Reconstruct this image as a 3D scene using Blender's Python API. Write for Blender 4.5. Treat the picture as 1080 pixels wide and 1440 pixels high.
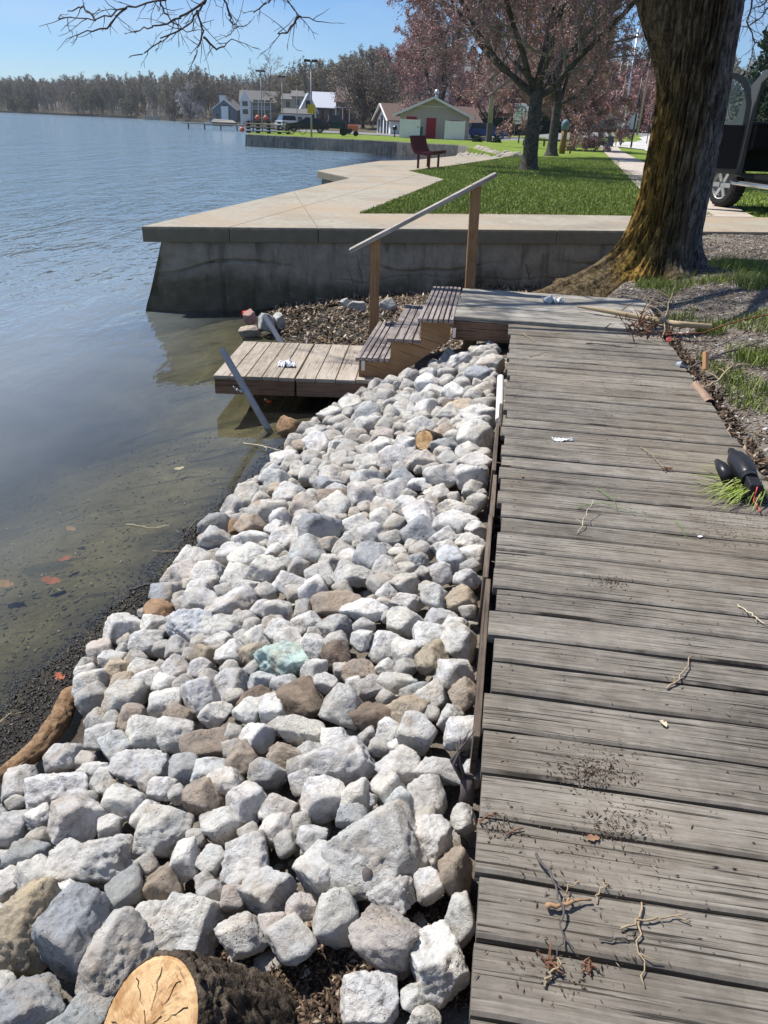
import bpy, bmesh, math, random
import numpy as np
from mathutils import Vector, Matrix, Euler, geometry
R = math.radians
sc = bpy.context.scene
for o in list(bpy.data.objects): bpy.data.objects.remove(o)
# ---------------------------------------------------------------- camera
CAM_H, PITCH, ROLL, FPX = 1.4, 26.8, 2.3, 1080.0
cd = bpy.data.cameras.new("Camera"); cam = bpy.data.objects.new("Camera", cd)
sc.collection.objects.link(cam)
CROT = Matrix.Rotation(R(90 - PITCH), 3, 'X') @ Matrix.Rotation(R(ROLL), 3, 'Z')
cam.matrix_world = Matrix.Translation((0, 0, CAM_H)) @ CROT.to_4x4()
cd.sensor_fit = 'VERTICAL'; cd.sensor_height = 36.0; cd.lens = 36.0 * FPX / 1440.0
cd.clip_start = 0.05; cd.clip_end = 5000
sc.camera = cam
# ---------------------------------------------------------------- light
SUN_EL, SUN_AZ = 56.0, -58.0           # azimuth clockwise from +Y (straight ahead)
tosun = Vector((math.sin(R(SUN_AZ)) * math.cos(R(SUN_EL)), math.cos(R(SUN_AZ)) * math.cos(R(SUN_EL)), math.sin(R(SUN_EL))))
sl = bpy.data.lights.new("sun", 'SUN'); sl.energy = 5.0; sl.angle = R(0.5); sl.color = (1.0, 0.965, 0.91)
so = bpy.data.objects.new("sun", sl); sc.collection.objects.link(so)
so.rotation_euler = tosun.to_track_quat('Z', 'Y').to_euler()
world = bpy.data.worlds.new("World"); sc.world = world; world.use_nodes = True
nt = world.node_tree; nt.nodes.clear()
wo = nt.nodes.new('ShaderNodeOutputWorld'); bg = nt.nodes.new('ShaderNodeBackground')
sky = nt.nodes.new('ShaderNodeTexSky'); sky.sky_type = 'NISHITA'; sky.sun_disc = False
sky.sun_elevation = R(SUN_EL); sky.sun_rotation = R(SUN_AZ); sky.altitude = 250; sky.air_density = 1.0; sky.dust_density = 0.1; sky.ozone_density = 5.0
geo = nt.nodes.new('ShaderNodeTexCoord'); mp = nt.nodes.new('ShaderNodeMapping'); mp.inputs['Scale'].default_value = (1.0, 1.6, 5.5); mp.inputs['Location'].default_value = (0.35, 0.1, 0.2)
no = nt.nodes.new('ShaderNodeTexNoise'); no.inputs['Scale'].default_value = 2.1; no.inputs['Detail'].default_value = 7; no.inputs['Distortion'].default_value = 0.5
cr = nt.nodes.new('ShaderNodeValToRGB'); cr.color_ramp.elements[0].position = 0.47; cr.color_ramp.elements[1].position = 0.72
mixc = nt.nodes.new('ShaderNodeMix'); mixc.data_type = 'RGBA'
nt.links.new(geo.outputs['Generated'], mp.inputs['Vector']); nt.links.new(mp.outputs[0], no.inputs['Vector']); nt.links.new(no.outputs['Fac'], cr.inputs[0])
ml = nt.nodes.new('ShaderNodeMath'); ml.operation = 'MULTIPLY'; ml.inputs[1].default_value = 0.75
sz = nt.nodes.new('ShaderNodeSeparateXYZ'); nt.links.new(geo.outputs['Generated'], sz.inputs[0]); zr = nt.nodes.new('ShaderNodeMapRange'); zr.inputs['From Min'].default_value = .12; zr.inputs['From Max'].default_value = .40; zr.inputs['To Min'].default_value = .25; zr.inputs['To Max'].default_value = 1.0; nt.links.new(sz.outputs['Z'], zr.inputs['Value']); m2 = nt.nodes.new('ShaderNodeMath'); m2.operation = 'MULTIPLY'; nt.links.new(cr.outputs[0], m2.inputs[0]); nt.links.new(zr.outputs[0], m2.inputs[1]); nt.links.new(m2.outputs[0], ml.inputs[0]); nt.links.new(ml.outputs[0], mixc.inputs[0])
tn = nt.nodes.new('ShaderNodeMix'); tn.data_type = 'RGBA'; tn.blend_type = 'MULTIPLY'; tn.inputs[0].default_value = 1; tn.inputs[7].default_value = (.70, .88, 1.12, 1); nt.links.new(sky.outputs[0], tn.inputs[6]); nt.links.new(tn.outputs[2], mixc.inputs[6]); mixc.inputs[7].default_value = (7.5, 7.9, 8.4, 1)
bg.inputs['Strength'].default_value = 0.082
nt.links.new(mixc.outputs[2], bg.inputs[0]); nt.links.new(bg.outputs[0], wo.inputs[0])
sc.view_settings.view_transform = 'Standard'; sc.view_settings.look = 'None'; sc.view_settings.gamma = 1; sc.view_settings.exposure = 0.4
sc.cycles.max_bounces = 8; sc.cycles.transparent_max_bounces = 12; sc.cycles.caustics_reflective = False; sc.cycles.caustics_refractive = False
# ---------------------------------------------------------------- helpers
rng = np.random.default_rng(7); rnd = random.Random(11)
WATER_Z = -0.75
TOP = 0.225
def ray(u, v): return CROT @ Vector((u - 540, 720 - v, -FPX))
def onz(u, v, z):
    d = ray(u, v); t = (z - CAM_H) / d.z; return Vector((0, 0, CAM_H)) + d * t
def ony(u, v, y):
    d = ray(u, v); return Vector((0, 0, CAM_H)) + d * (y / d.y)
def project(p):
    q = CROT.transposed() @ (Vector(p) - Vector((0, 0, CAM_H)))
    return 540 - FPX * q.x / q.z, 720 + FPX * q.y / q.z, -q.z
def onsurf(u, v, f, t0=0.5, t1=260.0, n=260):
    d = ray(u, v); d = d / d.y; o = Vector((0, 0, CAM_H)); pt = t0
    for i in range(1, n + 1):
        t = t0 * (t1 / t0) ** (i / n); p = o + d * t
        if p.z <= f(p.x, p.y):
            a, b = pt, t
            for _ in range(18):
                m = (a + b) / 2; q = o + d * m
                if q.z <= f(q.x, q.y): b = m
                else: a = m
            return o + d * b
        pt = t
    return o + d * t1
def link(o): sc.collection.objects.link(o); return o
def tag(o, label=None, cat=None, group=None, kind=None):
    if label: o['label'] = label
    if cat: o['category'] = cat
    if group: o['group'] = group
    if kind: o['kind'] = kind
    return o
def empty(name, loc, label, cat, rz=0.0, group=None):
    o = link(bpy.data.objects.new(name, None)); o.location = loc; o.rotation_euler = (0, 0, rz); o.empty_display_size = 0.1
    return tag(o, label, cat, group)
def mesh_from(name, V, Fs, mat=None, parent=None, smooth=False, uv=None, loc=None, rot=None):
    me = bpy.data.meshes.new(name)
    if isinstance(V, np.ndarray) and isinstance(Fs, np.ndarray):
        me.vertices.add(len(V)); me.vertices.foreach_set('co', V.astype(np.float32).ravel())
        n, k = Fs.shape; me.loops.add(n * k); me.polygons.add(n)
        me.loops.foreach_set('vertex_index', Fs.astype(np.int32).ravel())
        me.polygons.foreach_set('loop_start', np.arange(0, n * k, k, dtype=np.int32))
        try: me.polygons.foreach_set('loop_total', np.full(n, k, dtype=np.int32))
        except Exception: pass
        me.update(calc_edges=True)
    else:
        me.from_pydata([tuple(v) for v in V], [], [tuple(int(i) for i in f) for f in Fs])
    if uv is not None:
        l = me.uv_layers.new(name='UVMap'); l.data.foreach_set('uv', np.asarray(uv, dtype=np.float32).ravel())
    if smooth: me.polygons.foreach_set('use_smooth', np.ones(len(me.polygons), dtype=bool))
    me.update()
    mats = mat if isinstance(mat, (list, tuple)) else [mat]
    for m in mats:
        if m: me.materials.append(m)
    o = link(bpy.data.objects.new(name, me))
    if parent: o.parent = parent
    if loc is not None: o.location = loc
    if rot is not None: o.rotation_euler = rot
    return o
class MB:
    """collects shapes, becomes ONE mesh"""
    def __init__(s): s.v = []; s.f = []; s.uv = []; s.m = []
    def face(s, idx, uv=None, m=0):
        s.f.append(tuple(idx)); s.m.append(m)
        s.uv.extend(uv if uv else [(s.v[i][0], s.v[i][1]) for i in idx])
    def quad(s, a, b, c, d, m=0):
        i = len(s.v); s.v += [tuple(a), tuple(b), tuple(c), tuple(d)]
        s.face((i, i + 1, i + 2, i + 3), None, m); return s
    def box(s, x0, x1, y0, y1, z0, z1, m=0, M=None, grain=None):
        P = [(x, y, z) for z in (z0, z1) for y in (y0, y1) for x in (x0, x1)]
        return s.hexa([Vector(p) for p in P], m, M, grain)
    def hexa(s, P, m=0, M=None, grain=None):
        """8 corners ordered x fastest, then y, then z; grain = axis index that runs along the wood"""
        i = len(s.v); ou, ov = rnd.random() * 50, rnd.random() * 50
        ex = [(P[1] - P[0]).length, (P[2] - P[0]).length, (P[4] - P[0]).length]
        loc = [(x * ex[0], y * ex[1], z * ex[2]) for z in (0, 1) for y in (0, 1) for x in (0, 1)]
        g = grain if grain is not None else int(np.argmax(ex))
        for p in P: s.v.append(tuple(M @ p) if M is not None else tuple(p))
        for f in ((0, 2, 3, 1), (4, 5, 7, 6), (0, 1, 5, 4), (2, 6, 7, 3), (0, 4, 6, 2), (1, 3, 7, 5)):
            const = [a for a in range(3) if len({round(loc[k][a], 6) for k in f}) == 1 and ex[a] > 1e-6]
            const = const[0] if const else 2
            ax = [a for a in range(3) if a != const]
            if g in ax: au, av = g, [a for a in ax if a != g][0]
            else: au, av = ax
            s.face([i + k for k in f], [(loc[k][au] + ou, loc[k][av] + ov + const * .13) for k in f], m)
        return s
    def beam(s, a, b, w, h, up=(0, 0, 1), m=0):
        a, b = Vector(a), Vector(b); d = (b - a).normalized(); x = d.cross(Vector(up))
        if x.length < 1e-4: x = d.cross(Vector((0, 1, 0)))
        x.normalize(); z = x.cross(d)
        P = [p + x * (sx * w / 2) + z * (sz * h / 2) for sz in (-1, 1) for p in (a, b) for sx in (-1, 1)]
        return s.hexa(P, m)
    def tube(s, pts, rad, n=8, m=0, cap=True):
        pts = [Vector(p) for p in pts]
        if not isinstance(rad, (list, tuple)): rad = [rad] * len(pts)
        base = len(s.v); ref = None; L = 0
        for k, p in enumerate(pts):
            d = (pts[min(k + 1, len(pts) - 1)] - pts[max(k - 1, 0)])
            d = d.normalized() if d.length > 1e-9 else Vector((0, 0, 1))
            if ref is None: ref = d.orthogonal().normalized()
            ref = (ref - d * ref.dot(d)); ref = ref.normalized() if ref.length > 1e-6 else d.orthogonal().normalized()
            b2 = d.cross(ref)
            for j in range(n):
                a = 2 * math.pi * j / n
                s.v.append(tuple(p + (ref * math.cos(a) + b2 * math.sin(a)) * rad[k]))
        for k in range(len(pts) - 1):
            L2 = L + (pts[k + 1] - pts[k]).length
            for j in range(n):
                j2 = (j + 1) % n; c = 2 * math.pi * max(rad[k], 1e-4)
                s.face((base + k * n + j, base + k * n + j2, base + (k + 1) * n + j2, base + (k + 1) * n + j),
                       [(L, c * j / n), (L, c * (j + 1) / n), (L2, c * (j + 1) / n), (L2, c * j / n)], m)
            L = L2
        if cap:
            s.face([base + j for j in range(n)][::-1], None, m); s.face([base + (len(pts) - 1) * n + j for j in range(n)], None, m)
        return s
    def cyl(s, p, r, h, n=16, m=0, r2=None):
        p = Vector(p); return s.tube([p, p + Vector((0, 0, h))], [r, r if r2 is None else r2], n, m)
    def ball(s, c, r, n=8, m=0, sq=(1, 1, 1)):
        c = Vector(c); pts = []; rr = []
        for k in range(n + 1):
            a = -math.pi / 2 + math.pi * k / n
            pts.append(c + Vector((0, 0, math.sin(a) * r * sq[2]))); rr.append(max(1e-4, math.cos(a) * r * sq[0]))
        return s.tube(pts, rr, n * 2, m, cap=False)
    def prism(s, poly, z0, z1, m=0):
        i = len(s.v); n = len(poly)
        s.v += [(p[0], p[1], z0) for p in poly] + [(p[0], p[1], z1) for p in poly]
        s.face(list(range(i, i + n))[::-1], None, m); s.face(list(range(i + n, i + 2 * n)), None, m)
        for k in range(n):
            k2 = (k + 1) % n; s.face((i + k, i + k2, i + n + k2, i + n + k), None, m)
        return s
    def extr(s, prof, a, b, m=0):
        """profile in (y,z), extruded along x from a to b"""
        i = len(s.v); n = len(prof)
        s.v += [(a, p[0], p[1]) for p in prof] + [(b, p[0], p[1]) for p in prof]
        s.face(list(range(i, i + n)), None, m); s.face(list(range(i + n, i + 2 * n))[::-1], None, m)
        for k in range(n):
            k2 = (k + 1) % n; s.face((i + k2, i + k, i + n + k, i + n + k2), None, m)
        return s
    def build(s, name, mat, parent=None, smooth=False, bevel=0, loc=None, rot=None, auto=None):
        o = mesh_from(name, s.v, s.f, mat, parent, smooth, s.uv, loc, rot)
        if any(s.m): o.data.polygons.foreach_set('material_index', np.array(s.m, dtype=np.int32))
        if bevel:
            b = o.modifiers.new('bevel', 'BEVEL'); b.width = bevel; b.segments = 2; b.limit_method = 'ANGLE'; b.angle_limit = R(40)
        return o
# vectorised value noise -------------------------------------------------
_perm = np.random.default_rng(3).random(4096).astype(np.float64)
def vnoise(P):
    P = np.asarray(P, dtype=np.float64); I = np.floor(P).astype(np.int64); Fr = P - I; Fr = Fr * Fr * (3 - 2 * Fr); out = 0
    for dx in (0, 1):
        for dy in (0, 1):
            for dz in (0, 1):
                h = ((I[:, 0] + dx) * 73856093) ^ ((I[:, 1] + dy) * 19349663) ^ ((I[:, 2] + dz) * 83492791)
                w = (Fr[:, 0] if dx else 1 - Fr[:, 0]) * (Fr[:, 1] if dy else 1 - Fr[:, 1]) * (Fr[:, 2] if dz else 1 - Fr[:, 2])
                out = out + w * _perm[h & 4095]
    return out * 2 - 1
def fbm(P, oct=4, gain=.5):
    P = np.asarray(P, dtype=np.float64); a = 1.0; o = 0
    for k in range(oct): o = o + a * vnoise(P * (2 ** k) + 17.3 * k); a *= gain
    return o
def sm(t): t = min(1, max(0, t)); return t * t * (3 - 2 * t)
def npsm(t): t = np.clip(t, 0, 1); return t * t * (3 - 2 * t)
_ico = {}
def ico(n):
    if n not in _ico:
        bm = bmesh.new(); bmesh.ops.create_icosphere(bm, subdivisions=n, radius=1.0)
        V = np.array([v.co[:] for v in bm.verts]); V /= np.linalg.norm(V, axis=1)[:, None]
        Fs = np.array([[v.index for v in f.verts] for f in bm.faces]); bm.free(); _ico[n] = (V, Fs)
    return _ico[n]
# ---------------------------------------------------------------- materials
class NT:
    def __init__(s, name):
        s.m = bpy.data.materials.new(name); s.m.use_nodes = True; s.t = s.m.node_tree; s.t.nodes.clear()
        s.out = s.n('ShaderNodeOutputMaterial'); s.b = s.n('ShaderNodeBsdfPrincipled'); s.l(s.b.outputs[0], s.out.inputs[0])
    def n(s, t, **k):
        q = s.t.nodes.new(t)
        for a, b in k.items():
            if hasattr(q, a): setattr(q, a, b)
            else: q.inputs[a].default_value = b
        return q
    def l(s, a, b): s.t.links.new(a, b)
    def coord(s, kind='Object', scale=(1, 1, 1)):
        c = s.n('ShaderNodeTexCoord'); m = s.n('ShaderNodeMapping'); m.inputs['Scale'].default_value = scale
        s.l(c.outputs[kind], m.inputs[0]); return m.outputs[0]
    def pos(s, scale=(1, 1, 1)):
        c = s.n('ShaderNodeNewGeometry'); m = s.n('ShaderNodeMapping'); m.inputs['Scale'].default_value = scale
        s.l(c.outputs['Position'], m.inputs[0]); return m.outputs[0]
    def noise(s, vec, scale, detail=4, rough=.55, dist=0):
        q = s.n('ShaderNodeTexNoise'); q.inputs['Scale'].default_value = scale; q.inputs['Detail'].default_value = detail
        q.inputs['Roughness'].default_value = rough; q.inputs['Distortion'].default_value = dist; s.l(vec, q.inputs['Vector']); return q.outputs['Fac']
    def ramp(s, fac, stops):
        q = s.n('ShaderNodeValToRGB'); e = q.color_ramp.elements
        while len(e) < len(stops): e.new(0.5)
        for k, (p, c) in enumerate(stops):
            e[k].position = p; e[k].color = (c[0], c[1], c[2], 1) if isinstance(c, (tuple, list)) else (c, c, c, 1)
        s.l(fac, q.inputs[0]); return q.outputs[0]
    def mix(s, a, b, fac, mode='MIX'):
        q = s.n('ShaderNodeMix'); q.data_type = 'RGBA'; q.blend_type = mode
        for key, val in ((6, a), (7, b)):
            if isinstance(val, (tuple, list)): q.inputs[key].default_value = (val[0], val[1], val[2], 1)
            else: s.l(val, q.inputs[key])
        if isinstance(fac, (int, float)): q.inputs[0].default_value = fac
        else: s.l(fac, q.inputs[0])
        return q.outputs[2]
    def math(s, op, a, b=0.0):
        q = s.n('ShaderNodeMath'); q.operation = op
        for i, v in enumerate((a, b)):
            if isinstance(v, (int, float)): q.inputs[i].default_value = v
            else: s.l(v, q.inputs[i])
        return q.outputs[0]
    def bump(s, h, strength=.5, dist=.01, normal=None):
        q = s.n('ShaderNodeBump'); q.inputs['Strength'].default_value = strength; q.inputs['Distance'].default_value = dist
        s.l(h, q.inputs['Height'])
        if normal is not None: s.l(normal, q.inputs['Normal'])
        return q.outputs[0]
    def done(s, col=None, rough=.8, metal=0, normal=None, spec=.3, emit=None):
        if isinstance(col, (tuple, list)): s.b.inputs['Base Color'].default_value = (col[0], col[1], col[2], 1)
        elif col is not None: s.l(col, s.b.inputs['Base Color'])
        if isinstance(rough, (int, float)): s.b.inputs['Roughness'].default_value = rough
        else: s.l(rough, s.b.inputs['Roughness'])
        s.b.inputs['Metallic'].default_value = metal; s.b.inputs['Specular IOR Level'].default_value = spec
        if normal is not None: s.l(normal, s.b.inputs['Normal'])
        return s.m
def plain(name, col, rough=.7, metal=0, var=.25, scale=6, bump=.15, spec=.3):
    t = NT(name); p = t.pos(); n = t.noise(p, scale, 5)
    c = t.mix(tuple(x * (1 - var) for x in col), tuple(min(1, x * (1 + var)) for x in col), n)
    return t.done(c, rough, metal, t.bump(t.noise(p, scale * 8, 3), bump, .004), spec)
def wood_mat(name, dark, mid, light, green=(0, 0, 0), gamt=0, gs=1.0, bump=.6, stain=None, rough=.85):
    t = NT(name); c = t.n('ShaderNodeTexCoord')
    def m(sc_): q = t.n('ShaderNodeMapping'); q.inputs['Scale'].default_value = sc_; t.l(c.outputs['UV'], q.inputs[0]); return q.outputs[0]
    fine = t.noise(m((8 * gs, 170 * gs, 1)), 1.0, 6, .7)
    mid_ = t.noise(m((3.0 * gs, 30 * gs, 1)), 1.0, 6, .65, .8); blot = t.noise(t.pos((1, 1, 1)), 16, 6, .7)
    w = t.n('ShaderNodeTexWave'); w.wave_type = 'BANDS'; w.bands_direction = 'Y'; w.wave_profile = 'SAW'
    w.inputs['Scale'].default_value = 1.0; w.inputs['Distortion'].default_value = 7.0; w.inputs['Detail'].default_value = 3; w.inputs['Detail Scale'].default_value = .55
    t.l(m((1.0 * gs, 17 * gs, 1)), w.inputs['Vector'])
    big = t.noise(t.pos((1.3, 1.3, 1.3)), 1.7, 5, .6)
    g = t.math('ADD', t.math('MULTIPLY', fine, .42), t.math('MULTIPLY', mid_, .28)); g = t.math('ADD', g, t.math('MULTIPLY', blot, .24)); g = t.math('ADD', g, t.math('MULTIPLY', w.outputs['Fac'], .07))
    g2 = t.math('ADD', g, t.math('MULTIPLY', t.math('SUBTRACT', big, .5), .3)); g2 = t.math('ADD', g2, t.math('MULTIPLY', t.math('SUBTRACT', t.noise(m((.25, 2.2, 1)), 1.0, 2), .5), .36))
    col = t.ramp(g2, [(.35, dark), (.51, mid), (.69, light)])
    # dark open cracks along the grain
    ck = t.ramp(t.noise(m((2.0 * gs, 130 * gs, 1)), 1.0, 4, .6), [(.36, 0.0), (.42, 1.0)])
    col = t.mix(tuple(x * .35 for x in dark), col, ck)
    st = t.ramp(t.noise(t.pos((1, 1, 1)), 3.3, 6, .65, .5), [(.52, 0.0), (.75, 1.0)])
    if stain: col = t.mix(col, stain, t.math('MULTIPLY', st, .55))
    if gamt: col = t.mix(col, green, t.math('MULTIPLY', t.ramp(t.noise(t.pos((1, 1, 1)), .9, 4), [(.45, 0.0), (.7, 1.0)]), gamt))
    h = t.math('ADD', t.math('MULTIPLY', g, 1.0), t.math('MULTIPLY', ck, .35))
    return t.done(col, rough, 0, t.bump(h, bump, .006), .25)
M = {}
M['deck'] = wood_mat('weathered_boards', (.08, .069, .056), (.19, .168, .14), (.34, .31, .265), green=(.23, .185, .12), gamt=.4, stain=(.085, .07, .052), bump=1.0)
M['landing'] = wood_mat('pale_boards', (.16, .145, .12), (.32, .295, .25), (.46, .43, .375), gs=.8, bump=.8)
M['tread'] = wood_mat('grooved_treads', (.15, .125, .11), (.27, .23, .21), (.40, .355, .33), bump=.5)
M['dock'] = wood_mat('dock_boards', (.2, .165, .13), (.38, .325, .26), (.5, .44, .37), bump=.45)
M['timber'] = wood_mat('treated_timber', (.17, .09, .04), (.3, .175, .085), (.38, .235, .125), gs=.7, bump=.3)
M['rim'] = wood_mat('rim_timber', (.13, .075, .05), (.23, .14, .09), (.31, .2, .14), gs=.7, bump=.35)
M['railwood'] = wood_mat('rail_timber', (.22, .19, .16), (.38, .34, .3), (.52, .48, .43), bump=.3)
M['edging'] = wood_mat('edging_timber', (.06, .045, .035), (.13, .10, .075), (.25, .2, .16), bump=.5)
M['driftwood'] = wood_mat('driftwood', (.1, .06, .035), (.22, .14, .08), (.36, .25, .16), gs=.6, bump=1)
M['stick'] = wood_mat('peeled_stick', (.3, .22, .13), (.48, .38, .24), (.62, .52, .36), bump=.4)
M['pole'] = wood_mat('utility_pole_wood', (.2, .16, .12), (.34, .29, .23), (.45, .4, .33), gs=.5, bump=.3)
def rock_mat():
    t = NT('limestone'); oi = t.n('ShaderNodeObjectInfo'); base = oi.outputs['Color']; p = t.coord('Object')
    add = t.n('ShaderNodeVectorMath'); add.operation = 'ADD'; t.l(p, add.inputs[0]); t.l(oi.outputs['Location'], add.inputs[1]); v = add.outputs[0]
    big = t.noise(v, 9, 6, .6); fine = t.noise(v, 75, 8, .75); mot = t.noise(v, 22, 7, .7, .8)
    c = t.mix(base, t.mix(base, (.50, .48, .45), 1.0, 'MULTIPLY'), t.ramp(mot, [(.47, 0.0), (.66, 1.0)]))
    c = t.mix(c, t.mix(base, (1.22, 1.16, 1.06), 1.0, 'MULTIPLY'), t.ramp(big, [(.45, 0.0), (.65, .8)]))
    c = t.mix(c, (.40, .31, .22), t.math('MULTIPLY', t.ramp(t.noise(v, 5.3, 5, .65, 1), [(.50, 0.0), (.68, 1.0)]), .55))
    vo = t.n('ShaderNodeTexVoronoi'); vo.inputs['Scale'].default_value = 110; t.l(v, vo.inputs['Vector'])
    pit = t.ramp(vo.outputs['Distance'], [(.10, .35), (.30, 1.0)])
    pm = t.ramp(t.noise(v, 14, 2), [(.5, 1.0), (.6, 0.0)]); pit2 = t.math('MAXIMUM', pit, pm)
    c = t.mix(t.mix(c, (.35, .33, .30), 1.0, 'MULTIPLY'), c, pit2)
    w = t.n('ShaderNodeTexVoronoi'); w.feature = 'DISTANCE_TO_EDGE'; w.inputs['Scale'].default_value = 6; wv = t.n('ShaderNodeVectorMath'); wv.operation = 'ADD'; wn = t.n('ShaderNodeTexNoise'); wn.inputs['Scale'].default_value = 9; t.l(v, wn.inputs['Vector']); ws = t.n('ShaderNodeVectorMath'); ws.operation = 'SCALE'; ws.inputs['Scale'].default_value = .12; t.l(wn.outputs['Color'], ws.inputs[0]); t.l(v, wv.inputs[0]); t.l(ws.outputs[0], wv.inputs[1]); t.l(wv.outputs[0], w.inputs['Vector'])
    crk = t.math('MAXIMUM', t.ramp(w.outputs['Distance'], [(.0, 0.0), (.009, 1.0)]), t.ramp(t.noise(v, 8, 3), [(.36, 0.0), (.46, 1.0)])); c = t.mix(t.mix(c, (.62, .58, .53), 1.0, 'MULTIPLY'), c, crk)
    h = t.math('ADD', t.math('MULTIPLY', fine, .7), t.math('MULTIPLY', mot, .8)); h = t.math('ADD', h, t.math('MULTIPLY', pit2, .25)); h = t.math('ADD', h, t.math('MULTIPLY', crk, .12))
    return t.done(c, .92, 0, t.bump(h, 1.0, .014), .2)
M['rock'] = rock_mat()
TOP_Z = .225
def concrete(name, a, b, stain, sc_=1.0, vstreak=0, rust=None, bumpd=.006, edge=None):
    t = NT(name); p = t.pos(); n1 = t.noise(p, 1.1 * sc_, 6, .6); n2 = t.noise(p, 9 * sc_, 6, .7); n3 = t.noise(p, 70 * sc_, 4, .7)
    c = t.mix(a, b, t.ramp(n2, [(.35, 0.0), (.65, 1.0)])); c = t.mix(c, stain, t.math('MULTIPLY', t.ramp(n1, [(.45, 0.0), (.68, 1.0)]), .75))
    if vstreak:
        s_ = t.noise(t.pos((5, 5, .35)), 1.6, 5, .65); c = t.mix(c, tuple(x * .4 for x in stain), t.math('MULTIPLY', t.ramp(s_, [(.5, 0.0), (.68, 1.0)]), vstreak))
    if rust: c = t.mix(c, rust, t.math('MULTIPLY', t.ramp(t.noise(p, .55, 3, .5), [(.47, 0.0), (.66, 1.0)]), .8))
    c = t.mix(c, t.mix(c, (.72, .7, .68), 1.0, 'MULTIPLY'), t.ramp(n3, [(.5, 0.0), (.66, 1.0)]))
    if edge is not None:      # darker brown on the slab edges, below the top surface
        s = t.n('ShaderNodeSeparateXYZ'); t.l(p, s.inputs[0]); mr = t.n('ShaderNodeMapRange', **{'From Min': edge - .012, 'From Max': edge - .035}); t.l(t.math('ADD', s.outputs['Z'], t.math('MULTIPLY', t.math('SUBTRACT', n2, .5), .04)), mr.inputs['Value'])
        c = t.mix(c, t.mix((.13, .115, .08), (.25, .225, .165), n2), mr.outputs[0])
    return t.done(c, .9, 0, t.bump(t.math('ADD', n2, t.math('MULTIPLY', n3, .5)), .5, bumpd), .25)
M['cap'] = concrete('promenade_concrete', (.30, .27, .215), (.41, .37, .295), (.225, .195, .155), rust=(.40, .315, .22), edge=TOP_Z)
M['capedge'] = concrete('cap_concrete', (.32, .31, .29), (.43, .41, .38), (.2, .19, .17), 1.0, .6)
M['wall'] = concrete('seawall_concrete', (.24, .24, .235), (.33, .33, .32), (.15, .15, .145), 1.0, .55)
M['pathc'] = concrete('path_concrete', (.44, .38, .31), (.54, .48, .41), (.36, .28, .22))
M['roadc'] = concrete('pale_driveway', (.5, .49, .46), (.62, .6, .57), (.4, .39, .37))
M['farwall'] = concrete('far_seawall', (.22, .2, .17), (.32, .29, .25), (.1, .095, .085), .5, .9)
M['asphalt'] = concrete('asphalt', (.2, .2, .2), (.28, .28, .28), (.16, .16, .16))
# ================================================================ SETTING
SHORE = [(-6, -2.3), (0, -1.7), (1.2, -1.5), (2.0, -1.36), (2.5, -1.24), (3.0, -1.09), (3.9, -.94), (4.86, -.72), (5.56, -.62), (6.1, -.38), (6.6, -.45), (7.2, -.9), (7.8, -1.2), (9.1, -1.75), (12, -1.9)]
_sy = [a for a, b in SHORE]; _sx = [b for a, b in SHORE]
def rock_x(y): return np.interp(y, _sy, _sx)
def shore_x(y): return np.interp(y, _sy, _sx) - np.interp(y, [0, 2, 3, 5, 5.6, 6.2, 7], [.34, .30, .22, .15, .12, .05, 0])
DA = (.1406, .99)                       # the deck's long axis
def deck_lx(x, y): return (x - .07) * .99 - y * .1406
def near_h(x, y):
    x = np.asarray(x, float); y = np.asarray(y, float)
    xs = shore_x(y); lx = deck_lx(x, y); xl = .07 + y * .142
    t = np.maximum(xs - x, 0); bed = WATER_Z - .01 - np.minimum(1.5, .05 * t + .17 * t ** 1.25)
    f = np.clip((x - xs) / np.maximum(xl - xs, .2), 0, 1)
    rx = rock_x(y); f = np.clip((x - rx) / np.maximum(xl - rx, .2), 0, 1); a = np.where(x < xs, bed, np.where(x < rx, WATER_Z - .008 + .05 * (x - xs) / np.maximum(rx - xs, .02), WATER_Z + .042 + .47 * f ** .9))
    bank = -.05 + .24 * npsm((lx - 1.2) / 1.7)
    a = np.where(lx > 0, -.24 + .18 * npsm(lx / 1.1), a); a = np.where(lx > 1.12, np.maximum(a, bank - .005), a)
    f2 = np.clip((x - xs) / 2.6, 0, 1)
    b = np.where(x < xs, bed, WATER_Z - .01 + .24 * f2 ** .8)
    xb = np.interp(y, [7, 8, 9, 11], [2.0, 2.15, 2.5, 2.9])
    b = b + (-.05 + .22 * npsm((x - xb - .3) / 1.3) - b) * npsm((x - xb + .35) / .55)
    w = npsm((y - 6.7) / .8) * npsm((3.2 - lx) / .8)
    z = a * (1 - w) + b * w
    P = np.stack([x.ravel() * 2.3, y.ravel() * 2.3, np.zeros(x.size)], 1)
    n = fbm(P, 4).reshape(x.shape)
    return z + n * .018
NX = np.concatenate([np.linspace(-14, -5.1, 24), np.arange(-5, 4.0, .035), np.linspace(4.1, 14, 50)])
NY = np.concatenate([np.linspace(-4, .2, 20), np.arange(.3, 9.0, .035), np.linspace(9.05, 11.6, 50)])
gx, gy = np.meshgrid(NX, NY); gz = near_h(gx, gy)
wl = 9.65 + (gx + 2.96) * .256          # keep the ground behind the wall face out of sight
gz = np.where(gy > wl + .35, np.minimum(gz, .0), gz); gz = np.where((gx < 2.2) & (gy > wl + .3), -2.0, gz)
V = np.stack([gx.ravel(), gy.ravel(), gz.ravel()], 1); nx, ny = len(NX), len(NY)
ii = (np.arange(ny - 1)[:, None] * nx + np.arange(nx - 1)[None, :]).ravel()
Fq = np.stack([ii, ii + 1, ii + nx + 1, ii + nx], 1)
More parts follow.
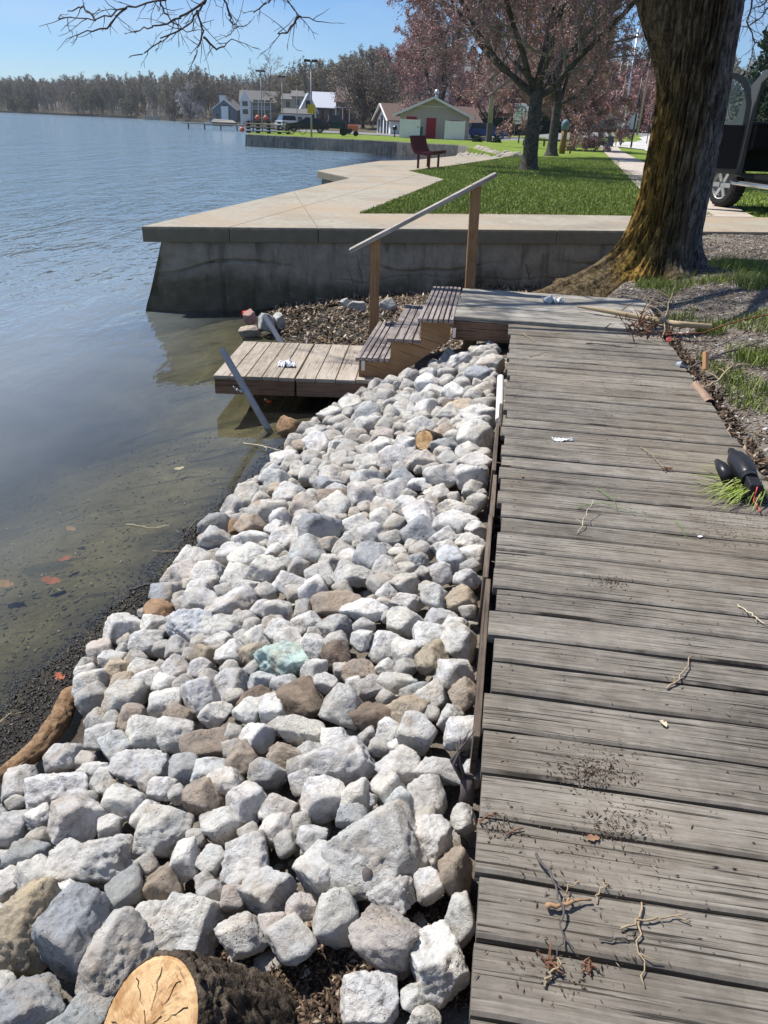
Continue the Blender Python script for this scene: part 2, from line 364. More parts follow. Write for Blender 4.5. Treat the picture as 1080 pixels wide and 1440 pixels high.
def bank_mat():
    t = NT('shore_soil'); p = t.pos(); z = t.n('ShaderNodeSeparateXYZ'); t.l(p, z.inputs[0])
    n = t.noise(p, 3, 6, .65); f = t.noise(p, 38, 7, .8); f2 = t.noise(p, 160, 3, .7)
    dry = t.mix((.12, .095, .07), (.28, .245, .20), t.ramp(n, [(.35, 0.0), (.65, 1.0)]))
    dry = t.mix(dry, (.42, .40, .37), t.ramp(f2, [(.56, 0.0), (.66, .7)]))
    dry = t.mix(dry, (.05, .04, .03), t.ramp(f, [(.36, .8), (.48, 0.0)]))
    wet = t.mix((.018, .015, .011), (.055, .045, .032), n)
    bed = t.mix((.085, .072, .042), (.21, .18, .115), t.ramp(t.noise(p, 2.4, 6, .7, .6), [(.35, 0.0), (.65, 1.0)]))
    bed = t.mix(bed, (.24, .22, .15), t.ramp(f2, [(.6, 0.0), (.68, .8)])); bed = t.mix(bed, (.025, .025, .018), t.ramp(f, [(.35, .8), (.5, 0.0)]))
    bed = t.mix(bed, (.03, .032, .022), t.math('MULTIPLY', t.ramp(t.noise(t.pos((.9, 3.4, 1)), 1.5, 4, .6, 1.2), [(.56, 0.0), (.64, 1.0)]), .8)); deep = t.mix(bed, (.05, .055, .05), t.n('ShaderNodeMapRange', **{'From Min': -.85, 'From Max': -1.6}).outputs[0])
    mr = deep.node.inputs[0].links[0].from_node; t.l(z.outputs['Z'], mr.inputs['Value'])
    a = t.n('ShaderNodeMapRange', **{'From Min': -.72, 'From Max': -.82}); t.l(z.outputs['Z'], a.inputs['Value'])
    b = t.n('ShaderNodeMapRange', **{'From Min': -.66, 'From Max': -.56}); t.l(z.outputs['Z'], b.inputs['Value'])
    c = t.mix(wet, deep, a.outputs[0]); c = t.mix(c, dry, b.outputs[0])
    ro = t.math('MULTIPLY', t.math('SUBTRACT', 1.0, 0.0), .9)
    rr = t.mix((.45, .45, .45), (.95, .95, .95), b.outputs[0])
    return t.done(c, rr, 0, t.bump(t.math('ADD', f, f2), .9, .012), .3)
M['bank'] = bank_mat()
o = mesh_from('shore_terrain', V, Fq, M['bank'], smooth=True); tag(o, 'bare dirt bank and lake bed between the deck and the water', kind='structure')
# ---- far land height
YS = [(-900, 640), (-330, 575), (-230, 505), (-130, 425), (-75, 325), (-50, 262), (-25, 185), (-14, 125), (0, 118), (300, 118)]
def far_shore_y(x): return np.interp(x, [a for a, b in YS], [b for a, b in YS])
def land_h(x, y):
    r = sm((y - 60) / 50) * sm((x - 11) / 16) * 1.25
    d = y - float(far_shore_y(x)); h = 17 * sm((d - 60) / 200) + 1.0 * sm((d - 5) / 60)
    return TOP - .025 + r + h + (0 if y > 70 else 0)
def wall_y(x): return 9.5 + (x + 2.96) * .2558
PROM = [(-2.98, 9.495), (9.0, wall_y(9.0)), (9.0, wall_y(9.0) + 1.95), (6.6, 14.0), (3.69, 13.2), (1.576, 12.68), (-.53, 11.9), (1.169, 20.78), (.32, 24.1), (1.96, 28.9), (4.65, 38.0), (4.6, 39.4), (2.64, 38.4), (.585, 31.6), (-.63, 29.9), (-1.34, 26.6), (-2.14, 22.26), (-1.114, 19.88)]
MAIN = [(-2.6, 9.85), (14, wall_y(14) + .3), (60, 26), (900, 300), (900, 1400), (-1500, 1400), (-1500, 760), (-900, 640), (-330, 575), (-230, 505), (-130, 425), (-75, 325), (-50, 262), (-25, 185), (-14, 125), (-14.2, 80), (-12.8, 73.0), (-7.1, 70.8), (0, 67), (4.5, 63.5), (5.2, 60), (4.5, 56), (4.9, 46), (5.2, 40), (4.5, 38.7), (2.64, 38.0), (.75, 31.4), (-.45, 29.7), (-1.1, 26.5), (-1.8, 22.4), (-.8, 19.8)]
def in_poly(x, y, poly):
    c = False; j = len(poly) - 1
    for i in range(len(poly)):
        xi, yi = poly[i][:2]; xj, yj = poly[j][:2]
        if (yi > y) != (yj > y) and x < (xj - xi) * (y - yi) / (yj - yi) + xi: c = not c
        j = i
    return c
pts = []; n = len(MAIN)
for i in range(n):
    a, b = Vector(MAIN[i]), Vector(MAIN[(i + 1) % n]); L = (b - a).length; k = max(1, int(L / max(3.0, a.length / 12)))
    for q in range(k): pts.append(a.lerp(b, q / k))
nb = len(pts); edges = [(i, (i + 1) % nb) for i in range(nb)]
for gy_ in list(np.arange(12, 60, 6.0)) + list(np.arange(60, 150, 8.0)) + list(np.arange(150, 420, 18.0)) + list(np.arange(420, 1300, 45.0)):
    st = 6 if gy_ < 60 else 8 if gy_ < 150 else 18 if gy_ < 420 else 45
    for gx_ in np.arange(-900 if gy_ > 150 else -30, 500 if gy_ > 150 else 80, st):
        if in_poly(gx_, gy_, MAIN): pts.append(Vector((gx_ + rnd.uniform(-1, 1), gy_ + rnd.uniform(-1, 1))))
cdt = geometry.delaunay_2d_cdt([p.to_2d() for p in pts], edges, [], 1, 0.001)
cv = [(p.x, p.y, land_h(p.x, p.y)) for p in cdt[0]]; cf = [tuple(f) for f in cdt[2]]
bidx = []
for i in range(nb):
    for k, ids in enumerate(cdt[3]):
        if i in ids: bidx.append(k); break
base = len(cv); cv += [(cv[i][0], cv[i][1], -2.2) for i in bidx]
for i in range(len(bidx)):
    j = (i + 1) % len(bidx); cf.append((bidx[i], base + i, base + j, bidx[j]))
def lawn_mat():
    t = NT('lawn'); p = t.pos(); n = t.noise(p, .7, 5, .6); f = t.noise(p, 14, 6, .75); fa = t.noise(p, .05, 3)
    c = t.mix((.125, .18, .028), (.21, .275, .05), t.ramp(n, [(.35, 0.0), (.65, 1.0)]))
    c = t.mix(c, (.16, .24, .05), t.ramp(f, [(.52, 0.0), (.68, .8)])); c = t.mix(c, (.025, .06, .008), t.ramp(f, [(.34, .8), (.46, 0.0)]))
    s = t.n('ShaderNodeSeparateXYZ'); t.l(p, s.inputs[0]); mr = t.n('ShaderNodeMapRange', **{'From Min': 108, 'From Max': 122}); t.l(s.outputs['Y'], mr.inputs['Value'])
    w = t.mix((.075, .062, .042), (.13, .11, .075), fa); c = t.mix(c, w, mr.outputs[0])
    return t.done(c, .95, 0, t.bump(f, 1.0, .03), .1)
M['lawn'] = lawn_mat()
o = mesh_from('mainland_terrain', cv, cf, M['lawn']); tag(o, 'park lawn and rising land behind it', kind='structure')
# ---- lake bed far, water
t = NT('deep_bed'); M['deepbed'] = t.done(t.mix((.02, .028, .026), (.035, .042, .036), t.noise(t.pos(), .3, 4)), 1)
mb = MB(); mb.quad((-1500, -60, -2.25), (900, -60, -2.25), (900, 900, -2.25), (-1500, 900, -2.25)); o = mb.build('lake_bed', M['deepbed']); tag(o, 'dark bottom of the lake', kind='structure')
def water_mat():
    t = NT('lake_water'); p = t.pos(); t.t.nodes.remove(t.b)
    s = t.n('ShaderNodeSeparateXYZ'); t.l(p, s.inputs[0])
    d = t.n('ShaderNodeVectorMath'); d.operation = 'LENGTH'; t.l(p, d.inputs[0])
    w1 = t.noise(t.pos((1.8, .75, 1)), 1.7, 3, .6, .5); w2 = t.noise(t.pos((4.0, 1.9, 1)), 1.7, 3, .6, .4); w3 = t.noise(t.pos((.8, .24, 1)), 1.3, 3, .6, .5)
    far = t.n('ShaderNodeMapRange', **{'From Min': 6.5, 'From Max': 26.0, 'To Min': .006, 'To Max': 1.0}); t.l(d.outputs['Value'], far.inputs['Value'])
    w4 = t.noise(t.pos((.42, .085, 1)), 1.0, 3, .6, .5); fd = t.n('ShaderNodeMapRange', **{'From Min': 10, 'From Max': 60}); t.l(d.outputs['Value'], fd.inputs['Value'])
    h = t.math('ADD', t.math('MULTIPLY', w1, .22), t.math('MULTIPLY', w2, .07)); h = t.math('ADD', h, t.math('MULTIPLY', w3, .5)); h = t.math('ADD', h, t.math('MULTIPLY', t.math('MULTIPLY', w4, fd.outputs[0]), 1.6))
    b = t.n('ShaderNodeBump'); b.inputs['Distance'].default_value = .9; t.l(far.outputs[0], b.inputs['Strength']); t.l(h, b.inputs['Height'])
    gl = t.n('ShaderNodeBsdfGlossy'); gl.inputs['Roughness'].default_value = .03; gl.inputs['Color'].default_value = (1, 1, 1, 1); t.l(b.outputs[0], gl.inputs['Normal'])
    tr = t.n('ShaderNodeBsdfTransparent'); tr.inputs['Color'].default_value = (.88, .90, .80, 1)
    mu = t.n('ShaderNodeBsdfDiffuse'); dm = t.n('ShaderNodeMapRange', **{'From Min': 6, 'From Max': 22}); t.l(d.outputs['Value'], dm.inputs['Value']); t.l(t.mix((.25, .26, .235), (.19, .27, .32), dm.outputs[0]), mu.inputs['Color'])  # murk turns bluer with distance, a sky reflection painted into its colour
    mm = t.n('ShaderNodeMixShader')
    mk = t.n('ShaderNodeMapRange', **{'From Min': -1.2, 'From Max': -3.2, 'To Min': .03, 'To Max': .75})   # silt and the painted sky tint thicken away from the bank
    t.l(t.math('ADD', s.outputs['X'], t.math('MULTIPLY', t.noise(p, .8, 5, .6, .8), .9)), mk.inputs['Value'])
    t.l(mk.outputs[0], mm.inputs[0]); t.l(tr.outputs[0], mm.inputs[1]); t.l(mu.outputs[0], mm.inputs[2])
    fr = t.n('ShaderNodeFresnel'); fr.inputs['IOR'].default_value = 1.45; t.l(b.outputs[0], fr.inputs['Normal'])
    ms = t.n('ShaderNodeMixShader'); t.l(fr.outputs[0], ms.inputs[0]); t.l(mm.outputs[0], ms.inputs[1]); t.l(gl.outputs[0], ms.inputs[2])
    t.l(ms.outputs[0], t.out.inputs[0]); return t.m
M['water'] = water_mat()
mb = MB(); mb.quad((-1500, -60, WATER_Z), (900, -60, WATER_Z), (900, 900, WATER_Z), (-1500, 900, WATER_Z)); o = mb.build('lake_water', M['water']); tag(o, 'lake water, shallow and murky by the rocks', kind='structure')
# ---- promenade slabs (real joints)
bm = bmesh.new(); vs = [bm.verts.new((x, y, TOP)) for x, y in PROM]; bm.faces.new(vs)
def cut(p, d):
    nrm = Vector((-d[1], d[0], 0)).normalized()
    bmesh.ops.bisect_plane(bm, geom=bm.verts[:] + bm.edges[:] + bm.faces[:], plane_co=(p[0], p[1], 0), plane_no=nrm)
cut((-.95, 10.01), (-.18, 1)); cut((2.15, 10.8), (-.256, 1)); cut((5.4, 11.6), (-.256, 1)); cut((-2.0, 9.75), (.2, 1))
for yy in (12.6, 15.6, 18.6, 21.5, 25, 28.5, 32, 35.5): cut((0, yy), (1, .2 if yy < 30 else -.3))
bmesh.ops.recalc_face_normals(bm, faces=bm.faces)
r = bmesh.ops.inset_individual(bm, faces=bm.faces[:], thickness=.005, depth=0)
bmesh.ops.delete(bm, geom=r['faces'], context='FACES')
for f in bm.faces:
    if f.normal.z < 0: f.normal_flip()
ext = bmesh.ops.extrude_face_region(bm, geom=bm.faces[:]); vv = [e for e in ext['geom'] if isinstance(e, bmesh.types.BMVert)]
bmesh.ops.translate(bm, verts=vv, vec=(0, 0, -.175)); bmesh.ops.recalc_face_normals(bm, faces=bm.faces)
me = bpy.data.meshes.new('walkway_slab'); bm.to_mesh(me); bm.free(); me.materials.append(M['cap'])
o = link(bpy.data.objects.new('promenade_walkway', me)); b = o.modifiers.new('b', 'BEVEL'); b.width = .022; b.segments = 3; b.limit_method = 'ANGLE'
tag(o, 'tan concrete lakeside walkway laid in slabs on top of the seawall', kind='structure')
# ---- seawall below it
def wall_face(p0, p1, q0, q1, nu, nv, crack=False, z0=.055, z1=-1.3):
    u = np.linspace(0, 1, nu)[None, :, None]; v = np.linspace(0, 1, nv)[:, None, None]
    top = np.array(p0)[None, None] * (1 - u) + np.array(p1)[None, None] * u; bot = np.array(q0)[None, None] * (1 - u) + np.array(q1)[None, None] * u
    P = top * (1 - v) + bot * v; z = z0 + (z1 - z0) * v[:, :, 0] * np.ones((1, nu)); d = (np.array(p1) - np.array(p0)); L = np.linalg.norm(d); nrm = np.array([d[1], -d[0]]) / L
    s = (u[:, :, 0] * L) * np.ones((nv, 1)); Q = np.stack([s.ravel(), z.ravel(), np.zeros(s.size)], 1)
    dis = fbm(Q * 1.7, 4).reshape(s.shape) * .012 + fbm(Q * 9, 3).reshape(s.shape) * .004
    if crack:
        zc = -.23 + .09 * fbm(np.stack([s.ravel() * 1.1, s.ravel() * 0 + 5, s.ravel() * 0], 1), 4).reshape(s.shape); g = np.exp(-((z - zc) / .014) ** 2); dis -= g * .06 * (.5 + .5 * np.sin(s * 2.3))
        zc2 = -.38 + .06 * fbm(np.stack([s.ravel() * 1.6, s.ravel() * 0 + 9, s.ravel() * 0], 1), 4).reshape(s.shape); dis -= np.exp(-((z - zc2) / .008) ** 2) * .02 * (s > 2.2)
        dis -= npsm((.35 - s) / .35) * (.10 * np.exp(-((z + .36) / .22) ** 2)) * (1 + .6 * fbm(Q * 6, 3).reshape(s.shape))
    P = P + nrm[None, None] * dis[:, :, None]
    Vv = np.stack([P[..., 0].ravel(), P[..., 1].ravel(), z.ravel()], 1)
    ii = (np.arange(nv - 1)[:, None] * nu + np.arange(nu - 1)[None, :]).ravel(); return Vv, np.stack([ii, ii + 1, ii + nu + 1, ii + nu], 1)
def wmat():
    t = NT('seawall_face'); p = t.pos(); z = t.n('ShaderNodeSeparateXYZ'); t.l(p, z.inputs[0])
    n2 = t.noise(p, 7, 6, .7); n1 = t.noise(p, 1.3, 5, .6); n3 = t.noise(p, 60, 4, .7)
    c = t.mix((.235, .205, .15), (.37, .33, .255), t.ramp(n2, [(.3, 0.0), (.7, 1.0)]))
    st = t.math('ADD', z.outputs['Z'], t.math('MULTIPLY', t.math('SUBTRACT', n1, .5), .9)); mr = t.n('ShaderNodeMapRange', **{'From Min': -.28, 'From Max': -.5}); t.l(st, mr.inputs['Value'])
    c = t.mix(c, t.mix(c, (.48, .46, .40), 1, 'MULTIPLY'), mr.outputs[0])
    vs_ = t.noise(t.pos((4, 4, .4)), 1.7, 5, .6); c = t.mix(c, t.mix(c, (.55, .54, .52), 1, 'MULTIPLY'), t.ramp(vs_, [(.5, 0.0), (.66, 1.0)]))
    c = t.mix(c, (.38, .36, .31), t.ramp(t.noise(t.pos((3, 3, 1)), 4, 5, .7), [(.64, 0.0), (.74, .7)]))
    return t.done(c, .92, 0, t.bump(t.math('ADD', n2, n3), .5, .008), .2)
M['wallface'] = wmat()
sw = empty('seawall', (-2.96, 9.5, WATER_Z), 'cracked grey concrete seawall under the tan walkway, sloping out at its lake corner', 'seawall')
def rel(o, parent):
    o.parent = parent; o.matrix_parent_inverse = Matrix.Identity(4); o.location = Vector(o.location) - Vector(parent.location); return o
OFF = .09
a0 = (-2.78, 9.60); a1 = (9, wall_y(9) + .08)
Vv, Ff = wall_face(a0, a1, (-3.16, 9.31), (9, wall_y(9) - .12), 560, 90, True); rel(mesh_from('front_face', Vv, Ff, M['wallface'], smooth=True), sw)
lw = [(-2.78, 9.60), (-1.0, 19.9), (-2.0, 22.2), (-1.2, 26.6), (-.5, 29.9), (.7, 31.5), (2.7, 38.3), (4.6, 39.2)]
allV = []; allF = []; b0 = 0
for i in range(len(lw) - 1):
    p, q = lw[i + 1], lw[i]; e0 = .35 if i + 1 == 0 else .12; e1 = .38 if i == 0 else .12
    Vv, Ff = wall_face(p, q, (p[0] - .15, p[1]), (q[0] - e1, q[1] - (.29 if i == 0 else 0)), 90, 20)
    allV.append(Vv); allF.append(Ff + b0); b0 += len(Vv)
rel(mesh_from('lake_face', np.concatenate(allV), np.concatenate(allF), M['wallface'], smooth=True), sw)
# ---- far seawall of the peninsula
FW = [(-14.3, 82), (-12.9, 72.9), (-7.1, 70.6), (0, 66.8), (4.6, 63.2), (5.4, 60)]
mb = MB()
for i in range(len(FW) - 1):
    a, b = FW[i], FW[i + 1]; d = Vector((b[0] - a[0], b[1] - a[1])); nn = Vector((d.y, -d.x)).normalized() * .35
    mb.hexa([Vector((a[0] + nn.x, a[1] + nn.y, -1.4)), Vector((b[0] + nn.x, b[1] + nn.y, -1.4)), Vector((a[0], a[1], -1.4)), Vector((b[0], b[1], -1.4)), Vector((a[0] + nn.x * .6, a[1] + nn.y * .6, .19)), Vector((b[0] + nn.x * .6, b[1] + nn.y * .6, .19)), Vector((a[0], a[1], .19)), Vector((b[0], b[1], .19))])
o = mb.build('seawall', M['farwall'], bevel=.04); tag(o, 'long low stained concrete wall across the water with grass along its top', 'seawall')
# ---- park path, road, driveway: sheets laid on the land
def sheet(name, poly, mat, label, dz, sub=4):
    bm = bmesh.new(); vs = [bm.verts.new((p[0], p[1], 0)) for p in poly]; bm.faces.new(vs)
    xs = [p[0] for p in poly]; ys = [p[1] for p in poly]
    for k in range(1, sub):
        for co, nr in (((min(xs) + (max(xs) - min(xs)) * k / sub, 0, 0), (1, 0, 0)), ((0, min(ys) + (max(ys) - min(ys)) * k / sub, 0), (0, 1, 0))):
            bmesh.ops.bisect_plane(bm, geom=bm.verts[:] + bm.edges[:] + bm.faces[:], plane_co=co, plane_no=nr)
    bmesh.ops.triangulate(bm, faces=bm.faces[:])
    for v in bm.verts: v.co.z = land_h(v.co.x, v.co.y) + dz
    for f in bm.faces:
        if f.normal.z < 0: f.normal_flip()
    me = bpy.data.meshes.new(name); bm.to_mesh(me); bm.free(); me.materials.append(mat); o = link(bpy.data.objects.new(name, me)); return tag(o, label, kind='structure')
sheet('park_path', [(4.3, 13.35), (6.0, 13.8), (6.95, 17.9), (10.1, 32.9), (15.8, 60), (19.2, 75), (17.5, 75), (14.4, 60), (8.6, 32.9), (5.35, 17.9)], M['pathc'], 'straight pinkish concrete path through the lawn', .03, 8)
def S(u, v): return onsurf(u, v, land_h, 3, 400, 400)
drv = [S(*p)[:2] for p in ((832, 206), (834, 201), (893, 200), (903, 197.5), (898, 194), (908, 192), (925, 189.5), (960, 188), (1000, 200), (940, 224), (905, 211), (870, 207))]
sheet('driveway', drv, M['roadc'], 'pale driveway crossing the end of the park path', .05, 10)
sheet('parking_road', [(-13.2, 101), (-7, 98.5), (2, 93), (10, 91), (22, 93), (40, 100), (60, 112), (60, 116), (30, 112), (12, 117), (-13, 117)], M['asphalt'], 'grey asphalt road and parking behind the far wall', .04, 10)
# ================================================================ DECK, STAIRS, DOCK
DROT = math.atan2(-.1406, .99)
DM = Matrix.Translation((.07, 0, 0)) @ Matrix.Rotation(DROT, 4, 'Z')
DMI = DM.inverted()
def board(mb, x0, x1, y0, y1, z, th, nx=26, cup=.0015, wob=.0025, along='x', ends=.006, ny=5, m=0):
    """weathered board with eased edges, wandering sides; long axis x (or y)"""
    ou, ov = rnd.random() * 60, rnd.random() * 60; W = (y1 - y0) if along == 'x' else (x1 - x0)
    L0, L1 = (x0, x1) if along == 'x' else (y0, y1); c0 = y0 if along == 'x' else x0
    L0 += rnd.uniform(-ends, ends); L1 += rnd.uniform(-ends, ends); tilt = rnd.uniform(-.002, .002); seed = rnd.random() * 90
    prof = [(0, -th), (0, -.006), (.006, 0), (W * .25, cup * .6), (W * .5, cup), (W * .75, cup * .6), (W - .006, 0), (W, -.006), (W, -th)]
    n = len(prof); base = len(mb.v); P = []
    for i in range(nx + 1):
        t = L0 + (L1 - L0) * i / nx
        for k, (a, b) in enumerate(prof): P.append((t * 5, seed + k * .4, 0))
    nz = fbm(np.array(P), 2)
    q = 0
    for i in range(nx + 1):
        t = L0 + (L1 - L0) * i / nx; en = 1 - min(1, min(i, nx - i) / 1.0)
        for k, (a, b) in enumerate(prof):
            dz = nz[q] * .0012 + tilt * (a / W - .5) * 2 - en * .0015; da = nz[i * n + (0 if k < 4 else 8)] * wob * (1 if k not in (4,) else 0); q += 1
            p = (t, c0 + a + da * (1 if k in (0, 1, 2, 6, 7, 8) else .3), z + b + (dz if k not in (0, 8) else 0))
            mb.v.append(p if along == 'x' else (p[1], p[0], p[2]))
    for i in range(nx):
        for k in range(n - 1):
            f = (base + i * n + k, base + (i + 1) * n + k, base + (i + 1) * n + k + 1, base + i * n + k + 1)
            t0, t1 = L0 + (L1 - L0) * i / nx + ou, L0 + (L1 - L0) * (i + 1) / nx + ou
            w0, w1 = prof[k][0] + ov - prof[k][1], prof[k + 1][0] + ov - prof[k + 1][1]
            uv = [(t0, w0), (t1, w0), (t1, w1), (t0, w1)]
            if along != 'x': f = f[::-1]; uv = uv[::-1]
            mb.face(f, uv, m)
    for i in (0, nx):
        f = [base + i * n + k for k in range(n)]; mb.face(f if i == 0 else f[::-1], [(ou + prof[k][1] * 2, ov + prof[k][0] * 1.0) for k in range(n)] if i == 0 else [(ou + prof[k][1] * 2, ov + prof[k][0]) for k in range(n)][::-1], m)
M['nail'] = plain('rusty_nail', (.10, .065, .045), .6, .6)
dk = empty('boardwalk', (.07, 0, 0), 'long weathered grey plank boardwalk beside the pale rock pile', 'boardwalk', DROT)
mb = MB(); seams = [.946, 1.094, 1.248, 1.384, 1.543, 1.694, 1.837, 1.968, 2.116, 2.25, 2.388, 2.524, 2.669]
seams = [s * .990 + .035 for s in seams]            # measured along the edge -> across the boards
ys = [seams[0] - .149 * k for k in range(8, 0, -1)] + seams
while ys[-1] < 6.15: ys.append(ys[-1] + rnd.uniform(.128, .143))
ys[-1] = 6.285; nails = MB()
for k in range(len(ys) - 1):
    gap = (.010 if k != 14 else .017) + (.004 if ys[k] > 2.6 else 0)
    zz = rnd.uniform(-.003, .002)
    board(mb, 0, 1.195, ys[k] + gap / 2, ys[k + 1] - gap / 2, zz, .036, ends=.011 if k % 5 else .02)
    for lx in (.06, .6, 1.13):
        for fy in (.28, .72): nails.cyl((lx + rnd.uniform(-.01, .01), ys[k] + (ys[k + 1] - ys[k]) * fy, zz - .001), .0034, .0022, 8)
mb.build('decking', M['deck'], dk, smooth=False); nails.build('nails', M['nail'], dk)['kind'] = 'stuff'
for lx in (.035, .60, 1.15):
    b = MB(); b.box(lx - .019, lx + .019, -.3, 6.28, -.185, -.037, grain=1); b.build('joist', M['edging'], dk)
for lx in (.09, 1.09):
    for ly in (.6, 2.4, 4.2, 5.9):
        b = MB(); b.box(lx - .04, lx + .04, ly, ly + .08, -.6, -.187); b.build('support_post', M['edging'], dk)
for y0, y1, x, z in ((1.55, 2.35, -.022, -.02), (2.35, 2.85, -.032, -.015), (2.86, 3.3, -.026, -.03), (3.31, 3.95, -.034, -.012), (3.96, 4.35, -.024, -.03)):
    b = MB(); b.box(x - .008, x + .010, y0, y1, -.3, z - .004, grain=1); o = b.build('edging_board', M['edging'], dk, bevel=.003)
# ---- landing
ld = empty('deck_landing', DM @ Vector((.4, 6.9, 0)), 'pale grey plank landing at the head of the steps, beyond the boardwalk', 'landing', DROT)
ld.location.z = 0
def inl(mb, name, mat, parent, **k):
    """geometry given in deck coordinates, parent placed in the deck frame"""
    off = DMI @ parent.location; mb.v = [(x - off.x, y - off.y, z - off.z) for x, y, z in mb.v]; return mb.build(name, mat, parent, **k)
mb = MB(); y = 6.292
while y < 7.5: board(mb, -.46, 1.21, y + .002, min(y + .138, 7.53), .028, .034, wob=.001); y += .142
inl(mb, 'decking', M['landing'], ld)
mb = MB(); mb.box(-.455, .02, 6.30, 6.338, -.165, -.010); inl(mb, 'front_joist', M['rim'], ld, bevel=.004)
mb = MB(); mb.box(-.455, -.417, 6.34, 7.5, -.165, -.010); inl(mb, 'side_joist', M['rim'], ld, bevel=.004)
mb = MB(); mb.box(-.41, 1.2, 7.46, 7.498, -.165, -.010); inl(mb, 'back_joist', M['rim'], ld, bevel=.004)
for lx, ly in ((-.37, 7.38), (.9, 7.38), (-.37, 6.45)):
    mb = MB(); mb.box(lx, lx + .085, ly - .04, ly + .045, -.75, -.010, grain=2); inl(mb, 'support_post', M['timber'], ld)
# ---- staircase
st = empty('wooden_steps', (-.03, 6.85, -.48), 'short flight of three grooved grey treads down to the small dock', 'steps')
def quad_boards(mb, FL, FR, BR, BL, z, th, n, gap=.006):
    FL, FR, BR, BL = [Vector((p[0], p[1], z)) for p in (FL, FR, BR, BL)]
    for k in range(n):
        g = gap / (FR - FL).length / 2; a, b = k / n + g, (k + 1) / n - g
        c = [FL.lerp(FR, a), FL.lerp(FR, b), BL.lerp(BR, a), BL.lerp(BR, b)]; dz = rnd.uniform(-.002, .002)
        mb.hexa([v + Vector((0, 0, -th + dz)) for v in c] + [v + Vector((0, 0, dz)) for v in c], grain=1)
def world_part(mb, name, mat, parent, **k):
    L = parent.location; mb.v = [(x - L.x, y - L.y, z - L.z) for x, y, z in mb.v]; return mb.build(name, mat, parent, **k)
TR = [((.20, 6.12), (.492, 6.12), (.655, 7.53), (.38, 7.53), .035, 7), ((-.04, 6.14), (.245, 6.14), (.40, 7.5), (.13, 7.5), -.14, 4), ((-.29, 6.16), (.0, 6.16), (.15, 7.47), (-.13, 7.47), -.31, 6)]
for a, b, c, d, z, n in TR:
    mb = MB(); quad_boards(mb, a, b, c, d, z, .03, n, .011); world_part(mb, 'tread', M['tread'], st, bevel=.003)
def stringer(y, sh):
    mb = MB(); prof = [(-.255, -.345), (-.0, -.345), (-.0, -.175), (.235, -.175), (.235, .001), (.475, .001), (.475, -.13), (.03, -.486), (-.255, -.486)]
    i = len(mb.v); n = len(prof)
    mb.v += [(x + sh, y, z) for x, z in prof] + [(x + sh, y + .038, z) for x, z in prof]
    mb.face(list(range(n)), [(x * 1 + z * .3, z + x * .3) for x, z in prof]); mb.face(list(range(2 * n - 1, n - 1, -1)), [(x, z) for x, z in prof][::-1])
    for k in range(n): k2 = (k + 1) % n; mb.face((k2, k, n + k, n + k2), [(0, 0), (.2, 0), (.2, .04), (0, .04)])
    return mb
for y, sh in ((6.18, 0), (6.8, .07), (7.4, .135)): world_part(stringer(y, sh), 'stringer', M['timber'], st)
M['galv'] = plain('galvanised_steel', (.55, .56, .57), .4, .9, .15)
M['galv_dull'] = plain('dull_galvanised_pipe', (.33, .345, .36), .5, .55, .35, 9)
mb = MB(); mb.box(-.235, -.205, 6.170, 6.177, -.42, -.335); mb.box(.498, .522, 6.215, 6.222, -.13, -.05); world_part(mb, 'bracket', M['galv'], st)
# ---- handrail
hl = empty('handrail', (.2, 7.6, -.5), 'sloping wooden handrail on two brown square posts behind the steps', 'handrail')
yr = 7.6
pl0, pl1 = ony(526, 468, yr), ony(528, 338, yr); pr0, pr1 = ony(661, 412, yr), ony(669, 264, yr)
for a, b in ((pl0, pl1), (pr0, pr1)):
    mb = MB(); a = a.copy(); a.z -= .35; mb.beam(a, b + Vector((0, 0, .03)), .089, .089, (0, 1, 0)); world_part(mb, 'post', M['timber'], hl, bevel=.004)
ra, rb = ony(492, 353, yr - .02), ony(698, 245, yr - .02)
mb = MB(); mb.beam(ra, rb, .14, .036); world_part(mb, 'rail', M['railwood'], hl, bevel=.004)
d_ = (pl1 - pr1).normalized()
# ---- dock, two sections
def dock(x0, x1, label, n):
    c = ((x0 + x1) / 2, 6.6, -.5); e = empty('dock_section', c, label, 'dock', group='two hinged dock sections')
    def P(x, y): return (x + .045 * (y - 6.08) + 0, y + .02 * (x + 1.4))
    mb = MB(); w = (x1 - x0) / n
    for k in range(n):
        a = x0 + k * w + .004; b = x0 + (k + 1) * w - .004
        quad_boards(mb, P(a, 6.07), P(b, 6.07), P(b, 7.18), P(a, 7.18), -.48 + rnd.uniform(-.002, .002), .03, 1, 0)
    world_part(mb, 'decking', M['dock'], e, bevel=.003)
    def bx(name, xa, xb, ya, yb, z0, z1):
        m_ = MB(); m_.hexa([Vector((*P(x, y), z)) for z in (z0, z1) for y in (ya, yb) for x in (xa, xb)]); world_part(m_, name, M['rim'], e, bevel=.003)
    bx('rim_joist', x0 + .006, x1 - .006, 6.085, 6.123, -.640, -.513); bx('rim_joist', x0 + .006, x1 - .006, 7.12, 7.158, -.640, -.513)
    bx('side_joist', x0 + .006, x0 + .044, 6.125, 7.118, -.640, -.513); bx('side_joist', x1 - .044, x1 - .006, 6.125, 7.118, -.640, -.513)
    return e
dock(-1.44, -.775, 'outer section of the low plank dock, with the white crumpled cloth on it', 5)
dock(-.768, .05, 'inner section of the low plank dock, at the foot of the steps', 5)
